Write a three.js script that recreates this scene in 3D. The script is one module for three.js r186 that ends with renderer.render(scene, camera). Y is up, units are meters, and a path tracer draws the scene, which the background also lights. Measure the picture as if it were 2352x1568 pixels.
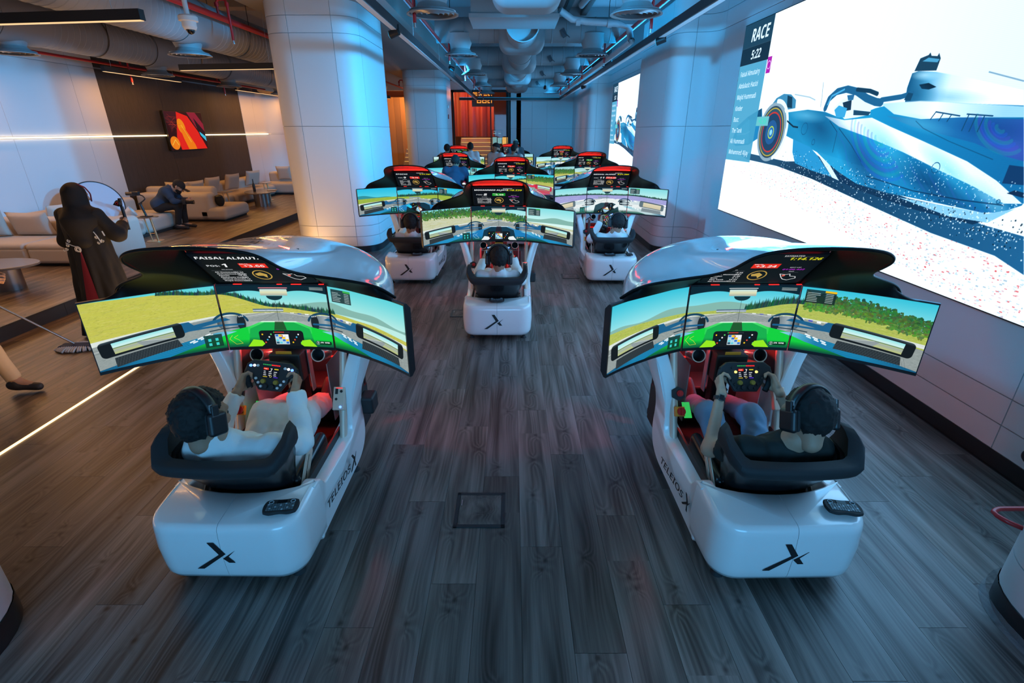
import * as THREE from 'three';
import { RectAreaLightUniformsLib } from 'three/addons/lights/RectAreaLightUniformsLib.js';
import { RoundedBoxGeometry } from 'three/addons/geometries/RoundedBoxGeometry.js';
import { mergeGeometries, toCreasedNormals, mergeVertices } from 'three/addons/utils/BufferGeometryUtils.js';
import { FontLoader } from 'three/addons/loaders/FontLoader.js';
import { TextGeometry } from 'three/addons/geometries/TextGeometry.js';
import { ImprovedNoise } from 'three/addons/math/ImprovedNoise.js';

// ---------------------------------------------------------------- camera, exposure, large lights
RectAreaLightUniformsLib.init();
const scene = new THREE.Scene();
scene.background = new THREE.Color(0x000000);
const FOCAL = 1150, PITCH = 0.3994, EYE = 2.2;
const camera = new THREE.PerspectiveCamera(2 * Math.atan(784 / FOCAL) * 180 / Math.PI, 1.5, 0.05, 120);
camera.position.set(0, EYE, 0);
camera.rotation.set(-PITCH, 0, 0);
const renderer = new THREE.WebGLRenderer({ antialias: true });
renderer.toneMapping = THREE.LinearToneMapping;
renderer.toneMappingExposure = 1.0;
renderer.shadowMap.enabled = true;
renderer.shadowMap.type = THREE.PCFSoftShadowMap;

// depth D runs away from the lens: z = -D
const V = (x, y, d) => new THREE.Vector3(x, y, -d);
function rectLight(name, color, intensity, w, h, pos, target) {
  const l = new THREE.RectAreaLight(color, intensity, w, h);
  l.name = name; l.position.copy(pos);
  const up = Math.abs(target.y - pos.y) > 0.9 * pos.distanceTo(target) ? new THREE.Vector3(0, 0, 1) : new THREE.Vector3(0, 1, 0);
  const m = new THREE.Matrix4().lookAt(pos, target, up);      // light shines along its own -z
  l.quaternion.setFromRotationMatrix(m);
  scene.add(l); return l;
}
function pointLight(name, color, intensity, pos, size = 1) {
  const l = new THREE.PointLight(color, intensity, 0, 2); l.name = name; l.position.copy(pos);
  l.castShadow = true; l.shadow.radius = size; scene.add(l); return l;
}
const WALL_R = 3.4, LED_Y0 = 1.01, LED_Y1 = 3.57, LED_W = 6.2;
const LED_FAR = [8.39, 18.62];
// the two LED walls on the right wall, and the one behind the lens that the shells and columns mirror
for (const far of LED_FAR) rectLight('led_wall_light', new THREE.Color(0.10, 0.50, 1.0), 3.4, LED_W, LED_Y1 - LED_Y0, V(WALL_R - 0.06, 2.29, far - LED_W / 2), V(-5, 2.29, far - LED_W / 2));
rectLight('rear_led_wall_light', new THREE.Color(0.14, 0.53, 1.0), 7.6, 4.6, 2.56, V(0.6, 2.3, -4.92), V(0.6, 2.3, 5));
// blue strips that lie on top of the black ceiling profiles and wash the ceiling
for (const [x, i] of [[-1.53, 12], [2.1, 34]]) rectLight('ceiling_wash_light', new THREE.Color(0.0, 0.42, 1.0), i, 0.09, 19, V(x, 3.53, 14.5), V(x, 9, 14.5));
// blue flood lamps on the profiles: each washes the columns and walls across the aisle
const FLOODS = [[2.02, 3.34, 8.2, -3.1, 1.9, 10.9, 165, 0.6], [-1.45, 3.6, 4.6, 2.9, 2.0, 9.9, 120, 0.5], [2.02, 3.34, 16.4, -3.0, 2.0, 20.6, 80, 0.5], [-1.45, 3.6, 14.2, 2.75, 2.0, 19.9, 110, 0.45], [1.2, 3.6, 20.5, 1.2, 1.8, 24.6, 15, 0.8], [-1.62, 3.34, 7.6, -9.0, 1.5, 9.7, 110, 0.4], [-4.4, 3.9, 17.6, -9.0, 1.6, 20.6, 90, 0.5], [-1.45, 3.6, 2.0, 3.4, 0.7, 4.6, 26, 0.62]];
for (const [x, y, d, tx, ty, td, power, cone] of FLOODS) {
  const l = new THREE.SpotLight(new THREE.Color(0.03, 0.46, 1.0), power, 0, cone, 0.7, 2); l.name = 'flood_light'; l.position.copy(V(x, y, d)); l.target.position.copy(V(tx, ty, td)); l.castShadow = true; l.shadow.radius = 8; scene.add(l, l.target);
}

// ---------------------------------------------------------------- small tools
let seed = 20240611;
const rnd = () => { seed = (seed + 0x6D2B79F5) | 0; let t = Math.imul(seed ^ (seed >>> 15), 1 | seed); t = (t + Math.imul(t ^ (t >>> 7), 61 | t)) ^ t; return ((t ^ (t >>> 14)) >>> 0) / 4294967296; };
const rr = (a, b) => a + (b - a) * rnd();
const clamp = (x, a, b) => Math.max(a, Math.min(b, x));
const sstep = (a, b, x) => { const t = clamp((x - a) / (b - a), 0, 1); return t * t * (3 - 2 * t); };
const mix = (a, b, t) => a + (b - a) * t;
const PN = new ImprovedNoise();
const noise = (x, y, z) => PN.noise(x, y, z);
const counts = {};
const numbered = (n) => { const k = counts[n] = (counts[n] ?? -1) + 1; return k ? n + '_' + String(k).padStart(3, '0') : n; };
function tag(o, label, category, group, kind) {
  if (label) o.userData.label = label;
  if (category) o.userData.category = category;
  if (group) o.userData.group = group;
  if (kind) o.userData.kind = kind;
  return o;
}
const shade = (m) => { m.castShadow = true; m.receiveShadow = true; return m; };
function part(name, geo, mat, parent) { const m = shade(new THREE.Mesh(geo, mat)); m.name = name; (parent || scene).add(m); return m; }
function thing(name, label, category, pos = [0, 0, 0], turn = 0, group) {
  const g = new THREE.Group(); g.name = numbered(name); g.position.set(pos[0], pos[1], -pos[2]); g.rotation.y = turn; scene.add(g);
  return tag(g, label, category, group);
}
function single(name, geo, mat, label, category, group) { const m = part(numbered(name), geo, mat); return tag(m, label, category, group); }
function structure(name, geo, mat) { const m = part(name, geo, mat); m.userData.kind = 'structure'; return m; }
function structGroup(name) { const g = new THREE.Group(); g.name = name; g.userData.kind = 'structure'; scene.add(g); return g; }
const M = (color, roughness = 0.6, metalness = 0, extra = {}) => {
  const c = color instanceof THREE.Color ? color : Array.isArray(color) ? new THREE.Color().setRGB(...color) : new THREE.Color(color);
  const phys = 'clearcoat' in extra || 'transmission' in extra || 'sheen' in extra;
  return new (phys ? THREE.MeshPhysicalMaterial : THREE.MeshStandardMaterial)({ color: c, roughness, metalness, ...extra });
};
const glow = (rgb, k = 1) => new THREE.MeshStandardMaterial({ color: 0x050505, roughness: 0.6, emissive: new THREE.Color().setRGB(...rgb), emissiveIntensity: k });
const box = (w, h, d, x = 0, y = 0, z = 0) => new THREE.BoxGeometry(w, h, d).translate(x, y, z);
const rbox = (w, h, d, r, x = 0, y = 0, z = 0, s = 3) => new RoundedBoxGeometry(w, h, d, s, Math.min(r, w / 2.01, h / 2.01, d / 2.01)).translate(x, y, z);
const cyl = (r0, r1, h, n = 24, open = false) => new THREE.CylinderGeometry(r0, r1, h, n, 1, open);
const plain = (g) => { const q = g.index ? g.toNonIndexed() : g; for (const k of Object.keys(q.attributes)) if (!['position', 'normal', 'uv'].includes(k)) q.deleteAttribute(k); if (!q.attributes.uv) q.setAttribute('uv', new THREE.Float32BufferAttribute(new Float32Array(q.attributes.position.count * 2), 2)); if (!q.attributes.normal) q.computeVertexNormals(); return q; };
const join = (...gs) => mergeGeometries(gs.flat().map(plain));
function tube(pts, r, n = 10, seg) {
  const c = new THREE.CatmullRomCurve3(pts.map((p) => p.isVector3 ? p : new THREE.Vector3(...p)), false, 'catmullrom', 0.2);
  return new THREE.TubeGeometry(c, seg || Math.max(8, pts.length * 6), r, n, false);
}
function rod(a, b, r, n = 12, r2) {
  const A = a.isVector3 ? a : new THREE.Vector3(...a), B = b.isVector3 ? b : new THREE.Vector3(...b), d = B.clone().sub(A), l = d.length();
  const g = cyl(r2 ?? r, r, l, n); g.translate(0, l / 2, 0);
  g.applyQuaternion(new THREE.Quaternion().setFromUnitVectors(new THREE.Vector3(0, 1, 0), d.normalize()));
  return g.translate(A.x, A.y, A.z);
}
function lathe(pts, n = 32) { return new THREE.LatheGeometry(pts.map((p) => new THREE.Vector2(p[0], p[1])), n); }
// grid of points [row][column] -> smooth surface
function grid(rows, closeU = false) {
  const R = rows.length, C = rows[0].length, pos = [], uv = [], idx = [];
  for (let i = 0; i < R; i++) for (let j = 0; j < C; j++) { const p = rows[i][j]; pos.push(p[0], p[1], p[2]); uv.push(j / (C - 1), i / (R - 1)); }
  const cc = closeU ? C : C - 1;
  for (let i = 0; i < R - 1; i++) for (let j = 0; j < cc; j++) { const k = (j + 1) % C, a = i * C + j, b = i * C + k, c = (i + 1) * C + k, d = (i + 1) * C + j; idx.push(a, b, c, a, c, d); }
  const g = new THREE.BufferGeometry();
  g.setAttribute('position', new THREE.Float32BufferAttribute(pos, 3)); g.setAttribute('uv', new THREE.Float32BufferAttribute(uv, 2)); g.setIndex(idx); g.computeVertexNormals();
  return g;
}
const flip = (g) => { const i = g.index.array; for (let k = 0; k < i.length; k += 3) { const t = i[k]; i[k] = i[k + 1]; i[k + 1] = t; } g.computeVertexNormals(); return g; };
function mirrorX(g) { const q = plain(g.clone()); const p = q.attributes.position, n = q.attributes.normal, u = q.attributes.uv; for (let i = 0; i < p.count; i++) { p.setX(i, -p.getX(i)); n.setX(i, -n.getX(i)); }
  for (let i = 0; i < p.count; i += 3) for (const at of [p, n, u]) for (let c = 0; c < at.itemSize; c++) { const a = at.array[(i + 1) * at.itemSize + c]; at.array[(i + 1) * at.itemSize + c] = at.array[(i + 2) * at.itemSize + c]; at.array[(i + 2) * at.itemSize + c] = a; }
  return q; }
function polyShape(pts) { const s = new THREE.Shape(); pts.forEach((p, i) => i ? s.lineTo(p[0], p[1]) : s.moveTo(p[0], p[1])); s.closePath(); return s; }
function slab(pts, depth, bevel = 0) { return new THREE.ExtrudeGeometry(polyShape(pts), { depth, bevelEnabled: bevel > 0, bevelSize: bevel, bevelThickness: bevel, bevelSegments: 3, curveSegments: 8 }); }
// surface nets over a signed distance
function isoMesh(fn, lo, hi, cell) {
  const n = [0, 1, 2].map((k) => Math.ceil((hi[k] - lo[k]) / cell) + 1), [nx, ny, nz] = n, val = new Float32Array(nx * ny * nz);
  for (let k = 0, o = 0; k < nz; k++) for (let j = 0; j < ny; j++) for (let i = 0; i < nx; i++, o++) val[o] = fn(lo[0] + i * cell, lo[1] + j * cell, lo[2] + k * cell);
  const ids = new Int32Array(nx * ny * nz).fill(-1), pos = [], idx = [], off = [0, 1, nx, nx + 1, nx * ny, nx * ny + 1, nx * ny + nx, nx * ny + nx + 1];
  const edges = [[0, 1], [2, 3], [4, 5], [6, 7], [0, 2], [1, 3], [4, 6], [5, 7], [0, 4], [1, 5], [2, 6], [3, 7]];
  for (let k = 0; k < nz - 1; k++) for (let j = 0; j < ny - 1; j++) for (let i = 0; i < nx - 1; i++) {
    const o = i + j * nx + k * nx * ny; let mask = 0;
    for (let c = 0; c < 8; c++) if (val[o + off[c]] < 0) mask |= 1 << c;
    if (mask === 0 || mask === 255) continue;
    let x = 0, y = 0, z = 0, m = 0;
    for (const [a, b] of edges) { const A = val[o + off[a]], B = val[o + off[b]]; if ((A < 0) === (B < 0)) continue; const t = A / (A - B);
      x += mix(a & 1, b & 1, t); y += mix((a >> 1) & 1, (b >> 1) & 1, t); z += mix((a >> 2) & 1, (b >> 2) & 1, t); m++; }
    ids[o] = pos.length / 3; pos.push(lo[0] + (i + x / m) * cell, lo[1] + (j + y / m) * cell, lo[2] + (k + z / m) * cell);
  }
  const quad = (a, b, c, d, f) => { if (a < 0 || b < 0 || c < 0 || d < 0) return; f ? idx.push(a, b, c, a, c, d) : idx.push(a, c, b, a, d, c); };
  for (let k = 1; k < nz - 1; k++) for (let j = 1; j < ny - 1; j++) for (let i = 1; i < nx - 1; i++) {
    const o = i + j * nx + k * nx * ny, s = val[o] < 0;
    if (s !== (val[o + 1] < 0)) quad(ids[o - nx - nx * ny], ids[o - nx * ny], ids[o], ids[o - nx], s);
    if (s !== (val[o + nx] < 0)) quad(ids[o - 1 - nx * ny], ids[o - 1], ids[o], ids[o - nx * ny], s);
    if (s !== (val[o + nx * ny] < 0)) quad(ids[o - 1 - nx], ids[o - nx], ids[o], ids[o - 1], s);
  }
  const g = new THREE.BufferGeometry(); g.setAttribute('position', new THREE.Float32BufferAttribute(pos, 3)); g.setIndex(idx); g.computeVertexNormals(); return g;
}
// pixel of the 2352 x 1568 photograph -> direction, and its meeting with a plane
const SP = Math.sin(PITCH), CP = Math.cos(PITCH);
const rayOf = (u, v) => { const dx = (u - 1176) / FOCAL, dy = (v - 784) / FOCAL; return [dx, -SP - dy * CP, CP - dy * SP]; };
const onX = (u, v, x) => { const r = rayOf(u, v), t = x / r[0]; return [x, EYE + r[1] * t, r[2] * t]; };
const onY = (u, v, y) => { const r = rayOf(u, v), t = (y - EYE) / r[1]; return [r[0] * t, y, r[2] * t]; };
const onD = (u, v, d) => { const r = rayOf(u, v), t = d / r[2]; return [r[0] * t, EYE + r[1] * t, d]; };

// ---------------------------------------------------------------- textures
function canvasTex(w, h, draw, srgb = true) {
  const c = document.createElement('canvas'); c.width = w; c.height = h; const x = c.getContext('2d'); draw(x, w, h);
  const t = new THREE.CanvasTexture(c); if (srgb) t.colorSpace = THREE.SRGBColorSpace; t.magFilter = THREE.LinearFilter; return t;
}
function dataTex(w, h, fn, srgb = true) {
  const a = new Uint8Array(w * h * 4);
  for (let j = 0, o = 0; j < h; j++) for (let i = 0; i < w; i++, o += 4) { const c = fn(i / w, j / h); a[o] = clamp(c[0], 0, 255); a[o + 1] = clamp(c[1], 0, 255); a[o + 2] = clamp(c[2], 0, 255); a[o + 3] = 255; }
  const t = new THREE.DataTexture(a, w, h); if (srgb) t.colorSpace = THREE.SRGBColorSpace; t.magFilter = THREE.LinearFilter; t.minFilter = THREE.LinearFilter; t.wrapS = t.wrapT = THREE.RepeatWrapping; t.needsUpdate = true; return t;
}
// one floor board: long grain, cathedral figure, a few knots and dark streaks
function boardTex(sd, base, dark, w = 160, h = 768) {
  const kn = [0, 1, 2].map((k) => [0.2 + 0.6 * (Math.sin(sd * 7.1 + k * 3.3) * 0.5 + 0.5), (Math.sin(sd * 3.7 + k * 5.1) * 0.5 + 0.5)]);
  return dataTex(w, h, (u, v) => {
    let du = u + 0.10 * noise(sd, v * 3.1, u * 1.2) ;
    let kd = 0;
    for (const [a, b] of kn) { const d = Math.hypot((u - a) * 0.2, (v - b) * 1.22); const e = Math.exp(-d * d / 0.0016); du += e * 0.22 * Math.sign(u - a) ; kd += Math.exp(-d * d / 0.00012); }
    const ring = Math.sin((du * 8 + 2.2 * noise(du * 2.2, v * 1.4, sd)) * 6.283) * 0.5 + 0.5;
    const fine = noise(u * 60, v * 5, sd * 2.1) * 0.5 + noise(u * 130, v * 11, sd) * 0.35;
    const big = noise(u * 2.3, v * 2.2, sd * 1.7) ;
    const streak = Math.pow(clamp(0.5 + 0.5 * noise(u * 9, v * 1.1, sd * 5.1), 0, 1), 3);
    const t = clamp(0.16 + 0.34 * ring * (0.55 + big) + 0.30 * fine + 0.42 * big + 0.62 * streak + 0.6 * kd, 0, 1);
    return [0, 1, 2].map((k) => mix(base[k], dark[k], t));
  });
}
// ---------------------------------------------------------------- materials of the room
const mWall = M([0.60, 0.60, 0.60], 0.55), mGroove = M([0.30, 0.30, 0.31], 0.8), mPlinth = M([0.012, 0.012, 0.014], 0.35);
const mCeil = M([0.30, 0.27, 0.25], 0.85), mSlab = M([0.27, 0.27, 0.28], 0.9), mDuct = M([0.25, 0.25, 0.255], 0.6, 0.1), mBlack = M([0.010, 0.010, 0.012], 0.45);
const mRed = M([0.42, 0.012, 0.015], 0.38), mSteel = M([0.55, 0.55, 0.56], 0.32, 0.9), mPipe = M([0.42, 0.43, 0.45], 0.5, 0.1), mWhitePlastic = M([0.72, 0.72, 0.72], 0.4);
const mGold = M([0.72, 0.56, 0.42], 0.3, 0.75), mRubber = M([0.02, 0.02, 0.022], 0.8);
const grainA = [11, 23, 37, 53].map((s, k) => boardTex(s, [[172, 164, 158], [158, 150, 143], [182, 173, 165], [164, 158, 154]][k], [[66, 59, 54], [58, 52, 48], [74, 65, 59], [64, 58, 55]][k]));
const mFloor = []; for (const t of grainA) for (const k of [0.46, 0.55, 0.65]) mFloor.push(new THREE.MeshStandardMaterial({ map: t, color: new THREE.Color(k, k * 0.985, k * 0.97), roughness: 0.42 }));
const mLounge = []; for (const t of grainA.slice(0, 3)) for (const k of [0.56, 0.68]) mLounge.push(new THREE.MeshStandardMaterial({ map: t, color: new THREE.Color(k, k * 0.80, k * 0.6), roughness: 0.4 }));

// ---------------------------------------------------------------- floor: boards laid along the hall
const BW = 0.238, BL = 1.52;
{
  const fl = structGroup('floor');
  part('floor_base', box(17, 0.1, 42, -3.4, -0.058, -12), M([0.05, 0.045, 0.04], 0.8), fl);
  const geo = new THREE.BoxGeometry(BW - 0.0016, 0.008, BL - 0.002).translate(0, -0.004, 0);
  const geos = [0, 1, 2].map((k) => { const g = geo.clone(); if (k) { const u = g.attributes.uv; for (let i = 0; i < u.count; i++) { if (k === 1) { u.setY(i, 1 - u.getY(i)); } else { u.setX(i, 1 - u.getX(i)); u.setY(i, u.getY(i) * 0.9 + 0.31); } } } return g; });
  const boards = [];
  for (let c = -10; c < 31; c++) {
    const x = -3.76 + BW * (c + 0.5); if (x > 3.4) continue;
    const wild = c < 0;
    const off = (((c * 7) % 12 + 12) % 12) / 12 * BL;
    for (let r = -4; r < 24; r++) { const d = r * BL + off - 0.6; if (d < -4.5 || d > 24.6) continue; boards.push([x, d, wild]); }
  }
  const score = ([x, d]) => { const y = -EYE, t = d * CP - y * SP, w = y * CP + d * SP; if (t < 0.2) return 1e6; const u = 1176 + FOCAL * x / t, v = 784 - FOCAL * w / t; return (u < -60 || u > 2412 || v > 1690) ? 1e5 + t : t; };
  boards.sort((a, b) => score(a) - score(b));
  const rest = {};
  boards.forEach(([x, d, warm], i) => {
    const set = warm ? mLounge : mFloor, m = set[Math.floor(rnd() * set.length)], g = geos[Math.floor(rnd() * 3)];
    if (i < 300) { const p = part('plank', g, m, fl); p.position.set(x, 0, -d); }
    else { (rest[m.uuid] ??= [m, []])[1].push(g.clone().translate(x, 0, -d)); }
  });
  for (const [m, gs] of Object.values(rest)) { const p = part('far_planks', join(gs), m, fl); p.userData.kind = 'stuff'; }
}
// raised lounge floor with a board riser
const PLAT = 0.166, PLAT_X = -5.76;
{
  const pl = structGroup('floor_platform');
  part('platform_base', box(4.6, PLAT - 0.02, 34, PLAT_X - 2.32, (PLAT - 0.02) / 2, -12), M([0.05, 0.04, 0.035], 0.8), pl);
  const geo = new THREE.BoxGeometry(BW - 0.0016, 0.012, BL - 0.002).translate(0, -0.006, 0), list = [];
  for (let c = 0; c < 16; c++) for (let r = 1; r < 16; r++) list.push([PLAT_X - BW * (c + 0.5), r * BL + ((c * 5) % 12) / 12 * BL]);
  list.sort((a, b) => Math.hypot(a[0], a[1]) - Math.hypot(b[0], b[1]));
  const rest = {};
  list.forEach(([x, d], i) => { const m = mLounge[Math.floor(rnd() * mLounge.length)]; if (i < 280) { const p = part('plank', geo, m, pl); p.position.set(x, PLAT, -d); } else (rest[m.uuid] ??= [m, []])[1].push(geo.clone().translate(x, PLAT, -d)); });
  for (const [m, gs] of Object.values(rest)) part('far_planks', join(gs), m, pl).userData.kind = 'stuff';
  const mR = M([0.055, 0.047, 0.043], 0.5), rg = new THREE.BoxGeometry(0.016, PLAT - 0.018, BL * 1.5 - 0.004);
  for (let r = 1; r < 13; r++) { const p = part('riser_board', rg, mR, pl); p.position.set(PLAT_X + 0.008, (PLAT - 0.018) / 2, -(r * BL * 1.5 + 0.4)); }
  part('nosing', box(0.03, 0.014, 30, PLAT_X + 0.006, PLAT - 0.008, -13), M([0.07, 0.06, 0.05], 0.35, 0.3), pl);
}

// ---------------------------------------------------------------- panelled walls and columns
function fillet(pts, closed = false, seg = 10) {       // [x, d, radius] -> smooth plan line
  const out = [], n = pts.length;
  for (let i = 0; i < n; i++) {
    const p = pts[i], r = p[2] || 0;
    if (!r || (!closed && (i === 0 || i === n - 1))) { out.push([p[0], p[1]]); continue; }
    const a = pts[(i + n - 1) % n], b = pts[(i + 1) % n];
    const ua = [a[0] - p[0], a[1] - p[1]], ub = [b[0] - p[0], b[1] - p[1]], la = Math.hypot(...ua), lb = Math.hypot(...ub);
    ua[0] /= la; ua[1] /= la; ub[0] /= lb; ub[1] /= lb;
    const half = Math.acos(clamp(ua[0] * ub[0] + ua[1] * ub[1], -1, 1)) / 2, q = Math.min(r / Math.tan(half), la * 0.49, lb * 0.49);
    for (let k = 0; k <= seg; k++) { const t = k / seg, w0 = (1 - t) * (1 - t), w1 = 2 * t * (1 - t), w2 = t * t; out.push([w0 * (p[0] + ua[0] * q) + w1 * p[0] + w2 * (p[0] + ub[0] * q), w0 * (p[1] + ua[1] * q) + w1 * p[1] + w2 * (p[1] + ub[1] * q)]); }
  }
  if (closed) out.push(out[0].slice());
  return out;
}
function panelled(parent, line, cuts, levels, mat, side = 1) {
  // side: +1 when the room lies to the left of the running line (x to the right, D ahead)
  const dense = [line[0]];
  for (let i = 1; i < line.length; i++) { const a = line[i - 1], b = line[i], l = Math.hypot(b[0] - a[0], b[1] - a[1]), k = Math.max(1, Math.ceil(l / 0.35)); for (let j = 1; j <= k; j++) dense.push([mix(a[0], b[0], j / k), mix(a[1], b[1], j / k)]); }
  const N = dense.length, nor = dense.map((p, i) => { const a = dense[Math.max(0, i - 1)], b = dense[Math.min(N - 1, i + 1)], l = Math.hypot(b[0] - a[0], b[1] - a[1]) || 1; return [-(b[1] - a[1]) / l * side, (b[0] - a[0]) / l * side]; });
  const ids = [0, ...cuts.map((c) => { let best = 0, bd = 1e9; dense.forEach((p, i) => { const d = Math.hypot(p[0] - c[0], p[1] - c[1]); if (d < bd) { bd = d; best = i; } }); return best; }), N - 1].sort((a, b) => a - b).filter((v, i, a) => !i || v > a[i - 1]);
  const at = (i, inset) => [dense[i][0] - nor[i][0] * inset, dense[i][1] - nor[i][1] * inset];
  for (let c = 0; c < ids.length - 1; c++) for (let l = 0; l < levels.length - 1; l++) {
    const y0 = levels[l] + 0.004, y1 = levels[l + 1] - 0.004, rows = [[], [], [], []];
    const push = (p, q, back) => { rows[0].push([back[0], y0, -back[1]]); rows[1].push([p[0], y0, -p[1]]); rows[2].push([p[0], y1, -p[1]]); rows[3].push([back[0], y1, -back[1]]); };
    const e0 = at(ids[c], 0.02), e1 = at(ids[c + 1], 0.02), g = 0.004;
    for (let i = ids[c]; i <= ids[c + 1]; i++) {
      let p = at(i, 0), b = at(i, 0.02);
      if (i === ids[c]) { const n = dense[i + 1], l2 = Math.hypot(n[0] - p[0], n[1] - p[1]), k = g / l2; p = [mix(p[0], n[0], k), mix(p[1], n[1], k)]; push(e0, 0, e0); }
      if (i === ids[c + 1]) { const n = dense[i - 1], l2 = Math.hypot(n[0] - p[0], n[1] - p[1]), k = g / l2; p = [mix(p[0], n[0], k), mix(p[1], n[1], k)]; }
      push(p, 0, b);
      if (i === ids[c + 1]) push(e1, 0, e1);
    }
    let geo = grid(rows); if (side > 0) flip(geo);
    part('wall_panel', toCreasedNormals(geo, 0.6), mat, parent);
  }
  const core = [[], []]; for (let i = 0; i < N; i++) { const b = at(i, 0.013); core[0].push([b[0], 0.0, -b[1]]); core[1].push([b[0], levels[levels.length - 1], -b[1]]); }
  part('wall_core', side > 0 ? flip(grid(core)) : grid(core), mGroove, parent);
  const pl = [[], []]; for (let i = 0; i < N; i++) { const b = at(i, -0.004); pl[0].push([b[0], 0.001, -b[1]]); pl[1].push([b[0], levels[0], -b[1]]); }
  part('plinth', side > 0 ? flip(grid(pl)) : grid(pl), mPlinth, parent);
}
const LV = [0.12, 0.31, 0.51, 2.26, 3.69, 3.94, 4.2];
{
  const w = structGroup('wall_right');
  const line = fillet([[3.4, -6], [3.4, -0.9, 0.3], [2.36, -0.9, 0.4], [2.36, 1.98, 0.42], [3.4, 1.98, 0.3], [3.4, 9.6, 0.32], [2.73, 9.6, 0.5], [2.73, 12.3, 0.45], [3.4, 12.3, 0.3], [3.4, 19.5, 0.3], [2.72, 19.5, 0.45], [2.72, 24.6]]);
  // the panel field around the LED walls: the wall stands behind them
  panelled(w, line, [[3.4, -3], [2.36, 0.2], [2.5, 1.95], [3.4, 2.35], [3.4, 3.04], [3.4, 5.2], [3.4, 7.2], [3.4, 9.17], [3.06, 9.58], [2.73, 10.05], [2.73, 11.6], [3.4, 12.7], [3.4, 14.6], [3.4, 16.6], [3.4, 18.9], [3.0, 19.5], [2.72, 20.2], [2.72, 21.6], [2.72, 23.2]], LV, mWall, 1);
}
const columnLine = (x0, x1, d0, d1, r) => fillet([[x0, d1, r], [x0, d0, r], [x1, d0, r], [x1, d1, r]], true);
[['wall_column', -4.2, -2.6, 9.66, 11.95, 0.48], ['wall_column_far', -4.0, -2.42, 20.2, 22.4, 0.45], ['wall_column_near', -4.1, -2.32, -0.6, 1.9, 0.48]].forEach(([n, x0, x1, d0, d1, r]) => {
  const w = structGroup(n), y = 4.18;
  panelled(w, columnLine(x0, x1, d0, d1, r), [[x0 + 0.6, d0], [x1 - 0.38, d0], [x1, d0 + 0.3], [x1, d1 - 0.3], [x1 - 0.5, d1], [x0 + 0.5, d1], [x0, d1 - 0.5], [x0, d0 + 0.6]], LV.slice(0, -1).concat(y), mWall, -1);
});
// clear plastic skirting strip round the near right column
{
  const l = fillet([[2.325, 0.6], [2.325, 2.015, 0.44], [3.2, 2.015]]), rows = [[], []];
  for (const p of l) { rows[0].push([p[0], 0.002, -p[1]]); rows[1].push([p[0] + 0.02, 0.05, -p[1]]); }
  tag(part(numbered('clear_skirting'), grid(rows), M([0.8, 0.85, 0.9], 0.2, 0, { transmission: 0.9, thickness: 0, side: THREE.DoubleSide })), 'clear plastic skirting strip curved round the white column base', 'skirting');
}
// left lounge wall: white panels, ribbed dark wood field, white rounded bay
const LX = -9.0;
{
  const w = structGroup('wall_left');
  const lv = [0.17, 2.05, 2.09, 3.42, 3.66, 4.2];
  panelled(w, [[LX, -6], [LX, 12.2]], [[LX, 2], [LX, 5.5], [LX, 8.2], [LX, 9.85], [LX, 11.62]], lv, mWall, -1);
  panelled(w, fillet([[LX, 18.32], [LX, 19.9, 0.5], [LX + 0.35, 20.4, 0.5], [LX + 0.35, 22.6]]), [[LX, 19.2], [LX + 0.33, 20.9], [LX + 0.35, 21.8]], lv, mWall, -1);
  const rib = dataTex(512, 256, (u, v) => { const r = Math.sin(u * 512 / 5 * 6.283) * 0.5 + 0.5, n = noise(u * 260, v * 3, 3.3) * 22 + noise(u * 60, v * 6, 9) * 12; const b = 44 + 30 * r + n; return [b * 1.02, b * 0.92, b * 0.88]; });
  rib.repeat.set(3, 1);
  const mRib = new THREE.MeshStandardMaterial({ map: rib, color: new THREE.Color(0.8, 0.78, 0.78), roughness: 0.65 });
  for (const [d0, d1] of [[12.2, 14.24], [14.24, 16.28], [16.28, 18.32]]) for (const [y0, y1] of [[0.17, 2.05], [2.09, 3.42], [3.45, 4.2]]) {
    const g = new THREE.PlaneGeometry(d1 - d0 - 0.004, y1 - y0).rotateY(Math.PI / 2).translate(LX - 0.01, (y0 + y1) / 2, -(d0 + d1) / 2); part('ribbed_panel', g, mRib, w);
  }
  part('wall_back', box(0.2, 4.8, 32, LX - 0.13, 2.4, -8.6), mGroove, w);
  part('wall_end', box(0.2, 4.8, 3, -8.6, 2.4, -22.8).rotateY(0), M([0.02, 0.02, 0.022], 0.7), w);
}
const wallLed = glow([1.0, 0.70, 0.34], 4.5);
{
  const t = thing('wall_led_strip', 'thin amber LED line recessed along the left lounge wall', 'light strip', [0, 0, 0]);
  part('diffuser', box(0.02, 0.026, 9.2, LX + 0.03, 2.07, -9.46), wallLed, t); part('diffuser', box(0.02, 0.026, 2.6, LX + 0.03, 2.07, -17.1), wallLed, t);
  part('diffuser', box(0.02, 0.026, 4.1, LX + 0.03, 2.07, -20.4).rotateY(0), wallLed, t);
  for (const [d, l] of [[9.46, 9.2], [17.1, 2.6], [20.4, 4.1]]) rectLight('wall_strip_light', new THREE.Color(1, 0.5, 0.12), 34, l, 0.035, V(LX + 0.06, 2.07, d), V(0, 1.9, d));
}
// LED line let into the floor at the edge of the walkway
{
  const t = thing('floor_led_strip', 'amber LED line set into the floor along the lounge walkway', 'light strip');
  part('diffuser', box(0.024, 0.006, 12.5, -3.77, 0.004, -3.45), glow([1.0, 0.62, 0.28], 3.2), t);
  rectLight('floor_strip_light', new THREE.Color(1, 0.52, 0.16), 120, 0.03, 12.4, V(-3.77, 0.02, 3.45), V(-3.77, 3, 3.45));
}
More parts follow.
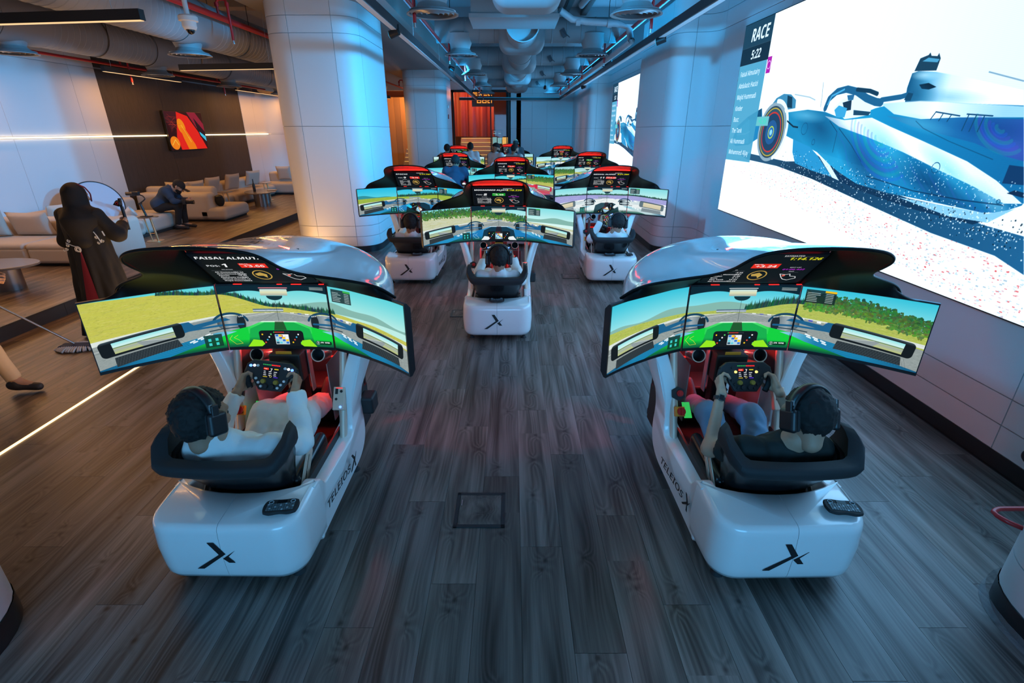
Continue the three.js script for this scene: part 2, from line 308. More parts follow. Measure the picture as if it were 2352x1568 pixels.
// back wall, shop front of glass, stair hall behind it
const BD = 24.6;
{
  const w = structGroup('wall_back');
  panelled(w, [[-0.1, BD], [2.9, BD]], [[0.75, BD], [1.7, BD]], LV.map((v, i) => i === 0 ? 0.12 : v), mWall, -1);
  part('wall_return', box(0.2, 4.4, 3.2, -0.16, 2.2, -BD - 1.6), M([0.03, 0.028, 0.03], 0.6), w);
  part('wall_above', box(9, 0.9, 0.2, -4.2, 4.25, -BD - 0.1), mWall, w);
  const g = structGroup('window_1');
  const mFrame = M([0.012, 0.012, 0.013], 0.4, 0.4);
  part('frame', join(box(2.6, 0.09, 0.09, -1.4, 3.78, -BD), box(0.09, 3.8, 0.09, -0.14, 1.9, -BD), box(0.09, 3.8, 0.09, -2.62, 1.9, -BD), box(2.5, 0.05, 0.09, -1.4, 0.03, -BD), box(0.05, 3.7, 0.07, -0.95, 1.88, -BD)), mFrame, g);
  const mGlass = M([0.92, 0.95, 0.96], 0.03, 0, { transmission: 1, thickness: 0, ior: 1.45, side: THREE.DoubleSide });
  part('pane', new THREE.PlaneGeometry(1.6, 3.7).translate(-1.77, 1.9, -BD), mGlass, g); part('pane', new THREE.PlaneGeometry(0.74, 3.7).translate(-0.55, 1.9, -BD), mGlass, g);
  // stair hall shell
  const hall = structGroup('wall_stair_hall'), mHall = M([0.20, 0.055, 0.03], 0.55), mAmber = M([0.36, 0.20, 0.08], 0.6);
  part('hall_back', box(9, 4.6, 0.2, -4.2, 2.3, -31.2), mHall, hall); part('hall_side', box(0.2, 4.6, 7, -8.4, 2.3, -28), mAmber, hall);
  part('hall_side', box(0.2, 4.6, 7, 0.3, 2.3, -28.1), M([0.03, 0.028, 0.03], 0.6), hall);
  part('hall_floor', box(9, 0.1, 7, -4.1, -0.05, -28.1), M([0.08, 0.06, 0.05], 0.5), hall);
  for (let k = 0; k < 7; k++) part('hall_board', box(0.30, 3.6, 0.03, -6.05 + k * 0.305, 1.9, -27.6 - (k % 2) * 0.01), [mAmber, M([0.26, 0.15, 0.07], 0.6)][k % 2], hall);
  // curved red curtain wall behind the glass
  const rows = [[], []]; for (let i = 0; i <= 40; i++) { const t = i / 40, x = mix(-2.9, -0.9, t), d = 27.4 + 0.10 * Math.sin(t * 24) + 0.02 * Math.sin(t * 61); rows[0].push([x, 1.9, -d]); rows[1].push([x, 4.4, -d]); }
  tag(part(numbered('red_curtain'), grid(rows), M([0.20, 0.028, 0.014], 0.6, 0, { side: THREE.DoubleSide })), 'tall dark red curtain hanging behind the glass front', 'curtain');
}
// lit steps: a flight behind the glass and a narrower flight beside the far column
function flight(x0, x1, d0, n, rise, run, label) {
  const t = thing('lit_staircase', label, 'staircase'), mS = M([0.46, 0.34, 0.2], 0.55), mL = glow([1.0, 0.60, 0.16], 1.4), w = x1 - x0, cx = (x0 + x1) / 2;
  for (let k = 0; k < n; k++) { const s = part('step', box(w, rise * 0.78, run, cx, k * rise + rise * 0.39, -(d0 + k * run + run / 2)), mS, t); part('step_light', box(w - 0.06, rise * 0.16, 0.02, cx, k * rise + rise * 0.88, -(d0 + k * run + 0.09)), mL, s); part('tread', box(w, 0.02, run + 0.03, cx, (k + 1) * rise - 0.012, -(d0 + k * run + run / 2 + 0.04)), mS, t); }
  rectLight('step_light', new THREE.Color(1, 0.6, 0.2), 3, w, 0.1, V(cx, n * rise + 0.1, d0 - 0.05), V(cx, 0, d0 + 1.2));
}
flight(-2.55, -0.95, 25.1, 10, 0.185, 0.2, 'wide lit timber steps climbing behind the glass front');
flight(-5.15, -4.5, 24.2, 8, 0.17, 0.26, 'narrow lit timber steps rising beside the far white column');
pointLight('hall_lamp', new THREE.Color(1, 0.42, 0.14), 22, V(-4.6, 3.6, 26.4), 6);
pointLight('curtain_lamp', new THREE.Color(1, 0.30, 0.14), 14, V(-1.7, 3.7, 26.3), 6);
// warm lit doorway and shelving past the stair
{
  const t = thing('lit_doorway', 'warm yellow lit doorway panel beside the white back wall', 'doorway', [-0.32, 0, 26.4]);
  part('door_panel_light', box(0.3, 1.55, 0.03, 0, 1.1, 0), glow([1.0, 0.52, 0.12], 0.9), t); part('frame', join(box(0.03, 1.6, 0.05, -0.165, 1.1, 0), box(0.33, 0.03, 0.05, 0, 1.89, 0)), mBlack, t);
  const c = thing('display_cabinet', 'dark glass cabinet with small lit screens behind the shop window', 'cabinet', [-0.72, 0, 26.3]);
  part('cabinet_frame', join(box(0.02, 2.0, 0.05, -0.24, 1.2, 0), box(0.02, 2.0, 0.05, 0, 1.2, 0), box(0.02, 2.0, 0.05, 0.24, 1.2, 0), box(0.5, 0.02, 0.05, 0, 2.2, 0), box(0.5, 0.02, 0.05, 0, 1.3, 0), box(0.5, 0.02, 0.05, 0, 0.2, 0)), mBlack, c);
  for (const [x, y, w, h] of [[-0.12, 1.72, 0.2, 0.32], [0.12, 1.72, 0.2, 0.26], [-0.12, 1.12, 0.2, 0.2], [0.12, 1.05, 0.2, 0.18], [-0.12, 2.05, 0.14, 0.03], [0.12, 2.05, 0.12, 0.03], [-0.12, 2.14, 0.1, 0.02], [0.12, 0.8, 0.2, 0.06]]) part('screen', box(w, h, 0.02, x, y, 0.01), glow([0.35, 0.72, 0.72], 0.55), c);
}
// neon sign hung behind the glass
{
  const t = thing('neon_sign', 'orange neon lettering reading EXEC over a second line hung behind glass', 'sign', [-1.35, 0, BD + 0.5]);
  const mN = glow([1.0, 0.28, 0.03], 2.4), bar = (x, y, w, h) => box(w, h, 0.02, x, y, 0.03), L = [];
  const E3 = (x, y, s) => L.push(bar(x, y, s, 0.022), bar(x, y + 0.06, s, 0.022), bar(x, y - 0.06, s, 0.022), bar(x - s / 2, y, 0.02, 0.14));
  E3(-0.30, 3.70, 0.17); L.push(box(0.18, 0.024, 0.02).rotateZ(0.75).translate(-0.08, 3.70, 0.03), box(0.18, 0.024, 0.02).rotateZ(-0.75).translate(-0.08, 3.70, 0.03)); E3(0.14, 3.70, 0.17);
  L.push(bar(0.36, 3.76, 0.16, 0.022), bar(0.36, 3.64, 0.16, 0.022), bar(0.28, 3.70, 0.022, 0.14));
  part('neon_letters', join(L), mN, t);
  const L2 = []; for (const x of [-0.14, 0.1, 0.34]) L2.push(bar(x, 3.44, 0.16, 0.022), bar(x, 3.34, 0.16, 0.022), bar(x - 0.08, 3.39, 0.022, 0.12), bar(x + 0.08, 3.39, 0.022, 0.12));
  part('neon_letters', join(L2), mN, t);
  part('backing', box(1.0, 0.7, 0.02, 0.03, 3.53, -0.02), M([0.05, 0.03, 0.02], 0.6), t);
}
// front wall behind the lens, closing the hall, and its LED wall
{
  const w = structGroup('wall_front'); part('wall_face', box(12.8, 4.9, 0.2, -2.8, 2.4, 5.15), mWall, w);
  const t = thing('rear_led_wall', 'blue LED wall on the end wall behind the hall', 'LED wall', [0.6, 0, -4.98]);
  part('cabinet', box(4.6, 2.56, 0.06, 0, 2.3, 0.0), mBlack, t); part('screen', new THREE.PlaneGeometry(4.56, 2.52).rotateY(Math.PI).translate(0, 2.3, -0.032), glow([0.10, 0.42, 0.8], 0.8), t);
}
// ---------------------------------------------------------------- ceiling
{
  const c = structGroup('ceiling');
  part('slab', box(13.4, 0.2, 38, -2.9, 4.86, -13), mSlab, c);
  part('soffit', box(2.5, 0.6, 24, -3.35, 4.48, -19), mCeil, c); part('soffit', box(2.5, 0.6, 8.6, -3.35, 4.48, -3.0), mCeil, c);
  for (let k = 0; k < 6; k++) part('beam', box(4.4, 0.35, 0.3, 0.75, 4.6, -(6.4 + k * 3.55)), mSlab, c);
  part('right_fascia', box(0.3, 0.62, 32, 3.55, 4.5, -9.2), mSlab, c);
  for (const d of [7.5, 12.0, 16.5]) part('beam', box(4.2, 0.3, 0.35, -6.8, 4.62, -d), M([0.30, 0.2, 0.13], 0.85), c);
}
// ribbed round duct running from a to b
function ductGeo(len, r, pitch = 0.12, ribs = true) {
  const p = [[0.0001, 0], [r, 0]]; if (ribs) for (let s = pitch; s < len - 0.02; s += pitch) p.push([r, s - 0.012], [r + 0.006, s - 0.004], [r + 0.006, s + 0.004], [r, s + 0.012]); p.push([r, len], [0.0001, len]);
  return toCreasedNormals(lathe(p, 28), 0.5);
}
function duct(parent, name, a, b, r, pitch, ribs) { const d = b.clone().sub(a), l = d.length(), g = ductGeo(l, r, pitch, ribs); g.applyQuaternion(new THREE.Quaternion().setFromUnitVectors(new THREE.Vector3(0, 1, 0), d.normalize())).translate(a.x, a.y, a.z); return part(name, g, mDuct, parent); }
const mVane = M([0.30, 0.31, 0.33], 0.35, 0.6), mDark = M([0.02, 0.02, 0.022], 0.8);
const diffGeo = toCreasedNormals(lathe([[0.14, 0.42], [0.145, 0.2], [0.15, 0.14], [0.20, 0.07], [0.30, 0.012], [0.315, 0.006], [0.315, -0.004], [0.29, 0.0], [0.285, 0.02], [0.0001, 0.05]], 36), 0.5);
const vaneGeos = [0.07, 0.13, 0.19, 0.25].map((r) => lathe([[r, 0.0], [r + 0.035, 0.035], [r + 0.032, 0.04], [r - 0.004, 0.004], [r, 0.0]], 32));
function diffuser(parent, x, y, d, top) {
  const g = new THREE.Group(); g.name = 'diffuser'; g.position.set(x, y, -d); parent.add(g);
  part('drop_collar', toCreasedNormals(lathe([[0.14, 0.4], [0.15, top - y - 0.28], [0.27, top - y]], 28), 0.5), mDuct, g);
  part('cone', diffGeo, mDuct, g); for (const v of vaneGeos) part('vane', v, mVane, g);
}
const BAYS = [7.2, 10.9, 14.45, 18.0, 21.5], SPX = 0.18;
{
  const t = thing('central_ceiling_duct', 'grey spiral duct spine with cross branches and round diffusers over the pods', 'duct');
  duct(t, 'spine', V(SPX, 3.84, 9.75), V(SPX, 3.84, 22.6), 0.27, 0.1);
  BAYS.forEach((d, i) => {
    duct(t, 'cross_branch', V(-1.42, 3.92, d), V(1.98, 3.92, d), 0.21, 0.27);
    part('saddle', rbox(0.86, 0.62, 0.72, 0.2, SPX, 3.84, -d), mDuct, t);
    diffuser(t, -0.97, 3.5, d, 3.85); diffuser(t, 1.52, 3.5, d, 3.85);
    if (i) part('valve_plate', join(box(0.09, 0.14, 0.02).rotateZ(0.5).translate(0.95, 3.84, -d + 0.22), cyl(0.008, 0.008, 0.16, 6).rotateZ(0.9).translate(1.0, 3.82, -d + 0.235)), M([0.06, 0.06, 0.07], 0.6), t);
    for (const x of [-1.15, 1.8]) part('hanger_rod', rod(V(x, 4.1, d), V(x, 4.78, d), 0.006, 6), mBlack, t);
  });
  for (const d of [9.4, 12.6, 16.1, 19.7]) part('band', toCreasedNormals(lathe([[0.275, -0.05], [0.29, -0.05], [0.29, 0.05], [0.275, 0.05]], 28), 0.5).rotateX(Math.PI / 2).translate(SPX, 3.84, -d - 0.3), mDuct, t);
  const u = thing('air_handling_box', 'grey rectangular air handling box with a round duct at its end', 'duct box', [0.03, 3.68, 8.85]);
  part('casing', box(1.24, 0.62, 0.85, 0, 0.32, 0), mDuct, u); part('flange', box(1.3, 0.05, 0.9, 0, 0.03, 0), mDuct, u);
  const q = ductGeo(2.6, 0.3, 0.06); q.rotateX(Math.PI / 2).rotateX(-0.06); q.translate(0.16, 0.42, 0.4); part('inlet_duct', q, mDuct, u);
}
for (const [x, list, lab] of [[-7.72, [8.95, 12.4, 15.4, 18.7], 'long grey lounge duct with four diffusers nearest the left wall'], [-5.12, [9.2, 14.6, 19.2], 'long grey lounge duct nearer the white column']]) {
  const t = thing('lounge_duct', lab, 'duct');
  duct(t, 'main_duct', V(x, 3.78, 3.2), V(x, 3.78, 21.5), 0.33, 0.13);
  for (const d of list) { diffuser(t, x - 0.05, 3.3, d, 3.62); part('tee', toCreasedNormals(lathe([[0.345, -0.42], [0.345, 0.42]], 28), 0.5).rotateX(Math.PI / 2).translate(x, 3.78, -d), mDuct, t); }
  for (const d of [6, 10.6, 13.6, 17.4]) part('strap', join(toCreasedNormals(lathe([[0.342, -0.015], [0.346, 0.015]], 28), 0.5).rotateX(Math.PI / 2).translate(x, 3.78, -d), rod(V(x + 0.34, 3.8, d), V(x + 0.34, 4.78, d), 0.006, 6), rod(V(x - 0.34, 3.8, d), V(x - 0.34, 4.78, d), 0.006, 6)), mBlack, t);
}
// black linear profiles of the ceiling loop over the pods
{
  const mStrip = M([0.62, 0.62, 0.64], 0.5), mCy = glow([0.0, 0.45, 1.0], 1.2);
  const t = thing('ceiling_light_track', 'long black ceiling light profile forming a loop over the pods', 'light track');
  const bar = (x0, d0, x1, d1) => { const w = Math.max(Math.abs(x1 - x0), 0.1), l = Math.max(Math.abs(d1 - d0), 0.1), cx = (x0 + x1) / 2, cd = (d0 + d1) / 2;
    part('profile', box(w, 0.1, l, cx, 3.45, -cd), mBlack, t); part('diffuser_strip', box(Math.max(w - 0.03, 0.07), 0.006, Math.max(l - 0.03, 0.07), cx, 3.398, -cd), mStrip, t); part('uplight_strip', box(Math.max(w - 0.03, 0.07), 0.006, Math.max(l - 0.03, 0.07), cx, 3.503, -cd), mCy, t); };
  bar(-1.53, 1.5, -1.53, 24.2); bar(2.1, 1.5, 2.1, 24.2); bar(-2.3, 24.2, 2.1, 24.2);
  for (let d = 3; d < 24; d += 3) for (const x of [-1.53, 2.1]) part('suspension_wire', rod(V(x, 3.5, d), V(x, 4.76, d), 0.003, 5), mSteel, t);
}
let fi = 0; const FLOOD_ON = ['the big left column', 'the right column beside the LED wall', 'the far left column', 'the far right column', 'the white back wall', 'the panelled lounge wall', 'the rounded lounge bay', 'the wall under the LED wall'];
for (const [x, y, d, tx, ty, td] of FLOODS) {
  const t = thing('flood_lamp', 'small black flood lamp throwing blue light onto ' + FLOOD_ON[fi++], 'flood lamp', [0, 0, 0], 0, 'blue flood lamps under the ceiling'), a = V(x, y, d), dir = V(tx, ty, td).sub(a).normalize(), b0 = a.clone().addScaledVector(dir, -0.16), b1 = a.clone().addScaledVector(dir, -0.03);
  part('lamp_body', rod(b0, b1, 0.04, 18, 0.05), mBlack, t); part('lens', rod(b1, a.clone().addScaledVector(dir, -0.025), 0.045, 18), glow([0.05, 0.6, 1.0], 1.2), t); part('stem', rod(b0, new THREE.Vector3(b0.x, y > 3.45 ? 4.76 : 3.46, b0.z), 0.008, 8), mBlack, t);
}
// linear pendants over the lounge: black body, warm diffuser
const mWarm = glow([1.0, 0.62, 0.30], 1.1);
function pendant(x0, d0, x1, d1, y, label, k = 1) {
  const len = Math.hypot(x1 - x0, d1 - d0), t = thing('linear_pendant', label, 'pendant light', [(x0 + x1) / 2, y, (d0 + d1) / 2], Math.atan2(d1 - d0, x1 - x0), 'linear pendants over the lounge');
  part('body', box(len, 0.1, 0.075, 0, 0, 0), mBlack, t); part('diffuser', box(len - 0.03, 0.008, 0.055, 0, -0.052, 0), mWarm, t);
  for (const s of [-0.4, 0.4]) part('wire', cyl(0.003, 0.003, 4.76 - y - 0.05, 5).translate(len * s, (4.76 - y) / 2 + 0.02, 0), mSteel, t);
  const a = Math.atan2(d1 - d0, x1 - x0), l = rectLight('pendant_light', new THREE.Color(1, 0.43, 0.09), 66 * k, len, 0.06, V((x0 + x1) / 2, y - 0.07, (d0 + d1) / 2), V((x0 + x1) / 2, 0, (d0 + d1) / 2));
  l.rotation.set(-Math.PI / 2, 0, a, 'YXZ'); l.quaternion.setFromEuler(new THREE.Euler(-Math.PI / 2, a, 0, 'YXZ'));
}
pendant(-7.2, 6.62, -3.9, 6.2, 3.32, 'black linear pendant crossing over the walkway beside the security camera');
pendant(-6.34, 10.84, -4.3, 10.55, 3.3, 'black linear pendant ending behind the big white column');
pendant(-8.3, 11.5, -8.25, 14.0, 3.35, 'black linear pendant running along the dark wood wall');
pendant(-8.3, 16.8, -8.25, 20.6, 3.36, 'black linear pendant running past the wall screen toward the far sofa');
pendant(-8.75, 7.0, -8.72, 9.4, 3.25, 'black linear pendant close to the white panelled lounge wall');
pendant(-6.6, 20.2, -4.4, 20.1, 3.3, 'black linear pendant at the far end of the lounge');
// sprinkler pipes with their loops
function sprinkler(label, a, b, loops, r = 0.032, side = 1) {
  const t = thing('sprinkler_pipe', label, 'pipe'); part('main_pipe', rod(a, b, r, 12), mRed, t);
  for (const s of loops) { const p = a.clone().lerp(b, s), o = side * 0.16;
    part('drop_loop', join(tube([[p.x, p.y, p.z], [p.x, p.y + 0.18, p.z], [p.x + o * 0.2, p.y + 0.235, p.z], [p.x + o * 0.8, p.y + 0.235, p.z], [p.x + o, p.y + 0.18, p.z], [p.x + o, p.y - 0.32, p.z]], 0.02, 8, 36), cyl(0.034, 0.034, 0.05, 10).translate(p.x, p.y + 0.17, p.z), cyl(0.03, 0.03, 0.05, 10).translate(p.x + o, p.y + 0.17, p.z)), mRed, t);
    part('sprinkler_head', join(cyl(0.012, 0.012, 0.05, 8).translate(p.x + o, p.y - 0.34, p.z), cyl(0.022, 0.022, 0.005, 10).translate(p.x + o, p.y - 0.365, p.z)), mSteel, t); }
}
sprinkler('red sprinkler pipe with loops above the left ceiling profile', V(-1.36, 3.74, 4), V(-1.36, 3.74, 24.2), [0.16, 0.345, 0.52, 0.68, 0.83, 0.95]);
sprinkler('red sprinkler pipe with loops above the right ceiling profile', V(1.98, 3.74, 4), V(1.98, 3.74, 24.2), [0.18, 0.36, 0.53, 0.69, 0.84], 0.036, -1);
sprinkler('thick red sprinkler pipe above the walkway passing beside the big column', V(-4.62, 3.84, 3.5), V(-4.62, 3.84, 19.5), [0.36, 0.7], 0.045, 1);
sprinkler('thin red sprinkler pipe running along the dark wood wall', V(-8.62, 3.5, 8.6), V(-8.62, 3.5, 19.5), [0.36, 0.72], 0.026);
sprinkler('red sprinkler pipe between the big column and the far column', V(-4.55, 3.8, 20.0), V(-4.3, 3.72, 24.0), [0.5], 0.03);
// grey drain pipes and cable runs at the right of the ceiling
{
  const t = thing('drain_pipe', 'pale blue grey drain pipe with elbows beside the right ceiling profile', 'pipe');
  part('pipe_run', tube([V(0.75, 3.92, 9.2), V(1.0, 3.8, 9.3), V(1.7, 3.76, 9.3), V(1.86, 3.74, 9.3), V(1.88, 3.55, 9.3), V(1.9, 3.5, 9.5), V(1.9, 3.5, 22)], 0.05, 12, 60), mPipe, t);
  for (const x of [1.05, 1.55]) part('coupling', cyl(0.06, 0.06, 0.07, 14).rotateZ(Math.PI / 2).translate(x, 3.79 - (x - 1) * 0.05, -9.3), mPipe, t);
  const u = thing('drain_pipe', 'pale grey drain pipe leaving the side of the air handling box', 'pipe');
  part('pipe_run', tube([V(0.66, 4.05, 8.6), V(1.0, 4.2, 8.5), V(1.25, 4.28, 8.5), V(1.28, 4.2, 9.2), V(1.15, 4.1, 9.8)], 0.05, 12, 40), mPipe, u);
  for (const [x, n] of [[1.2, 'near'], [1.62, 'far']]) { const s = thing('cable_tray', n === 'near' ? 'dark slim cable tray running along the ceiling beside the spine duct' : 'dark slim cable tray running along the ceiling beside the right profile', 'cable tray'); part('tray', join(box(0.12, 0.05, 19, x, 4.62, -13.5), box(0.02, 0.09, 19, x - 0.06, 4.64, -13.5)), mBlack, s); }
  const w = thing('ceiling_conduit', 'thin dark conduits running along the brown lounge soffit', 'conduit');
  part('conduit', rod(V(-4.70, 4.32, 4), V(-4.70, 4.32, 19), 0.014, 6), mBlack, w); part('conduit', rod(V(-4.66, 4.25, 4), V(-4.66, 4.25, 19), 0.02, 6), mPipe, w);
}
// dome security camera on its drop pole
{
  const p = onD(436, 62, 7), t = thing('security_camera', 'white dome security camera hanging on a pole over the walkway', 'camera', [p[0], p[1], p[2]]);
  part('pole', cyl(0.028, 0.028, 1.5, 14).translate(0, 0.86, 0), mWhitePlastic, t); part('mount', toCreasedNormals(lathe([[0.0001, 0.12], [0.09, 0.12], [0.105, 0.105], [0.105, 0.06], [0.078, 0.055], [0.078, 0.0], [0.062, -0.03], [0.0001, -0.03]], 32), 0.5), mWhitePlastic, t);
  part('dome_lens', new THREE.SphereGeometry(0.048, 24, 16).translate(0, -0.03, 0), M([0.01, 0.01, 0.012], 0.05), t);
}
// emergency light and alarm box on the far column
{
  const p = onD(1024, 268, 20.8); single('fire_alarm_box', rbox(0.02, 0.16, 0.11, 0.01, -2.395, p[1], -20.75), mRed, 'small red fire alarm box on the far white column', 'alarm box');
  single('wall_sensor', rbox(0.04, 0.1, 0.1, 0.015, -2.39, 3.0, -20.7), mWhitePlastic, 'small white sensor box high on the far white column', 'sensor');
}
// ---------------------------------------------------------------- what the screens show
const txt = (x, s, px, py, size, color, o = {}) => { x.save(); x.translate(px, py); if (o.slant) x.transform(1, 0, -o.slant, 1, 0, 0); if (o.stretch) x.scale(o.stretch, 1); x.fillStyle = color; x.font = (o.weight || 'bold') + ' ' + size + 'px sans-serif'; x.textAlign = o.align || 'left'; x.textBaseline = 'middle'; x.fillText(s, 0, 0); x.restore(); };
const poly = (x, pts, fill) => { x.beginPath(); pts.forEach((p, i) => i ? x.lineTo(p[0], p[1]) : x.moveTo(p[0], p[1])); x.closePath(); x.fillStyle = fill; x.fill(); };
const line = (x, pts, color, w) => { x.beginPath(); pts.forEach((p, i) => i ? x.lineTo(p[0], p[1]) : x.moveTo(p[0], p[1])); x.strokeStyle = color; x.lineWidth = w; x.lineJoin = 'round'; x.lineCap = 'round'; x.stroke(); };
const rrect = (x, a, b, w, h, r, fill) => { x.beginPath(); x.moveTo(a + r, b); x.arcTo(a + w, b, a + w, b + h, r); x.arcTo(a + w, b + h, a, b + h, r); x.arcTo(a, b + h, a, b, r); x.arcTo(a, b, a + w, b, r); x.closePath(); x.fillStyle = fill; x.fill(); };
const grad = (x, y0, y1, stops) => { const g = x.createLinearGradient(0, y0, 0, y1); stops.forEach(([k, c]) => g.addColorStop(k, c)); return g; };
// three panels side by side: the view from a racing cockpit
function drawRace(x, W, H, o) {
  const w = W / 3, hz = H * 0.42;
  x.fillStyle = grad(x, 0, hz, [[0, o.sky[0]], [1, o.sky[1]]]); x.fillRect(0, 0, W, H);
  const ridge = (u) => o.ridge(u / W * 3) * H;
  // distant hills
  x.beginPath(); x.moveTo(0, hz); for (let u = 0; u <= W; u += 6) x.lineTo(u, hz - H * (0.10 + 0.05 * Math.sin(u / W * 9 + o.k) + 0.02 * Math.sin(u / W * 31))); x.lineTo(W, hz); x.fillStyle = o.hill || 'rgb(90,150,150)'; x.fill();
  // grass and tarmac
  const gr = (u) => ridge(u);
  x.beginPath(); x.moveTo(0, H); for (let u = 0; u <= W; u += 6) x.lineTo(u, gr(u)); x.lineTo(W, H); x.closePath(); x.fillStyle = o.grass; x.fill();
  for (let i = 0; i < 1400; i++) { const u = rnd() * W, v = gr(u) + rnd() * (H - gr(u)); x.fillStyle = o.tuft[i % o.tuft.length]; x.globalAlpha = 0.16; x.beginPath(); x.ellipse(u, v, W * rr(0.006, 0.035), H * rr(0.002, 0.011), rr(-0.2, 0.1), 0, 7); x.fill(); } x.globalAlpha = 1;
  // pines along the ridge
  for (const [a, b] of o.pines) for (let u = a * w; u < b * w; u += W * 0.0032) { const h = H * rr(0.05, 0.11) * (o.pineH || 1), v = gr(u) + H * 0.012; poly(x, [[u - W * 0.004, v], [u, v - h], [u + W * 0.004, v]], `rgb(${18 + 30 * rnd() | 0},${52 + 50 * rnd() | 0},${46 + 34 * rnd() | 0})`); }
  for (const [a, b] of o.bush || []) for (let i = 0; i < 1500; i++) { const u = mix(a, b, rnd()) * w, v = gr(u) - H * (0.22 * (1 - i / 1500) - 0.06) + H * rr(-0.04, 0.04); x.fillStyle = `rgb(${26 + 40 * rnd() + i / 40 | 0},${70 + 50 * rnd() + i / 45 | 0},${40 + 26 * rnd() | 0})`; x.beginPath(); x.ellipse(u, v, W * 0.0035 * rr(0.5, 1.6), H * 0.017 * rr(0.5, 1.6), 0, 0, 7); x.fill(); }
  // track
  poly(x, [[0, H * 0.62], [w * 0.9, H * 0.50], [w * 1.46, H * 0.435], [w * 1.58, H * 0.435], [w * 2.2, H * 0.52], [W, H * 0.66], [W, H], [0, H]], o.track);
  poly(x, [[0, H * 0.56], [w * 1.0, H * 0.46], [w * 1.45, H * 0.432], [w * 1.0, H * 0.485], [0, H * 0.63]], o.runoff); poly(x, [[W, H * 0.58], [w * 2.1, H * 0.485], [w * 1.6, H * 0.432], [w * 2.1, H * 0.50], [W, H * 0.64]], o.runoff);
  for (let k = 0; k < 16; k++) poly(x, [[w * (1.62 + k * 0.07), H * (0.437 + k * 0.009)], [w * (1.655 + k * 0.07), H * (0.441 + k * 0.009)], [w * (1.655 + k * 0.07), H * (0.452 + k * 0.011)], [w * (1.62 + k * 0.07), H * (0.448 + k * 0.011)]], k % 2 ? o.kerb : '#eef4f4');
  rrect(x, w * 1.28, H * 0.375, w * 0.28, H * 0.05, 3, '#5c7486'); x.fillStyle = '#dfe8ee'; x.fillRect(w * 1.28, H * 0.40, w * 0.28, H * 0.012);
  // front wheels, suspension arms
  for (let k = 0; k < 5200; k++) { const u = rnd() * W, v = gr(u) + rnd() * (H - gr(u)); x.fillStyle = k % 2 ? 'rgba(255,255,235,.10)' : 'rgba(30,45,30,.10)'; x.fillRect(u, v, W * rr(0.001, 0.008), H * 0.006); }
  for (let k = 0; k < 7; k++) line(x, [[w * 1.5 - w * 0.02 * k, H * 0.437], [w * (1.42 - k * 0.22), H * (0.50 + k * 0.03)], [w * (1.3 - k * 0.45), H * (0.60 + k * 0.05)]], k % 3 ? 'rgba(255,255,255,.22)' : 'rgba(60,70,75,.3)', 2 + k * 0.5);
  line(x, [[w * 1.53, H * 0.437], [w * 1.9, H * 0.52], [w * 2.6, H * 0.66]], 'rgba(255,255,255,.6)', 2.5); line(x, [[w * 1.47, H * 0.437], [w * 1.12, H * 0.52], [w * 0.5, H * 0.66]], 'rgba(255,255,255,.6)', 2.5);
  for (const s of [-1, 1]) { const X = (k) => w * (1.5 + s * k); const tg = x.createLinearGradient(X(0.30), 0, X(0.55), 0); tg.addColorStop(0, '#2b3840'); tg.addColorStop(0.4, '#7d8b92'); tg.addColorStop(0.6, '#9aa6ab'); tg.addColorStop(1, '#3a464c');
    x.beginPath(); x.ellipse(X(0.43), H * 0.60, w * 0.115, H * 0.125, 0, 0, 7); x.fillStyle = tg; x.fill(); x.beginPath(); x.ellipse(X(0.345), H * 0.595, w * 0.038, H * 0.13, 0, 0, 7); x.fillStyle = '#1a242a'; x.fill();
    x.beginPath(); x.ellipse(X(0.43), H * 0.585, w * 0.145, H * 0.145, 0, Math.PI * 1.05, Math.PI * 1.95); x.strokeStyle = '#17425c'; x.lineWidth = H * 0.035; x.stroke(); for (let k = 0; k < 3; k++) { x.fillStyle = 'rgba(235,240,242,.8)'; x.fillRect(X(0.34) - w * 0.02 + k * w * 0.016, H * (0.485 - 0.004 * k), w * 0.010, H * 0.022); }
    line(x, [[X(0.33), H * 0.62], [X(0.60), H * 0.63], [X(0.95), H * 0.645]], o.arm, H * 0.03); line(x, [[X(0.33), H * 0.66], [X(0.62), H * 0.70]], '#16303e', H * 0.014); }
  // bodywork
  const G2 = (x0, y0, x1, y1, st) => { const g = x.createLinearGradient(x0, y0, x1, y1); st.forEach(([k, c]) => g.addColorStop(k, c)); return g; };
  poly(x, [[w * 0.30, H], [w * 0.95, H * 0.76], [w * 1.22, H * 0.66], [w * 1.34, H * 0.58], [w * 1.66, H * 0.58], [w * 1.78, H * 0.66], [w * 2.05, H * 0.76], [w * 2.7, H]], G2(0, H * 0.58, 0, H, [[0, '#ffffff'], [0.06, o.car], [0.7, o.car], [1, '#0c4a3a']]));
  { const hg = x.createRadialGradient(w * 1.5, H * 0.56, 4, w * 1.5, H * 0.62, w * 0.42); hg.addColorStop(0, 'rgba(255,255,255,.38)'); hg.addColorStop(1, 'rgba(255,255,255,0)'); x.fillStyle = hg; x.fillRect(w * 1.2, H * 0.58, w * 0.6, H * 0.2); }
  poly(x, [[w * 1.18, H], [w * 1.22, H * 0.70], [w * 1.36, H * 0.60], [w * 1.64, H * 0.60], [w * 1.78, H * 0.70], [w * 1.82, H]], G2(0, H * 0.6, 0, H, [[0, o.cowl], [0.6, o.cowl], [1, '#0b2a20']]));
  poly(x, [[w * 1.46, H * 0.585], [w * 1.54, H * 0.585], [w * 1.56, H * 0.73], [w * 1.44, H * 0.73]], 'rgba(40,12,18,.55)');
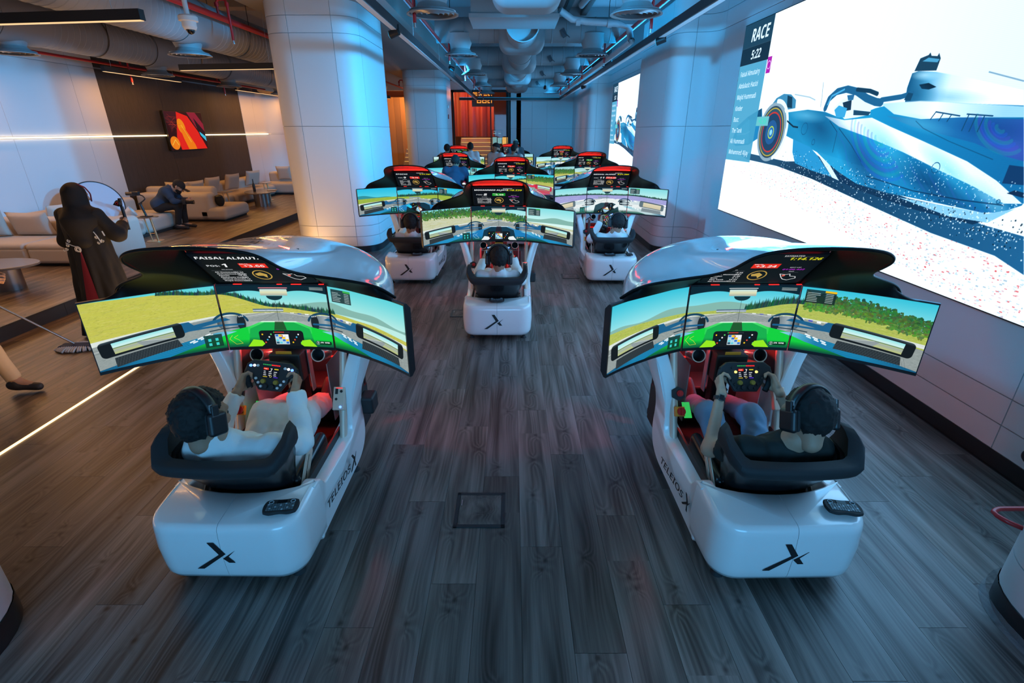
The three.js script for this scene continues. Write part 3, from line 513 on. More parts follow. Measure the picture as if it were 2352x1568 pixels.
  for (const s of [-1, 1]) { const X = (k) => w * (1.5 + s * k); poly(x, [[X(1.5), H * 0.985], [X(1.18), H * 0.90], [X(0.86), H * 0.815], [X(0.56), H * 0.735], [X(0.40), H * 0.735], [X(0.62), H * 0.86], [X(0.98), H], [X(1.5), H]], G2(X(1.5), H, X(0.45), H * 0.75, [[0, '#0d5078'], [0.35, o.flank], [0.75, o.flank], [1, '#7fc6dc']]));
    for (let k = 0; k < 9; k++) line(x, [[X(1.5 - k * 0.02), H * (0.99 + 0.002 * k)], [X(1.0 - k * 0.012), H * (0.862 + 0.011 * k)], [X(0.6 - k * 0.01), H * (0.755 + 0.010 * k)]], k % 2 ? 'rgba(255,255,255,.10)' : 'rgba(0,30,60,.16)', 1.4);
    x.save(); x.translate(X(0.70), H * 0.80); x.rotate(s * 0.30); x.fillStyle = 'rgba(236,244,246,.92)'; for (let k = 0; k < 3; k++) { rrect(x, -w * 0.10 + k * w * 0.07, -H * 0.03, w * 0.05, H * 0.022, 3, 'rgba(236,244,246,.92)'); rrect(x, -w * 0.08 + k * w * 0.07, -H * 0.004, w * 0.045, H * 0.020, 3, 'rgba(236,244,246,.92)'); } x.restore(); }
  // mirrors on their stalks, carbon floor panel below
  for (const s of [-1, 1]) { x.save(); x.translate(w * 1.5 + s * w * 1.13, H * 0.665); x.rotate(s * 0.10);
    poly(x, [[-s * w * 0.24, -H * 0.115], [-s * w * 0.37, -H * 0.10], [-s * w * 0.40, -H * 0.035], [-s * w * 0.66, -H * 0.045], [-s * w * 0.70, -H * 0.005], [-s * w * 0.44, H * 0.03], [-s * w * 0.26, H * 0.06]], o.arm);
    rrect(x, -w * 0.33, -H * 0.125, w * 0.64, H * 0.235, H * 0.06, G2(0, -H * 0.12, 0, H * 0.11, [[0, '#3a4a52'], [0.15, o.mirror], [1, o.mirror]]));
    x.save(); x.beginPath(); x.rect(-w * 0.235, -H * 0.085, w * 0.47, H * 0.165); x.clip(); x.fillStyle = grad(x, -H * 0.085, H * 0.08, o.glass || [[0, '#8fdce0'], [0.42, '#cfeae4'], [0.46, '#4c6c52'], [0.56, '#b9c48a'], [0.6, '#9aa6a2'], [1, '#b4bd78']]); x.fillRect(-w * 0.235, -H * 0.085, w * 0.47, H * 0.165);
    if (!o.glass) { poly(x, [[-s * w * 0.235, H * 0.08], [s * w * 0.02, -H * 0.0], [s * w * 0.06, -H * 0.0], [s * w * 0.02, H * 0.08]], '#8b9698'); line(x, [[-s * w * 0.2, H * 0.08], [s * w * 0.02, 0]], '#e6ecea', 1.5); } x.restore();
    poly(x, [[-w * 0.25, H * 0.135], [w * 0.24, H * 0.12], [w * 0.26, H * 0.24], [-w * 0.26, H * 0.275]], o.carbon); for (let k = -11; k < 13; k++) { line(x, [[k * w * 0.022, H * 0.13], [k * w * 0.022 - w * 0.04, H * 0.26]], 'rgba(165,180,188,.30)', 1); line(x, [[k * w * 0.022, H * 0.13], [k * w * 0.022 + w * 0.04, H * 0.26]], 'rgba(0,0,0,.35)', 1); } x.restore(); }
  // cockpit surround, steering wheel with its screen
  if (o.turn) { x.save(); x.translate(w * 1.5, H * 0.9); x.rotate(o.turn); x.translate(-w * 1.5, -H * 0.9); }
  rrect(x, w * 1.29, H * 0.735, w * 0.42, H * 0.28, H * 0.05, '#10161a'); rrect(x, w * 1.435, H * 0.80, w * 0.13, H * 0.17, 3, '#cfd8dc');
  for (let a = 0; a < 4; a++) for (let b = 0; b < 4; b++) { x.fillStyle = ['#2d6fc4', '#e9edf0', '#5cc7d8', '#f0c419', '#d8433c', '#9fd0dd', '#e9edf0', '#27566e'][(a * 3 + b * 5) % 8]; x.fillRect(w * (1.44 + a * 0.031), H * (0.805 + b * 0.04), w * 0.027, H * 0.034); }
  txt(x, '7', w * 1.5, H * 0.84, H * 0.07, '#a8231c', { align: 'center' });
  for (let k = 0; k < 12; k++) { x.fillStyle = k < 1 ? '#27e04c' : k < 8 ? '#ff4b3a' : '#39444a'; x.beginPath(); x.arc(w * (1.43 + k * 0.013), H * 0.765, H * 0.008, 0, 7); x.fill(); }
  for (let k = 0; k < 10; k++) { x.fillStyle = ['#f6c61c', '#e04b3c', '#3fb4e8', '#f2f4f4', '#54d069'][k % 5]; x.beginPath(); x.arc(w * (k < 5 ? 1.32 + 0.02 * k : 1.60 + 0.02 * (k - 5)), H * (0.80 + 0.045 * (k * 7 % 4)), H * 0.013, 0, 7); x.fill(); }
  for (const s of [-1, 1]) { poly(x, [[w * (1.5 + s * 0.33), H], [w * (1.5 + s * 0.27), H * 0.88], [w * (1.5 + s * 0.19), H * 0.90], [w * (1.5 + s * 0.17), H * 0.96], [w * (1.5 + s * 0.2), H]], o.glove); }
  if (o.turn) x.restore();
  // halo and rear mirror
  x.beginPath(); x.moveTo(w, 0); x.lineTo(w, H * 0.13); x.quadraticCurveTo(w * 1.32, H * 0.03, w * 1.45, H * 0.15); x.lineTo(w * 1.55, H * 0.15); x.quadraticCurveTo(w * 1.68, H * 0.03, w * 2, H * 0.13); x.lineTo(w * 2, 0); x.closePath(); x.fillStyle = '#0a2430'; x.fill();
  rrect(x, w * 1.375, H * 0.065, w * 0.25, H * 0.10, 4, grad(x, H * 0.06, H * 0.17, [[0, '#b9dbe0'], [0.5, '#d7d7b0'], [1, '#9aa09a']]));
  x.beginPath(); x.ellipse(w * 1.5, H * 0.17, w * 0.075, H * 0.07, 0, 0, Math.PI); x.fillStyle = '#12303a'; x.fill(); line(x, [[w * 1.5, H * 0.2], [w * 1.5, H * 0.58]], '#1c2d33', 1.6);
  line(x, [[w * 1.37, H * 0.045], [w * 1.63, H * 0.045]], o.bar || '#c9d2d4', H * 0.012);
  // read-outs
  const board = (a, b, c) => { x.fillStyle = 'rgba(20,34,38,.82)'; x.fillRect(a, b, w * 0.24, H * 0.2); x.fillStyle = c; x.fillRect(a + w * 0.15, b, w * 0.09, H * 0.03); for (let r = 0; r < 6; r++) { x.fillStyle = 'rgba(210,225,225,.75)'; x.fillRect(a + w * 0.012, b + H * (0.045 + r * 0.025), w * rr(0.06, 0.11), H * 0.009); x.fillRect(a + w * 0.16, b + H * (0.045 + r * 0.025), w * 0.06, H * 0.009); } };
  board(w * 2.04, H * 0.03, o.tick); x.fillStyle = 'rgba(12,40,46,.8)'; x.fillRect(w * 1.83, H * 0.02, w * 0.15, H * 0.055); for (let r = 0; r < 3; r++) { x.fillStyle = 'rgba(225,235,235,.8)'; x.fillRect(w * 1.84, H * (0.028 + r * 0.016), w * 0.13, H * 0.006); }
  x.fillStyle = 'rgba(15,50,40,.85)'; x.fillRect(w * 0.82, H * 0.76, w * 0.15, H * 0.2); for (let k = 0; k < 4; k++) { x.fillStyle = o.pads || '#39c8c0'; x.fillRect(w * (0.85 + (k % 2) * 0.06), H * (0.82 + (k >> 1) * 0.07), w * 0.025, H * 0.045); }
  line(x, [[w * 1.05, H * 0.80], [w * 1.02, H * 0.86], [w * 1.07, H * 0.95], [w * 1.13, H * 0.94], [w * 1.1, H * 0.88], [w * 1.06, H * 0.84], [w * 1.1, H * 0.80]], o.map || '#b7d8e0', 2);
  rrect(x, w * 1.82, H * 0.90, w * 0.16, H * 0.06, H * 0.025, 'rgba(8,40,30,.85)'); x.beginPath(); x.arc(w * 1.845, H * 0.93, H * 0.026, 0, 7); x.strokeStyle = '#e8f4f0'; x.lineWidth = 1.5; x.stroke(); txt(x, '7', w * 1.845, H * 0.932, H * 0.04, '#fff', { align: 'center' }); txt(x, o.spd || '270', w * 1.87, H * 0.925, H * 0.03, '#fff'); txt(x, '10708', w * 1.91, H * 0.925, H * 0.03, '#fff');
}
function drawLap(x, W, H, o) {
  x.fillStyle = '#080d16'; x.fillRect(0, 0, W, H);
  txt(x, o.name, W * 0.03, H * 0.13, H * 0.11, '#f2f4f6', { stretch: o.fit || 1.45, slant: 0.2 });
  if (o.time) { txt(x, 'ESTIMATED', W * 0.6, H * 0.045, H * 0.045, '#e8e8e8', { stretch: 1.4 }); line(x, [[W * 0.6, H * 0.075], [W * 0.9, H * 0.075]], '#cfd2d6', 1); txt(x, o.time, W * 0.67, H * 0.14, H * 0.115, '#e8e21a', { stretch: 1.25, slant: 0.2 }); }
  txt(x, 'POS:', W * 0.06, H * 0.40, H * 0.075, '#d7dade', { stretch: 1.5 }); txt(x, o.pos, W * 0.21, H * 0.385, H * 0.17, '#f4f5f7', { stretch: 1.4, slant: 0.2 });
  rrect(x, W * 0.385, H * 0.31, W * 0.26, H * 0.155, 2, o.up ? '#16a02a' : '#ea2a1c'); txt(x, 'DELTA', W * 0.395, H * 0.335, H * 0.036, '#fff', { stretch: 1.4 }); txt(x, o.delta, W * 0.52, H * 0.40, H * 0.11, '#f7e9e6', { align: 'center', stretch: 1.35 });
  txt(x, 'RELATIVE', W * 0.17, H * 0.53, H * 0.032, '#cfd2d6', { stretch: 1.4 }); line(x, [[W * 0.06, H * 0.57], [W * 0.355, H * 0.57]], '#9aa0a8', 1.5);
  o.rows.forEach(([n, v], i) => { txt(x, n, W * 0.075, H * (0.63 + 0.065 * i), H * 0.05, i === o.hot ? '#e0b64a' : '#e8eaec', { stretch: 1.2 }); txt(x, v, W * 0.355, H * (0.63 + 0.065 * i), H * 0.05, '#e8eaec', { stretch: 1.2, align: 'right' }); });
  const cx = W * 0.515, cy = H * 0.73; x.strokeStyle = '#c9a24a'; x.lineWidth = H * 0.022; x.beginPath(); x.ellipse(cx, cy, W * 0.085, H * 0.165, 0, 0, 7); x.stroke();
  poly(x, [[cx - W * 0.065, cy - H * 0.04], [cx, cy - H * 0.10], [cx + W * 0.05, cy - H * 0.02], [cx + W * 0.03, cy + H * 0.11], [cx + W * 0.004, cy + H * 0.03], [cx - W * 0.05, cy + H * 0.03]], '#caa650'); line(x, [[cx - W * 0.05, cy], [cx + W * 0.03, cy - H * 0.03]], '#5c4517', 1.6); line(x, [[cx - W * 0.045, cy - H * 0.05], [cx + W * 0.02, cy - H * 0.07]], '#5c4517', 1.6);
  txt(x, 'BEST LAP', W * 0.815, H * 0.44, H * 0.036, '#cfd2d6', { align: 'center', stretch: 1.3 }); txt(x, o.best, W * 0.815, H * 0.51, H * 0.065, '#c020d8', { align: 'center', stretch: 1.35, slant: 0.15 }); txt(x, 'MAP', W * 0.815, H * 0.585, H * 0.032, '#cfd2d6', { align: 'center', stretch: 1.4 }); line(x, [[W * 0.74, H * 0.62], [W * 0.89, H * 0.62]], '#9aa0a8', 1.2);
  line(x, [[W * 0.73, H * 0.68], [W * 0.79, H * 0.70], [W * 0.83, H * 0.68], [W * 0.85, H * 0.76], [W * 0.91, H * 0.78], [W * 0.925, H * 0.84], [W * 0.86, H * 0.91], [W * 0.81, H * 0.88], [W * 0.78, H * 0.82], [W * 0.73, H * 0.68]], '#e8eaec', H * 0.014); x.fillStyle = '#f06a5a'; x.beginPath(); x.arc(W * 0.78, H * 0.74, H * 0.03, 0, 7); x.fill();
}
// ---------------------------------------------------------------- racing pods
const mShell = M([0.80, 0.80, 0.80], 0.22, 0, { clearcoat: 0.6, clearcoatRoughness: 0.08 }), mHood = M([0.78, 0.78, 0.79], 0.12, 0, { clearcoat: 1, clearcoatRoughness: 0.03 });
const mLiner = M([0.008, 0.007, 0.007], 0.5, 0, { clearcoat: 0, specularIntensity: 0.2 }), mFabric = M([0.017, 0.019, 0.022], 0.75, 0, { sheen: 0.3, sheenRoughness: 0.6 }), mGloss = M([0.012, 0.013, 0.015], 0.22), mBezel = M([0.01, 0.01, 0.012], 0.4), mLogo = M([0.012, 0.012, 0.014], 0.5);
const mRail = M([0.70, 0.52, 0.41], 0.42, 0.2), mTub = M([0.012, 0.012, 0.013], 0.55), mChrome = M([0.5, 0.47, 0.44], 0.22, 0.9);
const mRedGlow = glow([1.0, 0.015, 0.01], 2.2), mBlueGlow = glow([0.08, 0.2, 1.0], 4), mWhiteGlow = glow([0.9, 0.95, 1.0], 1.6), mGreenGlow = glow([0.05, 0.8, 0.15], 0.6), mYellowGlow = glow([1, 0.8, 0.2], 1.6);
const font = await new FontLoader().loadAsync('fonts/droid/droid_sans_regular.typeface.json');
const LIP = [[0, 1.722, 0.285], [0.097, 1.72, 0.285], [0.187, 1.712, 0.292], [0.262, 1.697, 0.305], [0.312, 1.673, 0.325], [0.338, 1.64, 0.36], [0.35, 1.6, 0.42], [0.368, 1.562, 0.49], [0.405, 1.532, 0.545], [0.465, 1.505, 0.60], [0.557, 1.472, 0.66], [0.667, 1.432, 0.715], [0.735, 1.392, 0.75], [0.79, 1.335, 0.79]];
const DISP = { w: 0.291, t: [1.592, 0.755], b: [1.375, 0.985] }, MON = { w: 0.333, fs: 0.98, y0: 0.944, y1: 1.343, xo: 0.875, fo: 0.618 };
const PG = {};
{
  const c = new THREE.CatmullRomCurve3(LIP.map((p) => new THREE.Vector3(...p)), false, 'catmullrom', 0.5), half = c.getPoints(44);
  const lip = [...half.slice(1).reverse().map((p) => [-p.x, p.y, p.z]), ...half.map((p) => [p.x, p.y, p.z])];
  PG.lip = lip;
  // white outer shell: bell mouth -> helmet dome -> nose
  const rows = [], E = lip.map(([x]) => { const a = clamp(x / 0.79, -1, 1) * Math.PI / 2; return [0.67 * Math.sin(a), 1.2 + 0.405 * Math.pow(Math.max(0, Math.cos(a)), 0.75), 1.12]; });
  for (let i = 0; i <= 14; i++) { const s = i / 14, q = sstep(0, 1, Math.pow(s, 0.8)); rows.push(lip.map((p, k) => { const e = E[k]; const up = 0.012 * Math.sin(s * Math.PI); return [mix(p[0], e[0], q), mix(p[1], e[1], q) + up * (1 - Math.abs(p[0])), -mix(p[2], e[2], s)]; })); }
  for (let i = 1; i <= 14; i++) { const t = i / 14 * Math.PI / 2; rows.push(E.map((e) => [e[0] * (0.42 + 0.58 * Math.cos(t)), 0.86 + (e[1] - 0.86) * Math.pow(Math.cos(t), 0.8) , -(e[2] + 0.66 * Math.sin(t))])); }
  PG.hood = flip(grid(rows));
  // black liner: from the lip in to the display and the tops of the monitors
  const inner = lip.map(([x, y, f]) => { const a = Math.abs(x), s = Math.sign(x) || 1;
    if (a <= 0.325) return [x / 0.325 * 0.30, DISP.t[0] + 0.018, DISP.t[1] - 0.016];
    if (a <= 0.372) { const t = (a - 0.325) / 0.047; return [s * mix(0.30, 0.32, t), mix(DISP.t[0] + 0.018, 1.352, t), mix(DISP.t[1] - 0.016, 0.99, t)]; }
    const t = (a - 0.372) / (0.79 - 0.372); return [s * mix(0.325, 0.80, t), 1.352, mix(0.985, 0.665, t)]; });
  const li = []; for (let i = 0; i <= 8; i++) { const s = i / 8; li.push(lip.map((p, k) => { const e = inner[k], b = 0.03 * Math.sin(s * Math.PI); return [mix(p[0] * 0.992, e[0], s), mix(p[1] - 0.006, e[1], s) + b * (1 - Math.abs(p[0])), -mix(p[2] + 0.004, e[2], s)]; })); }
  PG.liner = grid(li);
  PG.rim = tube(lip.map((p) => new THREE.Vector3(p[0], p[1], -p[2])), 0.008, 8, 160);
  PG.backplate = grid([[[-0.335, 1.352, -0.997], [0.335, 1.352, -0.997]], [[-0.31, 1.62, -0.75], [0.31, 1.62, -0.75]]]); 
  // display, tilted down to the driver
  PG.disp = grid([[[-DISP.w, DISP.b[0], -DISP.b[1] + 0.024], [DISP.w, DISP.b[0], -DISP.b[1] + 0.024]], [[-DISP.w, DISP.t[0], -DISP.t[1] + 0.024], [DISP.w, DISP.t[0], -DISP.t[1] + 0.024]]]);
  const fr = []; const dv = new THREE.Vector3(0, DISP.t[0] - DISP.b[0], -(DISP.t[1] - DISP.b[1])), L = dv.length(); PG.dispFrame = new RoundedBoxGeometry(2 * DISP.w + 0.016, L + 0.016, 0.02, 2, 0.004).rotateX(Math.atan2(dv.z, dv.y)).translate(0, (DISP.t[0] + DISP.b[0]) / 2 + 0.001, -(DISP.t[1] + DISP.b[1]) / 2 + 0.0015);
  // monitors: curved panels
  const arc = (A, B, sag, n = 16) => { const out = [], dx = B[0] - A[0], df = B[1] - A[1], l = Math.hypot(dx, df), nx = -df / l, nf = dx / l; for (let i = 0; i <= n; i++) { const t = i / n, h = sag * (1 - (2 * t - 1) ** 2); out.push([A[0] + dx * t + nx * h, A[1] + df * t + nf * h]); } return out; };
  const monitor = (A, B) => { const mid = arc(A, B, 0.026), n = mid.length, dx = B[0] - A[0], df = B[1] - A[1], l = Math.hypot(dx, df), nx = -df / l, nf = dx / l, off = (p, k) => [p[0] + nx * k, p[1] + nf * k];
    const y0 = MON.y0 - 0.02, y1 = MON.y1 + 0.009;
    const ring = [[y0, 0], [y1, 0], [y1, 0.018], [y1 - 0.03, 0.045], [y0 + 0.03, 0.045], [y0, 0.018], [y0, 0]].map(([y, k]) => mid.map((p) => { const q = off(p, k); return [q[0], y, -q[1]]; }));
    const caps = [0, n - 1].map((i) => grid([[[...ring[0][i]], [...ring[1][i]]], [[...ring[5][i]], [...ring[2][i]]], [[...ring[4][i]], [...ring[3][i]]]]));
    const inn = arc([mix(A[0], B[0], 0.008), mix(A[1], B[1], 0.008)], [mix(A[0], B[0], 0.992), mix(A[1], B[1], 0.992)], 0.026);
    const face = grid([inn.map((p) => { const q = off(p, -0.0025); return [q[0], MON.y0, -q[1]]; }), inn.map((p) => { const q = off(p, -0.0025); return [q[0], MON.y1, -q[1]]; })]);
    return [toCreasedNormals(join(grid(ring), ...caps), 0.5), face]; };
  PG.mon = [monitor([-MON.xo, MON.fo], [-MON.w - 0.004, MON.fs + 0.002]), monitor([-MON.w, MON.fs], [MON.w, MON.fs]), monitor([MON.w + 0.004, MON.fs + 0.002], [MON.xo, MON.fo])];
  PG.mon.forEach(([, f], k) => { const u = f.attributes.uv; for (let i = 0; i < u.count; i++) u.setX(i, (k + 0.004 + u.getX(i) * 0.992) / 3); });
  PG.yoke = join(rbox(0.5, 0.3, 0.05, 0.02, 0, 1.14, -1.06), rbox(0.1, 0.75, 0.1, 0.02, 0, 0.8, -1.13), box(0.34, 0.06, 0.04).rotateY(0.59).translate(-0.46, 1.14, -1.02), box(0.34, 0.06, 0.04).rotateY(-0.59).translate(0.46, 1.14, -1.02));
  // body shell, right half: rear block + side arm
  const plan = [[0.0012, 0], ...[0, 1, 2, 3, 4, 5, 6, 7, 8].map((k) => { const a = k / 8 * Math.PI / 2; return [0.245 + 0.14 * Math.sin(a), 0.14 - 0.14 * Math.cos(a)]; }), [0.388, 0.25], [0.388, 0.345], [0.372, 0.352], [0.335, 0.335], [0.27, 0.30], [0.19, 0.272], [0.10, 0.256], [0.0012, 0.25]];
  const nP = plan.length, inset = (k) => plan.map((p, i) => { const a = plan[(i + nP - 1) % nP], b = plan[(i + 1) % nP]; let nx = b[1] - a[1], nf = -(b[0] - a[0]); const l = Math.hypot(nx, nf) || 1; nx /= l; nf /= l; if (p[0] < 0.01) { nx = 0; nf = p[1] < 0.1 ? -1 : 1; } return [p[0] - nx * k, p[1] - nf * k]; });
  const lev = [[0.075, 0.075], [0.062, 0.045], [0.068, 0.02], [0.10, 0.004], [0.14, 0], [0.25, -0.006], [0.36, 0], [0.385, 0.004], [0.402, 0.014], [0.411, 0.03]];
  const top = (p) => 0.006 * sstep(0, 0.3, p[1]) * 4;
  const rr2 = lev.map(([y, k]) => inset(k).map((p, i) => [p[0], y + (y > 0.3 ? top(plan[i]) * sstep(0.3, 0.41, y) : 0), -p[1]]));
  const sideG = grid(rr2, true);
  const capShape = inset(0.03), tri = THREE.ShapeUtils.triangulateShape(capShape.map((p) => new THREE.Vector2(p[0], p[1])), []), cp = [], ci = [];
  capShape.forEach((p, i) => cp.push(p[0], 0.411 + top(plan[i]), -p[1])); tri.forEach((t) => ci.push(t[0], t[1], t[2]));
  const cap = new THREE.BufferGeometry(); cap.setAttribute('position', new THREE.Float32BufferAttribute(cp, 3)); cap.setIndex(ci); cap.computeVertexNormals();
  const sh = new THREE.Shape(); sh.moveTo(0.30, 0.078); sh.lineTo(0.5, 0.092); sh.lineTo(0.86, 0.138); sh.bezierCurveTo(1.06, 0.16, 1.12, 0.22, 1.14, 0.34); sh.bezierCurveTo(1.155, 0.5, 1.20, 0.62, 1.30, 0.72); sh.bezierCurveTo(1.38, 0.80, 1.42, 0.86, 1.44, 0.94);
  sh.lineTo(1.02, 0.955); sh.bezierCurveTo(1.0, 0.8, 0.97, 0.6, 0.955, 0.46); sh.bezierCurveTo(0.945, 0.38, 0.93, 0.345, 0.87, 0.338); sh.lineTo(0.45, 0.335); sh.bezierCurveTo(0.41, 0.335, 0.40, 0.365, 0.38, 0.395); sh.bezierCurveTo(0.36, 0.412, 0.34, 0.416, 0.30, 0.416); sh.closePath();
  const arm = new THREE.ExtrudeGeometry(sh, { depth: 0.062, bevelEnabled: true, bevelSize: 0.012, bevelThickness: 0.012, bevelSegments: 3, curveSegments: 14 });
  { const p = arm.attributes.position; for (let i = 0; i < p.count; i++) { const f = p.getX(i), y = p.getY(i), z = p.getZ(i); const fl = 0.125 * Math.pow(clamp((y - 0.42) / 0.52, 0, 1), 1.7) + 0.03 * sstep(0.4, 1.0, f) * sstep(0.6, 0.1, y); const inn = z < 0.03 ? 0.05 * sstep(0.44, 0.33, y) * sstep(0.36, 0.46, f) : 0; p.setXYZ(i, 0.309 + z + fl - inn, y, -f); } arm.computeVertexNormals(); }
  const half2 = join(toCreasedNormals(join(flip(sideG), flip(cap)), 0.9), toCreasedNormals(arm, 0.6));
  PG.shellR = half2; PG.shellL = mirrorX(half2);
  // logo on the rear face, lettering on the flanks
  const z2 = (p) => [(p[0] - 700) * 0.00083, (1220 - p[1]) * 0.00083 + 0.235];
  PG.logo = join(slab([[528, 1322], [683, 1210], [630, 1118], [668, 1118], [724, 1205], [570, 1322]].map(z2), 0.002), slab([[785, 1178], [737, 1226], [770, 1272], [733, 1272], [702, 1240]].map(z2), 0.002)).translate(0, 0, 0.0065);
  const tx = new TextGeometry('TELEIOS', { font, size: 0.046, depth: 0.002, curveSegments: 3 }); tx.computeBoundingBox(); const tw = tx.boundingBox.max.x; tx.scale(0.36 / tw, 1, 1);
  const xm = join(slab([[0, 0], [0.02, 0], [0.075, 0.055], [0.03, 0.10], [0.012, 0.10], [0.05, 0.055]], 0.002), slab([[0.07, 0.0], [0.088, 0.0], [0.07, 0.038], [0.092, 0.085], [0.060, 0.046]], 0.002)).translate(0.37, -0.02, 0);
  const word = join(tx, xm); { const p = word.attributes.position; for (let i = 0; i < p.count; i++) p.setX(i, p.getX(i) + 0.25 * p.getY(i)); }
  PG.wordR = word.clone().rotateZ(0.0).rotateY(Math.PI / 2).translate(0.4, 0.205, -0.36); PG.wordL = word.clone().rotateY(-Math.PI / 2).translate(-0.4, 0.205, -0.36 - 0.47);
  for (const g of [PG.wordR, PG.wordL]) { const p = g.attributes.position; for (let i = 0; i < p.count; i++) { const f = -p.getZ(i), s = Math.sign(p.getX(i)); p.setX(i, p.getX(i) + s * 0.03 * sstep(0.4, 1.0, f)); } }
  PG.foot = join(cyl(0.012, 0.012, 0.07, 10).translate(0, 0.055, 0), cyl(0.018, 0.034, 0.022, 18).translate(0, 0.011, 0), cyl(0.02, 0.02, 0.012, 6).translate(0, 0.07, 0));
  // seat
  const seatRow = (y, f0, w, wing, lift, n = 28) => { const out = []; for (let i = 0; i <= n; i++) { const u = i / n * 2 - 1, a = Math.abs(u), s = Math.sign(u); let x, f; if (a < 0.62) { x = a / 0.62 * w * 0.86; f = f0 - 0.012 * (1 - (a / 0.62) ** 2) * 2; } else { const t = (a - 0.62) / 0.38, b = sstep(0, 0.5, t); x = w * (0.86 + 0.14 * Math.min(1, t * 2.2)); f = f0 + wing * Math.pow(t, 1.15); } out.push([s * x, y + lift * sstep(0.55, 0.95, a), -f]); } return out; };
  const shellOf = (R, th) => { const A = R.map((r) => seatRow(...r)), B = R.map(([y, f, w, wing, lift]) => seatRow(y, f + th, w - th * 0.75, wing - th * 0.2, lift)); const rows = [...A, ...B.reverse()]; rows.push(A[0]); const g = grid(rows), ends = [0, A[0].length - 1].map((i) => grid([A.map((r) => r[i]), B.slice().reverse().map((r) => r[i])])); return toCreasedNormals(join(flip(g), ...ends), 0.9); };
  PG.seat = shellOf([[0.20, 0.46, 0.20, 0.05, 0], [0.32, 0.37, 0.215, 0.08, 0], [0.42, 0.295, 0.235, 0.11, 0], [0.52, 0.225, 0.262, 0.15, 0.01], [0.60, 0.17, 0.29, 0.18, 0.03], [0.65, 0.135, 0.30, 0.19, 0.05]], 0.035);
  PG.bolster = shellOf([[0.618, 0.138, 0.29, 0.19, 0.05], [0.628, 0.112, 0.318, 0.205, 0.06], [0.650, 0.096, 0.336, 0.214, 0.075], [0.675, 0.088, 0.341, 0.217, 0.09], [0.695, 0.092, 0.338, 0.214, 0.1], [0.704, 0.108, 0.328, 0.2, 0.103]], 0.052);
  PG.seatBase = join(rbox(0.40, 0.07, 0.46, 0.03, 0, 0.20, -0.62), rbox(0.07, 0.22, 0.44, 0.035).rotateX(0.1).translate(-0.235, 0.32, -0.60), rbox(0.07, 0.22, 0.44, 0.035).rotateX(0.1).translate(0.235, 0.32, -0.60));
  PG.bracket = (() => { const s = polyShape([[0.30, 0.26], [0.36, 0.24], [0.57, 0.46], [0.585, 0.55], [0.565, 0.56], [0.42, 0.42], [0.30, 0.30]]); const h = new THREE.Path(); [[0.37, 0.29], [0.53, 0.46], [0.52, 0.48], [0.36, 0.31]].forEach((p, i) => i ? h.lineTo(...p) : h.moveTo(...p)); h.closePath(); s.holes.push(h); for (const [a, b] of [[0.33, 0.275], [0.56, 0.50], [0.567, 0.53], [0.34, 0.30]]) { const c2 = new THREE.Path(); c2.absarc(a, b, 0.006, 0, 7, true); s.holes.push(c2); } return new THREE.ExtrudeGeometry(s, { depth: 0.006, bevelEnabled: false, curveSegments: 8 }).rotateY(Math.PI / 2); })();
  PG.rail = rod([0.333, 0.16, -0.83], [0.346, 0.93, -1.09], 0.024, 20);
  PG.tubeSp = (() => { const g = toCreasedNormals(lathe([[0.0001, 0.13], [0.042, 0.13], [0.0445, 0.0], [0.043, -0.004], [0.0395, -0.002], [0.0375, 0.02]], 32), 0.5); return g.rotateX(-Math.PI / 2).rotateX(-0.35); })();
  PG.spRing = new THREE.TorusGeometry(0.0415, 0.0035, 8, 36).rotateX(-0.35).translate(0, 0.0, 0.003);
  PG.cone = lathe([[0.0378, 0.018], [0.036, 0.07], [0.02, 0.1], [0.0001, 0.1]], 32).rotateX(-Math.PI / 2).rotateX(-0.35);
  PG.tub = join(box(0.60, 0.05, 1.36, 0, 0.13, -0.92), box(0.012, 0.30, 1.3, -0.306, 0.25, -0.9), box(0.012, 0.30, 1.3, 0.306, 0.25, -0.9), box(0.6, 0.26, 0.02, 0, 0.25, -0.275), box(0.56, 0.5, 0.03, 0, 0.42, -1.62), box(0.02, 0.5, 0.3, -0.35, 0.62, -1.2), box(0.02, 0.5, 0.3, 0.35, 0.62, -1.2));
  PG.plates = [box(0.004, 0.42, 0.3, -0.245, 0.60, -1.17), box(0.004, 0.42, 0.3, 0.245, 0.60, -1.17), box(0.006, 0.3, 0.05, -0.11, 0.74, -1.09), box(0.006, 0.3, 0.05, 0.11, 0.74, -1.09)];
  PG.base = join(rbox(0.20, 0.19, 0.17, 0.012, 0, 0.80, -1.06), cyl(0.052, 0.06, 0.07, 24).rotateX(Math.PI / 2).translate(0, 0.80, -0.955), cyl(0.03, 0.03, 0.14, 18).rotateX(Math.PI / 2).translate(0, 0.80, -0.89));
  PG.tag = rbox(0.10, 0.02, 0.004, 0.002, 0, 0.905, -0.985);
  // steering wheel in its own plane (x right, y up, z to the driver)
  const ws = new THREE.Shape(); [[-0.145, 0.055], [-0.11, 0.082], [0.11, 0.082], [0.145, 0.055], [0.148, 0.02], [0.105, 0.0], [0.098, -0.03], [0.062, -0.082], [-0.062, -0.082], [-0.098, -0.03], [-0.105, 0.0], [-0.148, 0.02]].forEach((p, i) => i ? ws.lineTo(...p) : ws.moveTo(...p)); ws.closePath();
  PG.wheel = new THREE.ExtrudeGeometry(ws, { depth: 0.018, bevelEnabled: true, bevelSize: 0.006, bevelThickness: 0.006, bevelSegments: 3 });
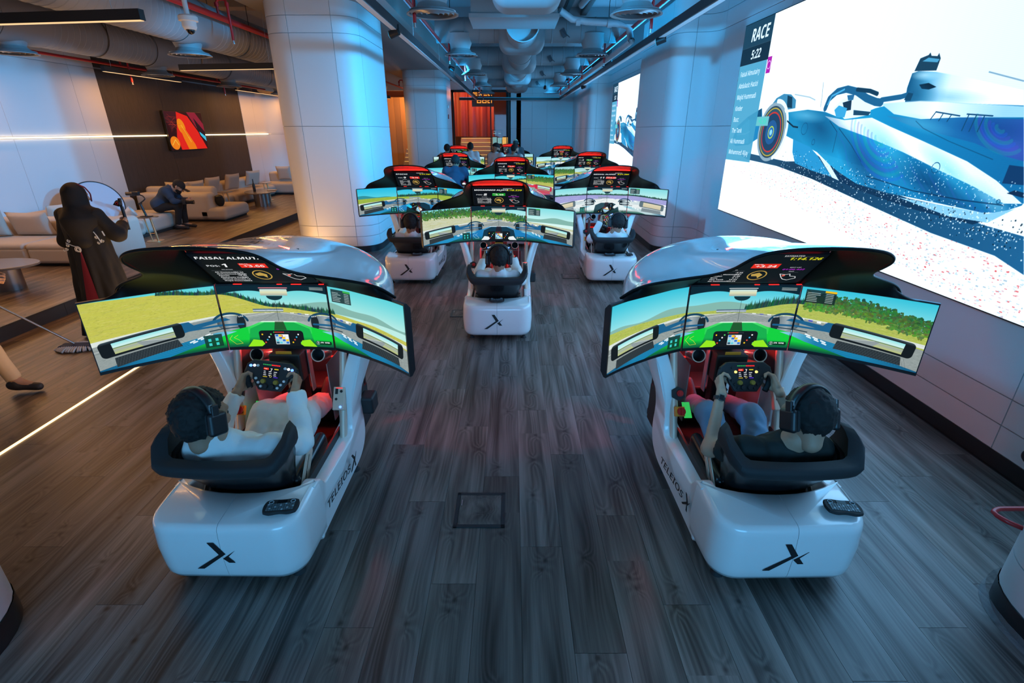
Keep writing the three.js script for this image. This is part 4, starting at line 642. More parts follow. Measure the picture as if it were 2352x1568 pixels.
  PG.grip = join(tube([[-0.14, 0.045, 0.008], [-0.152, 0.0, 0.006], [-0.14, -0.05, 0.006], [-0.118, -0.085, 0.01]], 0.0165, 12, 24), tube([[0.14, 0.045, 0.008], [0.152, 0.0, 0.006], [0.14, -0.05, 0.006], [0.118, -0.085, 0.01]], 0.0165, 12, 24));
  PG.btn = cyl(0.007, 0.0085, 0.008, 14).rotateX(Math.PI / 2); PG.knob = cyl(0.013, 0.016, 0.016, 10).rotateX(Math.PI / 2);
}
const wheelTex = (alt) => canvasTex(192, 128, (x, W, H) => { x.fillStyle = '#0c0e1c'; x.fillRect(0, 0, W, H); x.fillStyle = '#f03a1c'; x.fillRect(6, 6, 60, 26); txt(x, alt, 12, 19, 15, '#fff'); txt(x, '7', 86, 26, 44, '#fff'); x.fillStyle = '#e8d820'; x.fillRect(132, 10, 50, 12); for (let k = 0; k < 9; k++) { x.fillStyle = '#e6eaf0'; x.fillRect(10 + (k % 3) * 60, 48 + Math.floor(k / 3) * 22, 24 + (k * 7) % 16, 8); } x.fillStyle = '#d8c030'; x.fillRect(8, 114, 50, 8); x.fillStyle = '#5a3ae0'; x.fillRect(132, 112, 52, 9); x.strokeStyle = '#e8d880'; x.lineWidth = 4; x.beginPath(); x.arc(96, 108, 12, 0, 7); x.stroke(); });
const emisTex = (t, k, c = [1, 1, 1]) => new THREE.MeshPhysicalMaterial({ color: 0x020202, roughness: 0.6, specularIntensity: 0.25, emissive: new THREE.Color().setRGB(...c), emissiveMap: t, emissiveIntensity: k });
const mWheelScr = [emisTex(wheelTex('+3.66'), 0.9), emisTex(wheelTex('+3.24'), 0.9)];
const mSwitchY = M([0.75, 0.28, 0.02], 0.4), mKnobR = M([0.55, 0.012, 0.01], 0.35), mKnobGold = M([0.5, 0.33, 0.06], 0.3, 0.6);
function pod(o) {
  const t = thing('racing_pod', o.label, 'racing simulator', [o.x, 0, o.d], o.a, 'white racing pods'), near = o.detail >= 2, mid = o.detail >= 1;
  for (const [g, lg] of [[PG.shellR, PG.wordR], [PG.shellL, PG.wordL]]) { const s = part('body_half', g, mShell, t); if (mid) part('side_lettering', lg, mLogo, s); }
  part('rear_emblem', PG.logo, mLogo, t);
  for (const [x, f] of [[-0.3, 0.12], [0.3, 0.12], [-0.34, 1.0], [0.34, 1.0]]) part('levelling_foot', PG.foot, mRubber, t).position.set(x, 0, -f);
  const h = part('hood', PG.hood, mHood, t); part('liner', PG.liner, mLiner, h); part('rim', PG.rim, mLiner, h); part('back_panel', PG.backplate, mLiner, h);
  part('red_light_strip', box(0.52, 0.006, 0.01, 0, 1.622, -0.735), mRedGlow, h); for (const [x, w] of [[-0.19, 0.05], [0.06, 0.03], [0.16, 0.06], [0.31, 0.03]]) part('red_light_strip', box(w, 0.004, 0.006, x, 1.357, -0.972), mRedGlow, h);
  const df = part('lap_display', PG.dispFrame, mBezel, t); part('screen', PG.disp, emisTex(canvasTex(o.res[1], o.res[1] * 0.55 | 0, (x, W, H) => drawLap(x, W, H, o.lap)), 0.95), df);
  const rt = canvasTex(o.res[0], o.res[0] / 5 | 0, (x, W, H) => drawRace(x, W, H, o.view)), rm = emisTex(rt, o.lum || 1.1);
  for (const [g, f] of PG.mon) { const m = part('monitor', g, mBezel, t); part('screen', f, rm, m); }
  part('monitor_yoke', PG.yoke, mLiner, t); part('cockpit_tub', PG.tub, mTub, t);
  part('seat', join(PG.seat, PG.seatBase), mGloss, t); part('seat_bolster', PG.bolster, mFabric, t);
  for (const s of [-1, 1]) { part('rail', s > 0 ? PG.rail : mirrorX(PG.rail), mRail, t); }
  const wp = (lx, ly, lf) => new THREE.Vector3(lx, ly, -lf).applyAxisAngle(new THREE.Vector3(0, 1, 0), o.a).add(new THREE.Vector3(o.x, 0, -o.d));
  // red strip under the arch, screens as light sources
  rectLight('hood_red_light', new THREE.Color(1, 0.015, 0.01), near ? 75 : 95, 0.56, 0.03, wp(0, 1.628, 0.71), wp(0, 1.75, 0.40));
  rectLight('monitor_light', new THREE.Color(0.55, 0.9, 1.0), 0.8, 0.66, 0.4, wp(0, 1.13, 0.95), wp(0, 0.45, 0.2));
  if (mid) {
    for (const s of [-1, 1]) rectLight('monitor_light', new THREE.Color(0.6, 0.9, 1.0), 0.7, 0.62, 0.38, wp(s * 0.585, 1.13, 0.77), wp(s * 0.2, 0.45, 0.25));
    part('wheel_base', PG.base, mTub, t); for (const g of PG.plates) part('inner_plate', g, mSteel, t); part('orange_tag', PG.tag, mSwitchY, t);
    for (const s of [-1, 1]) { const g = new THREE.Group(); part('speaker_tube', PG.tubeSp, mChrome, t).position.set(s * 0.197, 0.872, -1.03); part('speaker_ring', PG.spRing, mRail, t).position.set(s * 0.197, 0.872, -1.03); part('speaker_cone', PG.cone, mDark, t).position.set(s * 0.197, 0.872, -1.03); part('seat_bracket', PG.bracket, mRail, t).position.set(s * 0.27 - 0.003, 0.0, 0); }
    const fl = part('footwell_light_strip', box(0.4, 0.008, 0.01, 0, 0.60, -1.60), mRedGlow, t); fl.name = 'footwell_light_strip';
    pointLight('footwell_red_light', new THREE.Color(1, 0.02, 0.01), near ? 0.75 : 0.6, wp(0.0, 0.80, 1.42), 1.5);
    const ww = part('steering_wheel', PG.wheel, mTub, t); ww.position.set(0, 0.835, -0.80); ww.rotation.set(-0.42, 0, o.steer || 0, 'XYZ');
    part('grip', PG.grip, mRubber, ww); part('wheel_screen', new THREE.PlaneGeometry(0.098, 0.062).translate(0, 0.02, 0.0255), mWheelScr[o.wheelStyle || 0], ww);
    const lights = join(...Array.from({ length: 10 }, (_, k) => box(0.0065, 0.005, 0.003, -0.048 + k * 0.0105, 0.064, 0.0255)));
    part('shift_light', join(...Array.from({ length: 5 }, (_, k) => box(0.0065, 0.005, 0.003, -0.048 + k * 0.0105, 0.066, 0.0255))), mGreenGlow, ww); part('shift_light', join(...Array.from({ length: 5 }, (_, k) => box(0.0065, 0.005, 0.003, 0.0045 + k * 0.0105, 0.066, 0.0255))), mRedGlow, ww);
    const bs = o.wheelStyle ? [[-0.062, 0.03, mYellowGlow], [0.062, 0.03, mYellowGlow]] : [[-0.125, 0.05, mBlueGlow], [0.125, 0.05, mBlueGlow], [-0.103, 0.053, mWhiteGlow], [0.103, 0.053, mWhiteGlow]];
    for (const [x, y, m] of bs) { const b = part('button', PG.btn, m, ww); b.position.set(x, y, 0.027); }
    for (const [x, y] of [[-0.082, 0.055], [0.082, 0.055], [-0.085, -0.022], [0.085, -0.022], [-0.068, -0.045], [0.068, -0.045], [-0.05, -0.066], [0.05, -0.066]]) part('button', PG.btn, o.wheelStyle ? mTub : mWhitePlastic, ww).position.set(x, y, 0.027);
    for (const [x, y, m] of [[-0.038, -0.034, mKnobGold], [0.038, -0.034, mKnobGold], [-0.02, -0.062, mTub], [0.02, -0.062, mTub]]) part('dial', PG.knob, m, ww).position.set(x, y, 0.03);
    // right rail: control box with blue lamp; left rail: stop button and power switch
    const cb = part('control_box', rbox(0.076, 0.15, 0.04, 0.006), mRail, t); cb.position.set(0.328, 0.60, -0.945); cb.rotation.x = -0.33 - 0.25;
    part('status_lamp', new THREE.SphereGeometry(0.008, 12, 8).translate(0.014, -0.055, 0.021), mBlueGlow, cb); part('status_lamp', box(0.04, 0.004, 0.003, 0, 0.066, 0.02), mRedGlow, cb); part('socket', join(cyl(0.009, 0.009, 0.004, 14).rotateX(Math.PI / 2).translate(0.014, 0.045, 0.021), cyl(0.009, 0.009, 0.004, 6).rotateX(Math.PI / 2).translate(-0.016, -0.005, 0.021), box(0.018, 0.035, 0.004, -0.016, 0.045, 0.02)), mTub, cb);
    const st = part('stop_button', cyl(0.046, 0.046, 0.012, 6).rotateX(Math.PI / 2), mTub, t); st.position.set(-0.325, 0.64, -0.95); st.rotation.x = -0.55; part('red_button', join(cyl(0.02, 0.02, 0.016, 20).rotateX(Math.PI / 2).translate(0.008, 0, 0.014), cyl(0.013, 0.013, 0.01, 16).rotateX(Math.PI / 2).translate(0.008, 0, 0.026)), mKnobR, st);
    const sw = part('power_switch', rbox(0.062, 0.062, 0.03, 0.004), mSwitchY, t); sw.position.set(-0.315, 0.53, -0.91); sw.rotation.x = -0.55; part('switch_knob', join(cyl(0.026, 0.026, 0.014, 24).rotateX(Math.PI / 2).translate(0.006, 0, 0.022), box(0.012, 0.05, 0.012, 0.006, 0, 0.034)), mKnobR, sw);
    part('pedal_box', join(rbox(0.34, 0.3, 0.3, 0.02, 0, 0.32, -1.5), rbox(0.1, 0.13, 0.14, 0.02, 0.42, 0.42, -1.22)), mTub, t);
    if (near) part('green_panel', box(0.05, 0.11, 0.004).rotateX(-0.9).translate(-0.24, 0.5, -0.98), mGreenGlow, t);
  }
  return t;
}
// ---------------------------------------------------------------- the eleven pods
const lerpPts = (pts) => (u) => { for (let i = 1; i < pts.length; i++) if (u <= pts[i][0]) return mix(pts[i - 1][1], pts[i][1], sstep(0, 1, (u - pts[i - 1][0]) / (pts[i][0] - pts[i - 1][0]))); return pts[pts.length - 1][1]; };
const baseView = { k: 1, sky: ['#3fc4d6', '#aee6e4'], hill: '#7fb0a6', grass: '#b3b85a', tuft: ['#c9c877', '#9aa64a', '#bcae5c'], pines: [[0.9, 2.0]], track: '#8d9796', runoff: '#d5ddd8', kerb: '#2f58b8', arm: '#1f5f8c', car: '#1c78b4', cowl: '#0f3448', flank: '#1f8cc0', mirror: '#12181c', carbon: '#2a3338', glove: '#dfe8ea', tick: '#3aa84a', ridge: lerpPts([[0, 0.40], [1, 0.38], [2, 0.40], [3, 0.40]]) };
const green = { car: '#12c83c', cowl: '#16a84a', flank: '#1679a6', glove: '#8fe01e', arm: '#1b5c86', map: '#e6d23c' };
const relRows = (k) => [[['Ali Hummadi', '-80.04'], ['Mohammed Aljayz', '-18.84'], ['Epochi', '-16.86'], ['Abdulaziz Hazim', '9.89'], ['Mishal Alanzi', '10.18'], ['Majid Hummadi', '11.18']], [['Faisal', '-9.68'], ['Majid Hummadi', '-0.61'], ['Kinder', '-0.48'], ['Butz', '6.11'], ['The Tank', '14.63'], ['Ali Hummadi', '20.24']]][k % 2];
pod({ x: -1.452, d: 1.90, a: -0.01, detail: 2, res: [2046, 720], steer: -0.12, label: 'white racing pod beside the floor LED line, its driver in a white robe', lap: { name: 'FAISAL ALMUTAIRI', fit: 1.4, pos: '1', delta: '+3.66', rows: relRows(0), best: '01:14.126', time: '1:15.204' }, view: { ...baseView, ...green, k: 2, sky: ['#58cbd4', '#b6e4dc'], grass: '#bcbc4e', pineH: 1.0, pines: [[0.55, 2.05]], bar: '#e88a94', ridge: lerpPts([[0, 0.0], [0.5, 0.03], [1, 0.12], [1.5, 0.34], [2, 0.42], [2.4, 0.46], [3, 0.52]]) } });
pod({ x: 1.406, d: 1.89, a: 0.014, detail: 2, res: [2046, 720], wheelStyle: 1, label: 'white racing pod beside the right wall, driven by the person in jeans', lap: { name: 'FUHAID', pos: '3', delta: '+3.24', time: '1:14.126', rows: relRows(1), best: '01:06.422' }, view: { ...baseView, ...green, k: 4, sky: ['#35bcd4', '#9fdfe2'], pines: [[1.55, 2.2]], bush: [[2.05, 3.0]], pineH: 1.5, grass: '#a9b852', tick: '#e8b818', kerb: '#4a52b8', ridge: lerpPts([[0, 0.40], [1, 0.41], [1.5, 0.38], [2, 0.26], [2.4, 0.28], [3, 0.42]]) } });
pod({ x: -0.167, d: 5.22, a: -0.005, detail: 2, res: [1536, 480], label: 'white racing pod standing alone in the middle of the aisle', lap: { name: 'MOHAMMED ALJAYZ', fit: 1.15, pos: '8', delta: '-5.98', up: 1, time: '1:18.239', rows: relRows(0).slice(0, 5), best: '01:06.422' }, view: { ...baseView, k: 6, sky: ['#7fd6dc', '#cfeeea'], pines: [[0, 2.0]], pineH: 2.1, bush: [[0.0, 2.0]], grass: '#c3c8ac', ridge: lerpPts([[0, 0.20], [0.6, 0.2], [1, 0.22], [1.5, 0.30], [2, 0.44], [3, 0.52]]) } });
pod({ x: -1.577, d: 7.471, a: -0.037, detail: 1, res: [1020, 400], turnView: 0, label: 'white racing pod in front of the big left column', lap: { name: 'EPOCHI', pos: '9', delta: '-0.76', time: '1:17.787', rows: relRows(1), best: '01:05.388' }, view: { ...baseView, k: 8, sky: ['#22b4dc', '#5fd0dc'], hill: '#2f8a96', pines: [[1.0, 3.0]], pineH: 1.4, grass: '#8fae3c', turn: 0.5, glove: '#22c0e6', tick: '#e8c028', ridge: lerpPts([[0, 0.38], [1, 0.36], [2, 0.28], [3, 0.32]]) } });
pod({ x: 1.529, d: 7.448, a: -0.023, detail: 1, res: [1020, 400], steer: 0.6, label: 'white racing pod in front of the right column, pale blue track on its screens', lap: { name: 'MISHAL ALANZI', fit: 1.3, pos: '11', delta: '+119.06', time: '3:21.380', rows: relRows(0).slice(0, 5), best: '01:06.821' }, view: { ...baseView, k: 3, sky: ['#7ed2d8', '#c6ece8'], grass: '#9a9ad0', tuft: ['#b4b0e0', '#8c86cc', '#cfcde6'], pines: [[0, 3.0]], pineH: 0.8, track: '#dfe6e6', runoff: '#f2f6f6', car: '#dce8ea', cowl: '#2c4a55', flank: '#b9d4d6', arm: '#c4d4d8', carbon: '#7d8c92', mirror: '#5d7078', glass: [[0, '#d8cfb0'], [1, '#c8bfa0']], turn: -0.5, ridge: lerpPts([[0, 0.26], [1, 0.28], [2, 0.30], [3, 0.38]]) } });
pod({ x: 0.003, d: 10.13, a: 0.031, detail: 1, res: [768, 340], label: 'white racing pod with a pink and red car on its screens', lap: { name: 'KINDER', pos: '4', delta: '-3.67', time: '1:14.664', rows: relRows(1).slice(0, 5), best: '01:07.110' }, view: { ...baseView, k: 5, sky: ['#2cc0d6', '#86dcdc'], pines: [[1.6, 3.0]], bush: [[2.0, 3.0]], car: '#d8304c', cowl: '#7c1430', flank: '#e04a78', arm: '#d8304c', mirror: '#c02848', carbon: '#d04a5c', tick: '#e8c028', ridge: lerpPts([[0, 0.46], [1, 0.42], [2, 0.26], [3, 0.30]]) } });
pod({ x: -1.365, d: 12.09, a: 0, detail: 0, res: [600, 300], label: 'white racing pod that the person in dark blue stands in front of', lap: { name: 'ABDULAZIZ HAZIM', fit: 1.15, pos: '2', delta: '-1.02', up: 1, time: '1:17.004', rows: relRows(0).slice(0, 5), best: '01:06.300' }, view: { ...baseView, k: 7, sky: ['#48c8d8', '#b8e8e6'], pines: [[0.4, 1.4]], car: '#d0305c', flank: '#d84a7c', cowl: '#6c1430', ridge: lerpPts([[0, 0.30], [1, 0.34], [2, 0.46], [3, 0.5]]) } });
pod({ x: 1.937, d: 12.54, a: 0.002, detail: 0, res: [600, 300], label: 'white racing pod near the far LED wall with an empty seat', lap: { name: 'BUTZ', pos: '5', delta: '-0.46', up: 1, time: '1:15.310', rows: relRows(1).slice(0, 5), best: '01:06.950' }, view: { ...baseView, k: 9, sky: ['#8fcbd0', '#c8e6e2'], bush: [[0, 1.0]], pines: [[0, 1.0]], ridge: lerpPts([[0, 0.3], [1, 0.34], [2, 0.42], [3, 0.42]]) } });
pod({ x: 1.701, d: 17.65, a: -0.007, detail: 0, res: [480, 260], label: 'far white racing pod in front of the white back wall', lap: { name: 'MAJID HUMMADI', fit: 1.3, pos: '3', delta: '-1.98', time: '1:16.204', rows: relRows(0).slice(0, 5), best: '01:06.300' }, view: { ...baseView, k: 11, sky: ['#8fd4e0', '#d0ecec'], track: '#dde4e4', runoff: '#f0f4f4', flank: '#3aa0c4', ridge: lerpPts([[0, 0.36], [1, 0.40], [2, 0.34], [3, 0.3]]) } });
pod({ x: -1.833, d: 17.78, a: 0, detail: 0, res: [480, 260], label: 'far white racing pod in front of the lit steps behind two people', lap: { name: 'ALI HUMMADI', fit: 1.3, pos: '7', delta: '-2.51', up: 1, time: '1:16.900', rows: relRows(1).slice(0, 5), best: '01:07.300' }, view: { ...baseView, k: 12, sky: ['#b8dcdc', '#d8ecea'], bush: [[0, 3]], ridge: lerpPts([[0, 0.36], [1, 0.40], [2, 0.34], [3, 0.34]]) } });
pod({ x: -0.062, d: 20.06, a: 0, detail: 0, res: [480, 260], label: 'farthest white racing pod, behind the balding person in dark jacket', lap: { name: 'THE TANK', pos: '6', delta: '-4.02', time: '1:17.300', rows: relRows(1).slice(0, 5), best: '01:07.900' }, view: { ...baseView, k: 13, sky: ['#88cfdc', '#cfe8e8'], ridge: lerpPts([[0, 0.3], [1, 0.4], [2, 0.36], [3, 0.3]]), pines: [[2, 3]] } });

// ---------------------------------------------------------------- LED walls
const ledTex = canvasTex(2048, Math.round(2048 * (LED_Y1 - LED_Y0) / LED_W), (x, W, H) => {
  const q = (zx, zy) => { const p = onX(zx / 2.3755 + 1380, zy / 2.3755, WALL_R - 0.03); return [(LED_FAR[0] - p[2]) / LED_W * W, (LED_Y1 - p[1]) / (LED_Y1 - LED_Y0) * H]; };
  const Q = (...a) => { const o = []; for (let i = 0; i < a.length; i += 2) o.push(q(a[i], a[i + 1])); return o; };
  x.fillStyle = '#ffffff'; x.fillRect(0, 0, W, H);
  const g1 = x.createLinearGradient(W * 0.35, 0, W, H * 0.2); g1.addColorStop(0, 'rgba(255,255,255,0)'); g1.addColorStop(1, 'rgba(196,222,236,.75)'); x.fillStyle = g1; x.fillRect(0, 0, W, H * 0.5);
  const lg = (a, b, st) => { const A = q(...a), B = q(...b), g = x.createLinearGradient(A[0], A[1], B[0], B[1]); st.forEach(([k, c]) => g.addColorStop(k, c)); return g; };
  // gravel verge
  for (let i = 0; i < 900; i++) { const t = rnd(), u = mix(720, 2300, t), v = mix(820, 1560, t) + rr(-60, 190) * (0.5 + t), p = q(u, v); x.fillStyle = ['rgba(190,205,212,.8)', 'rgba(120,140,155,.6)', 'rgba(232,70,70,.75)', 'rgba(220,150,150,.6)'][Math.floor(rnd() * 4)]; x.fillRect(p[0], p[1], rr(2, 9), rr(1, 3.5)); }
  // tarmac and its spray
  poly(x, Q(715, 815, 870, 850, 1010, 880, 1130, 880, 1400, 980, 1700, 1090, 2100, 1230, 2309, 1290, 2309, 1500, 2150, 1395, 1800, 1270, 1400, 1090, 1150, 975, 960, 905, 800, 870), lg([900, 850], [2300, 1400], [[0, '#26506c'], [0.3, '#10344e'], [1, '#1d5d86']]));
  // front wing and far wheel
  poly(x, Q(715, 770, 745, 690, 800, 640, 880, 590, 882, 640, 1010, 650, 1000, 720, 880, 740, 805, 790, 735, 796), '#1e7fae'); poly(x, Q(760, 700, 812, 650, 806, 780, 724, 790), '#3aa6d0'); poly(x, Q(800, 640, 880, 590, 876, 650, 812, 655), '#0f4a6c'); line(x, Q(742, 735, 790, 730, 812, 718), '#e8f6fb', 4);
  poly(x, Q(938, 566, 960, 535, 1000, 512, 1040, 515, 1066, 545, 1062, 590, 1010, 600), '#3f86a8'); poly(x, Q(1020, 520, 1046, 530, 1044, 590, 1016, 586), '#123a50');
  // engine cover, air box, camera fin
  poly(x, Q(1660, 560, 1672, 480, 1700, 400, 1735, 388, 1830, 392, 1990, 420, 2309, 490, 2309, 600, 1900, 560, 1740, 552), lg([1680, 480], [2050, 430], [[0, '#16587e'], [0.3, '#5aa9cc'], [0.65, '#e8f6fb'], [1, '#ffffff']]));
  poly(x, Q(1712, 388, 1745, 318, 1790, 300, 1800, 286, 1806, 304, 1838, 306, 1848, 288, 1856, 318, 1832, 384), '#1a3f55'); poly(x, Q(1756, 335, 1790, 314, 1850, 322, 1838, 340), '#4d9cbf'); poly(x, Q(1738, 462, 1790, 452, 1832, 474, 1790, 488, 1752, 484), '#08202f');
  line(x, Q(2120, 392, 2309, 442), 'rgba(60,110,140,.6)', 3);
  // main body
  poly(x, Q(1005, 615, 1130, 598, 1225, 610, 1300, 640, 1400, 630, 1500, 590, 1600, 566, 1750, 556, 2309, 575, 2309, 1110, 2296, 1122, 2180, 1160, 2080, 1160, 1850, 1110, 1560, 1050, 1390, 1000, 1280, 930, 1180, 830, 1060, 765, 1010, 740), lg([1100, 600], [2100, 1100], [[0, '#1d86b0'], [0.35, '#1b98c6'], [0.6, '#1484b6'], [1, '#0f6a9c']]));
  poly(x, Q(1530, 566, 1750, 548, 2309, 580, 2309, 640, 1960, 640, 1750, 650, 1600, 622), lg([1530, 600], [2200, 620], [[0, '#b9dcec'], [0.5, '#ffffff'], [1, '#9fd0e8']]));
  poly(x, Q(1960, 640, 2309, 650, 2309, 880, 2200, 850, 2040, 780, 1700, 690, 1560, 632, 1750, 650), lg([1700, 650], [2309, 800], [[0, '#2a7fae'], [0.6, '#15609a'], [1, '#2a4f9c']]));
  poly(x, Q(1222, 632, 1330, 655, 1480, 642, 1580, 690, 1760, 770, 2000, 880, 2160, 985, 2300, 1112, 2200, 1110, 2040, 1020, 1850, 930, 1650, 830, 1450, 745, 1300, 690), lg([1300, 650], [2200, 1080], [[0, 'rgba(255,255,255,.95)'], [0.5, '#ffffff'], [1, '#f2fafe']]));
  // soft modelling of the paint: dark waist, bright shoulder, sheen
  const blob = (zx, zy, rx, ry, rot, c, k) => { const p = q(zx, zy), e = q(zx + rx, zy), f = q(zx, zy + ry); x.save(); x.translate(p[0], p[1]); x.rotate(rot); x.scale(Math.abs(e[0] - p[0]), Math.abs(f[1] - p[1])); const g = x.createRadialGradient(0, 0, 0, 0, 0, 1); g.addColorStop(0, `rgba(${c},${k})`); g.addColorStop(0.5, `rgba(${c},${k * 0.55})`); g.addColorStop(1, `rgba(${c},0)`); x.fillStyle = g; x.beginPath(); x.arc(0, 0, 1, 0, 7); x.fill(); x.restore(); };
  const clipTo = (pts, fn) => { x.save(); x.beginPath(); pts.forEach((p, i) => i ? x.lineTo(p[0], p[1]) : x.moveTo(p[0], p[1])); x.closePath(); x.clip(); fn(); x.restore(); };
  clipTo(Q(1005, 615, 1130, 598, 1225, 610, 1300, 640, 1400, 630, 1500, 590, 1600, 566, 1750, 556, 2309, 575, 2309, 1110, 2296, 1122, 2180, 1160, 2080, 1160, 1850, 1110, 1560, 1050, 1390, 1000, 1280, 930, 1180, 830, 1060, 765, 1010, 740), () => {
    blob(1200, 700, 190, 130, 0.3, '10,70,110', 0.8); blob(1420, 880, 260, 110, 0.5, '8,60,104', 0.75); blob(1800, 1010, 420, 90, 0.35, '6,58,100', 0.8); blob(1560, 800, 260, 80, 0.45, '64,190,226', 0.55); blob(1900, 930, 300, 70, 0.45, '70,196,230', 0.5); blob(2120, 1080, 220, 60, 0.5, '150,220,240', 0.6); blob(1120, 630, 120, 40, 0.1, '120,200,226', 0.6); blob(2120, 700, 260, 70, 0.1, '18,52,120', 0.55); blob(1760, 680, 200, 50, 0.2, '90,200,226', 0.4); blob(2250, 820, 120, 60, 0.2, '90,90,200', 0.35);
    for (let k = 0; k < 26; k++) line(x, Q(1280 + k * 34, 705 + k * 16, 1330 + k * 34, 790 + k * 17, 1350 + k * 35, 900 + k * 12), k % 3 ? 'rgba(20,110,160,.16)' : 'rgba(90,80,200,.14)', 5);
    for (let k = 0; k < 30; k++) line(x, Q(1190, 830 + k * 2, 1700, 1000 + k * 7, 2300, 1090 + k * 9), 'rgba(160,220,240,.05)', 2);
  });
  clipTo(Q(1660, 560, 1672, 480, 1700, 400, 1735, 388, 1830, 392, 1990, 420, 2309, 490, 2309, 600, 1900, 560, 1740, 552), () => { blob(1730, 520, 120, 90, 0.2, '16,84,122', 0.7); blob(1900, 530, 240, 50, 0.1, '70,160,200', 0.45); blob(1770, 410, 90, 30, 0.1, '200,236,246', 0.7); });
  line(x, Q(1265, 830, 1290, 720, 1250, 660), 'rgba(8,50,80,.7)', 2.5); line(x, Q(1420, 880, 1360, 780, 1300, 700), 'rgba(8,40,70,.6)', 2.5); line(x, Q(1720, 660, 1760, 700, 1900, 770, 2140, 870), 'rgba(8,50,80,.5)', 2); line(x, Q(1450, 960, 1700, 1040, 1960, 1090, 2200, 1120), 'rgba(6,40,70,.7)', 3);
  // interference rings of the LED raster
  for (const [cx, cy, n, st] of [[1520, 760, 9, 26], [2180, 700, 8, 24]]) for (let k = 1; k < n; k++) { const p = q(cx, cy), e = q(cx + st * k, cy); x.beginPath(); x.ellipse(p[0], p[1], Math.abs(e[0] - p[0]) * 1.1, Math.abs(e[0] - p[0]) * 0.55, 0.5, 0.2, 2.9); x.strokeStyle = ['rgba(80,70,190,.28)', 'rgba(30,170,150,.25)', 'rgba(40,90,220,.25)'][k % 3]; x.lineWidth = 9; x.stroke(); }
  for (const [a, b] of [[[1830, 610], [1800, 650]], [[1870, 618], [1845, 658]], [[1915, 625], [1890, 662]], [[2010, 625], [1970, 712]], [[2050, 630], [2010, 716]], [[2095, 632], [2055, 718]]]) line(x, [q(...a), q(...b)], '#0d4468', 3); line(x, Q(1830, 610, 1960, 632), '#0d4468', 3); line(x, Q(2000, 622, 2140, 632), '#0d4468', 3);
  for (const [cx, cy, r] of [[1828, 915, 22], [1112, 702, 16], [1160, 775, 8], [2170, 1100, 10]]) { const p = q(cx, cy), e = q(cx + r, cy); x.beginPath(); x.arc(p[0], p[1], Math.abs(e[0] - p[0]), 0, 7); x.strokeStyle = '#0f4c74'; x.lineWidth = 2; x.stroke(); }
  poly(x, Q(2190, 1000, 2230, 900, 2309, 910, 2309, 1010), '#0c3760'); poly(x, Q(2215, 1055, 2260, 1038, 2309, 1052, 2309, 1080), '#0a2a48');
  // floor edge, barge board
  poly(x, Q(1050, 760, 1140, 800, 1180, 845, 1260, 965, 1150, 930, 1060, 890, 1046, 830), '#2790c0'); poly(x, Q(1180, 845, 1300, 940, 1400, 1005, 1560, 1058, 1850, 1118, 2080, 1168, 2180, 1172, 2030, 1225, 1700, 1140, 1400, 1035, 1262, 968), '#0b3250'); poly(x, Q(1190, 850, 1250, 900, 1300, 985, 1262, 968), '#dff2fa'); poly(x, Q(1620, 1075, 1850, 1118, 2110, 1165, 2260, 1140, 2110, 1215, 1900, 1180), '#8cc6e2');
  // near wheel
  const wc = q(928, 722), wt = q(940, 566), wb = q(905, 880), wr = q(1018, 640), wl = q(842, 800), rx = Math.abs(wr[0] - wl[0]) / 2, ry = Math.abs(wb[1] - wt[1]) / 2;
  const ring = (k, c) => { x.beginPath(); x.ellipse(wc[0], wc[1], rx * k * 0.97, ry * k, 0.02, 0, 7); x.fillStyle = c; x.fill(); };
  ring(1.02, '#8fa3ad'); x.beginPath(); x.ellipse(wc[0] + rx * 0.12, wc[1] - ry * 0.06, rx * 0.95, ry * 0.99, 0.02, -1.6, 1.2); x.strokeStyle = '#f2f8fa'; x.lineWidth = rx * 0.14; x.stroke(); ring(0.9, '#2c4352'); ring(0.84, '#c8a83c'); ring(0.80, '#31505f'); ring(0.70, '#d8342c'); ring(0.65, '#1d3f5c'); ring(0.42, '#24588a'); ring(0.22, '#c9d83c'); ring(0.18, '#2a68a8'); ring(0.1, '#8ed0e8');
  // cockpit opening, driver, halo
  poly(x, Q(1270, 590, 1320, 540, 1400, 525, 1480, 560, 1470, 625, 1400, 640, 1330, 650), '#eef6fa'); poly(x, Q(1320, 560, 1370, 545, 1365, 600, 1330, 606), '#16344a'); poly(x, Q(1275, 600, 1300, 575, 1345, 590, 1330, 640, 1285, 640), '#3aa0cc'); poly(x, Q(1345, 520, 1385, 515, 1378, 545, 1350, 548), '#2a6a92'); poly(x, Q(1380, 600, 1475, 610, 1460, 630, 1378, 628), '#1b4560');
  line(x, Q(1226, 590, 1246, 540, 1290, 500, 1345, 486, 1400, 500, 1450, 535, 1500, 556, 1530, 560), '#1d5f86', 22); line(x, Q(1238, 570, 1262, 524, 1330, 488), '#4aa8d2', 6); line(x, Q(1400, 488, 1470, 496, 1510, 512), '#123a52', 12); line(x, Q(1530, 545, 1640, 528, 1700, 508), '#1d5f86', 14); poly(x, Q(1655, 545, 1678, 504, 1706, 510, 1690, 550), '#114462');
  line(x, Q(1215, 450, 1208, 530, 1200, 582), '#5a8298', 2); line(x, Q(1018, 660, 1050, 690, 1075, 694), '#0c2c40', 6); line(x, Q(1060, 515, 1140, 530, 1170, 545), 'rgba(90,130,150,.5)', 4);
  // white and black flecks of debris
  for (let i = 0; i < 900; i++) { const t = rnd(), u = mix(980, 2309, t), v = mix(850, 1290, t) + (rnd() + rnd() - 1) * 120 + 20, p = q(u, v); x.fillStyle = rnd() < 0.75 ? 'rgba(235,246,250,.9)' : 'rgba(10,30,44,.85)'; x.beginPath(); x.arc(p[0], p[1], rr(0.6, 2.2), 0, 7); x.fill(); }
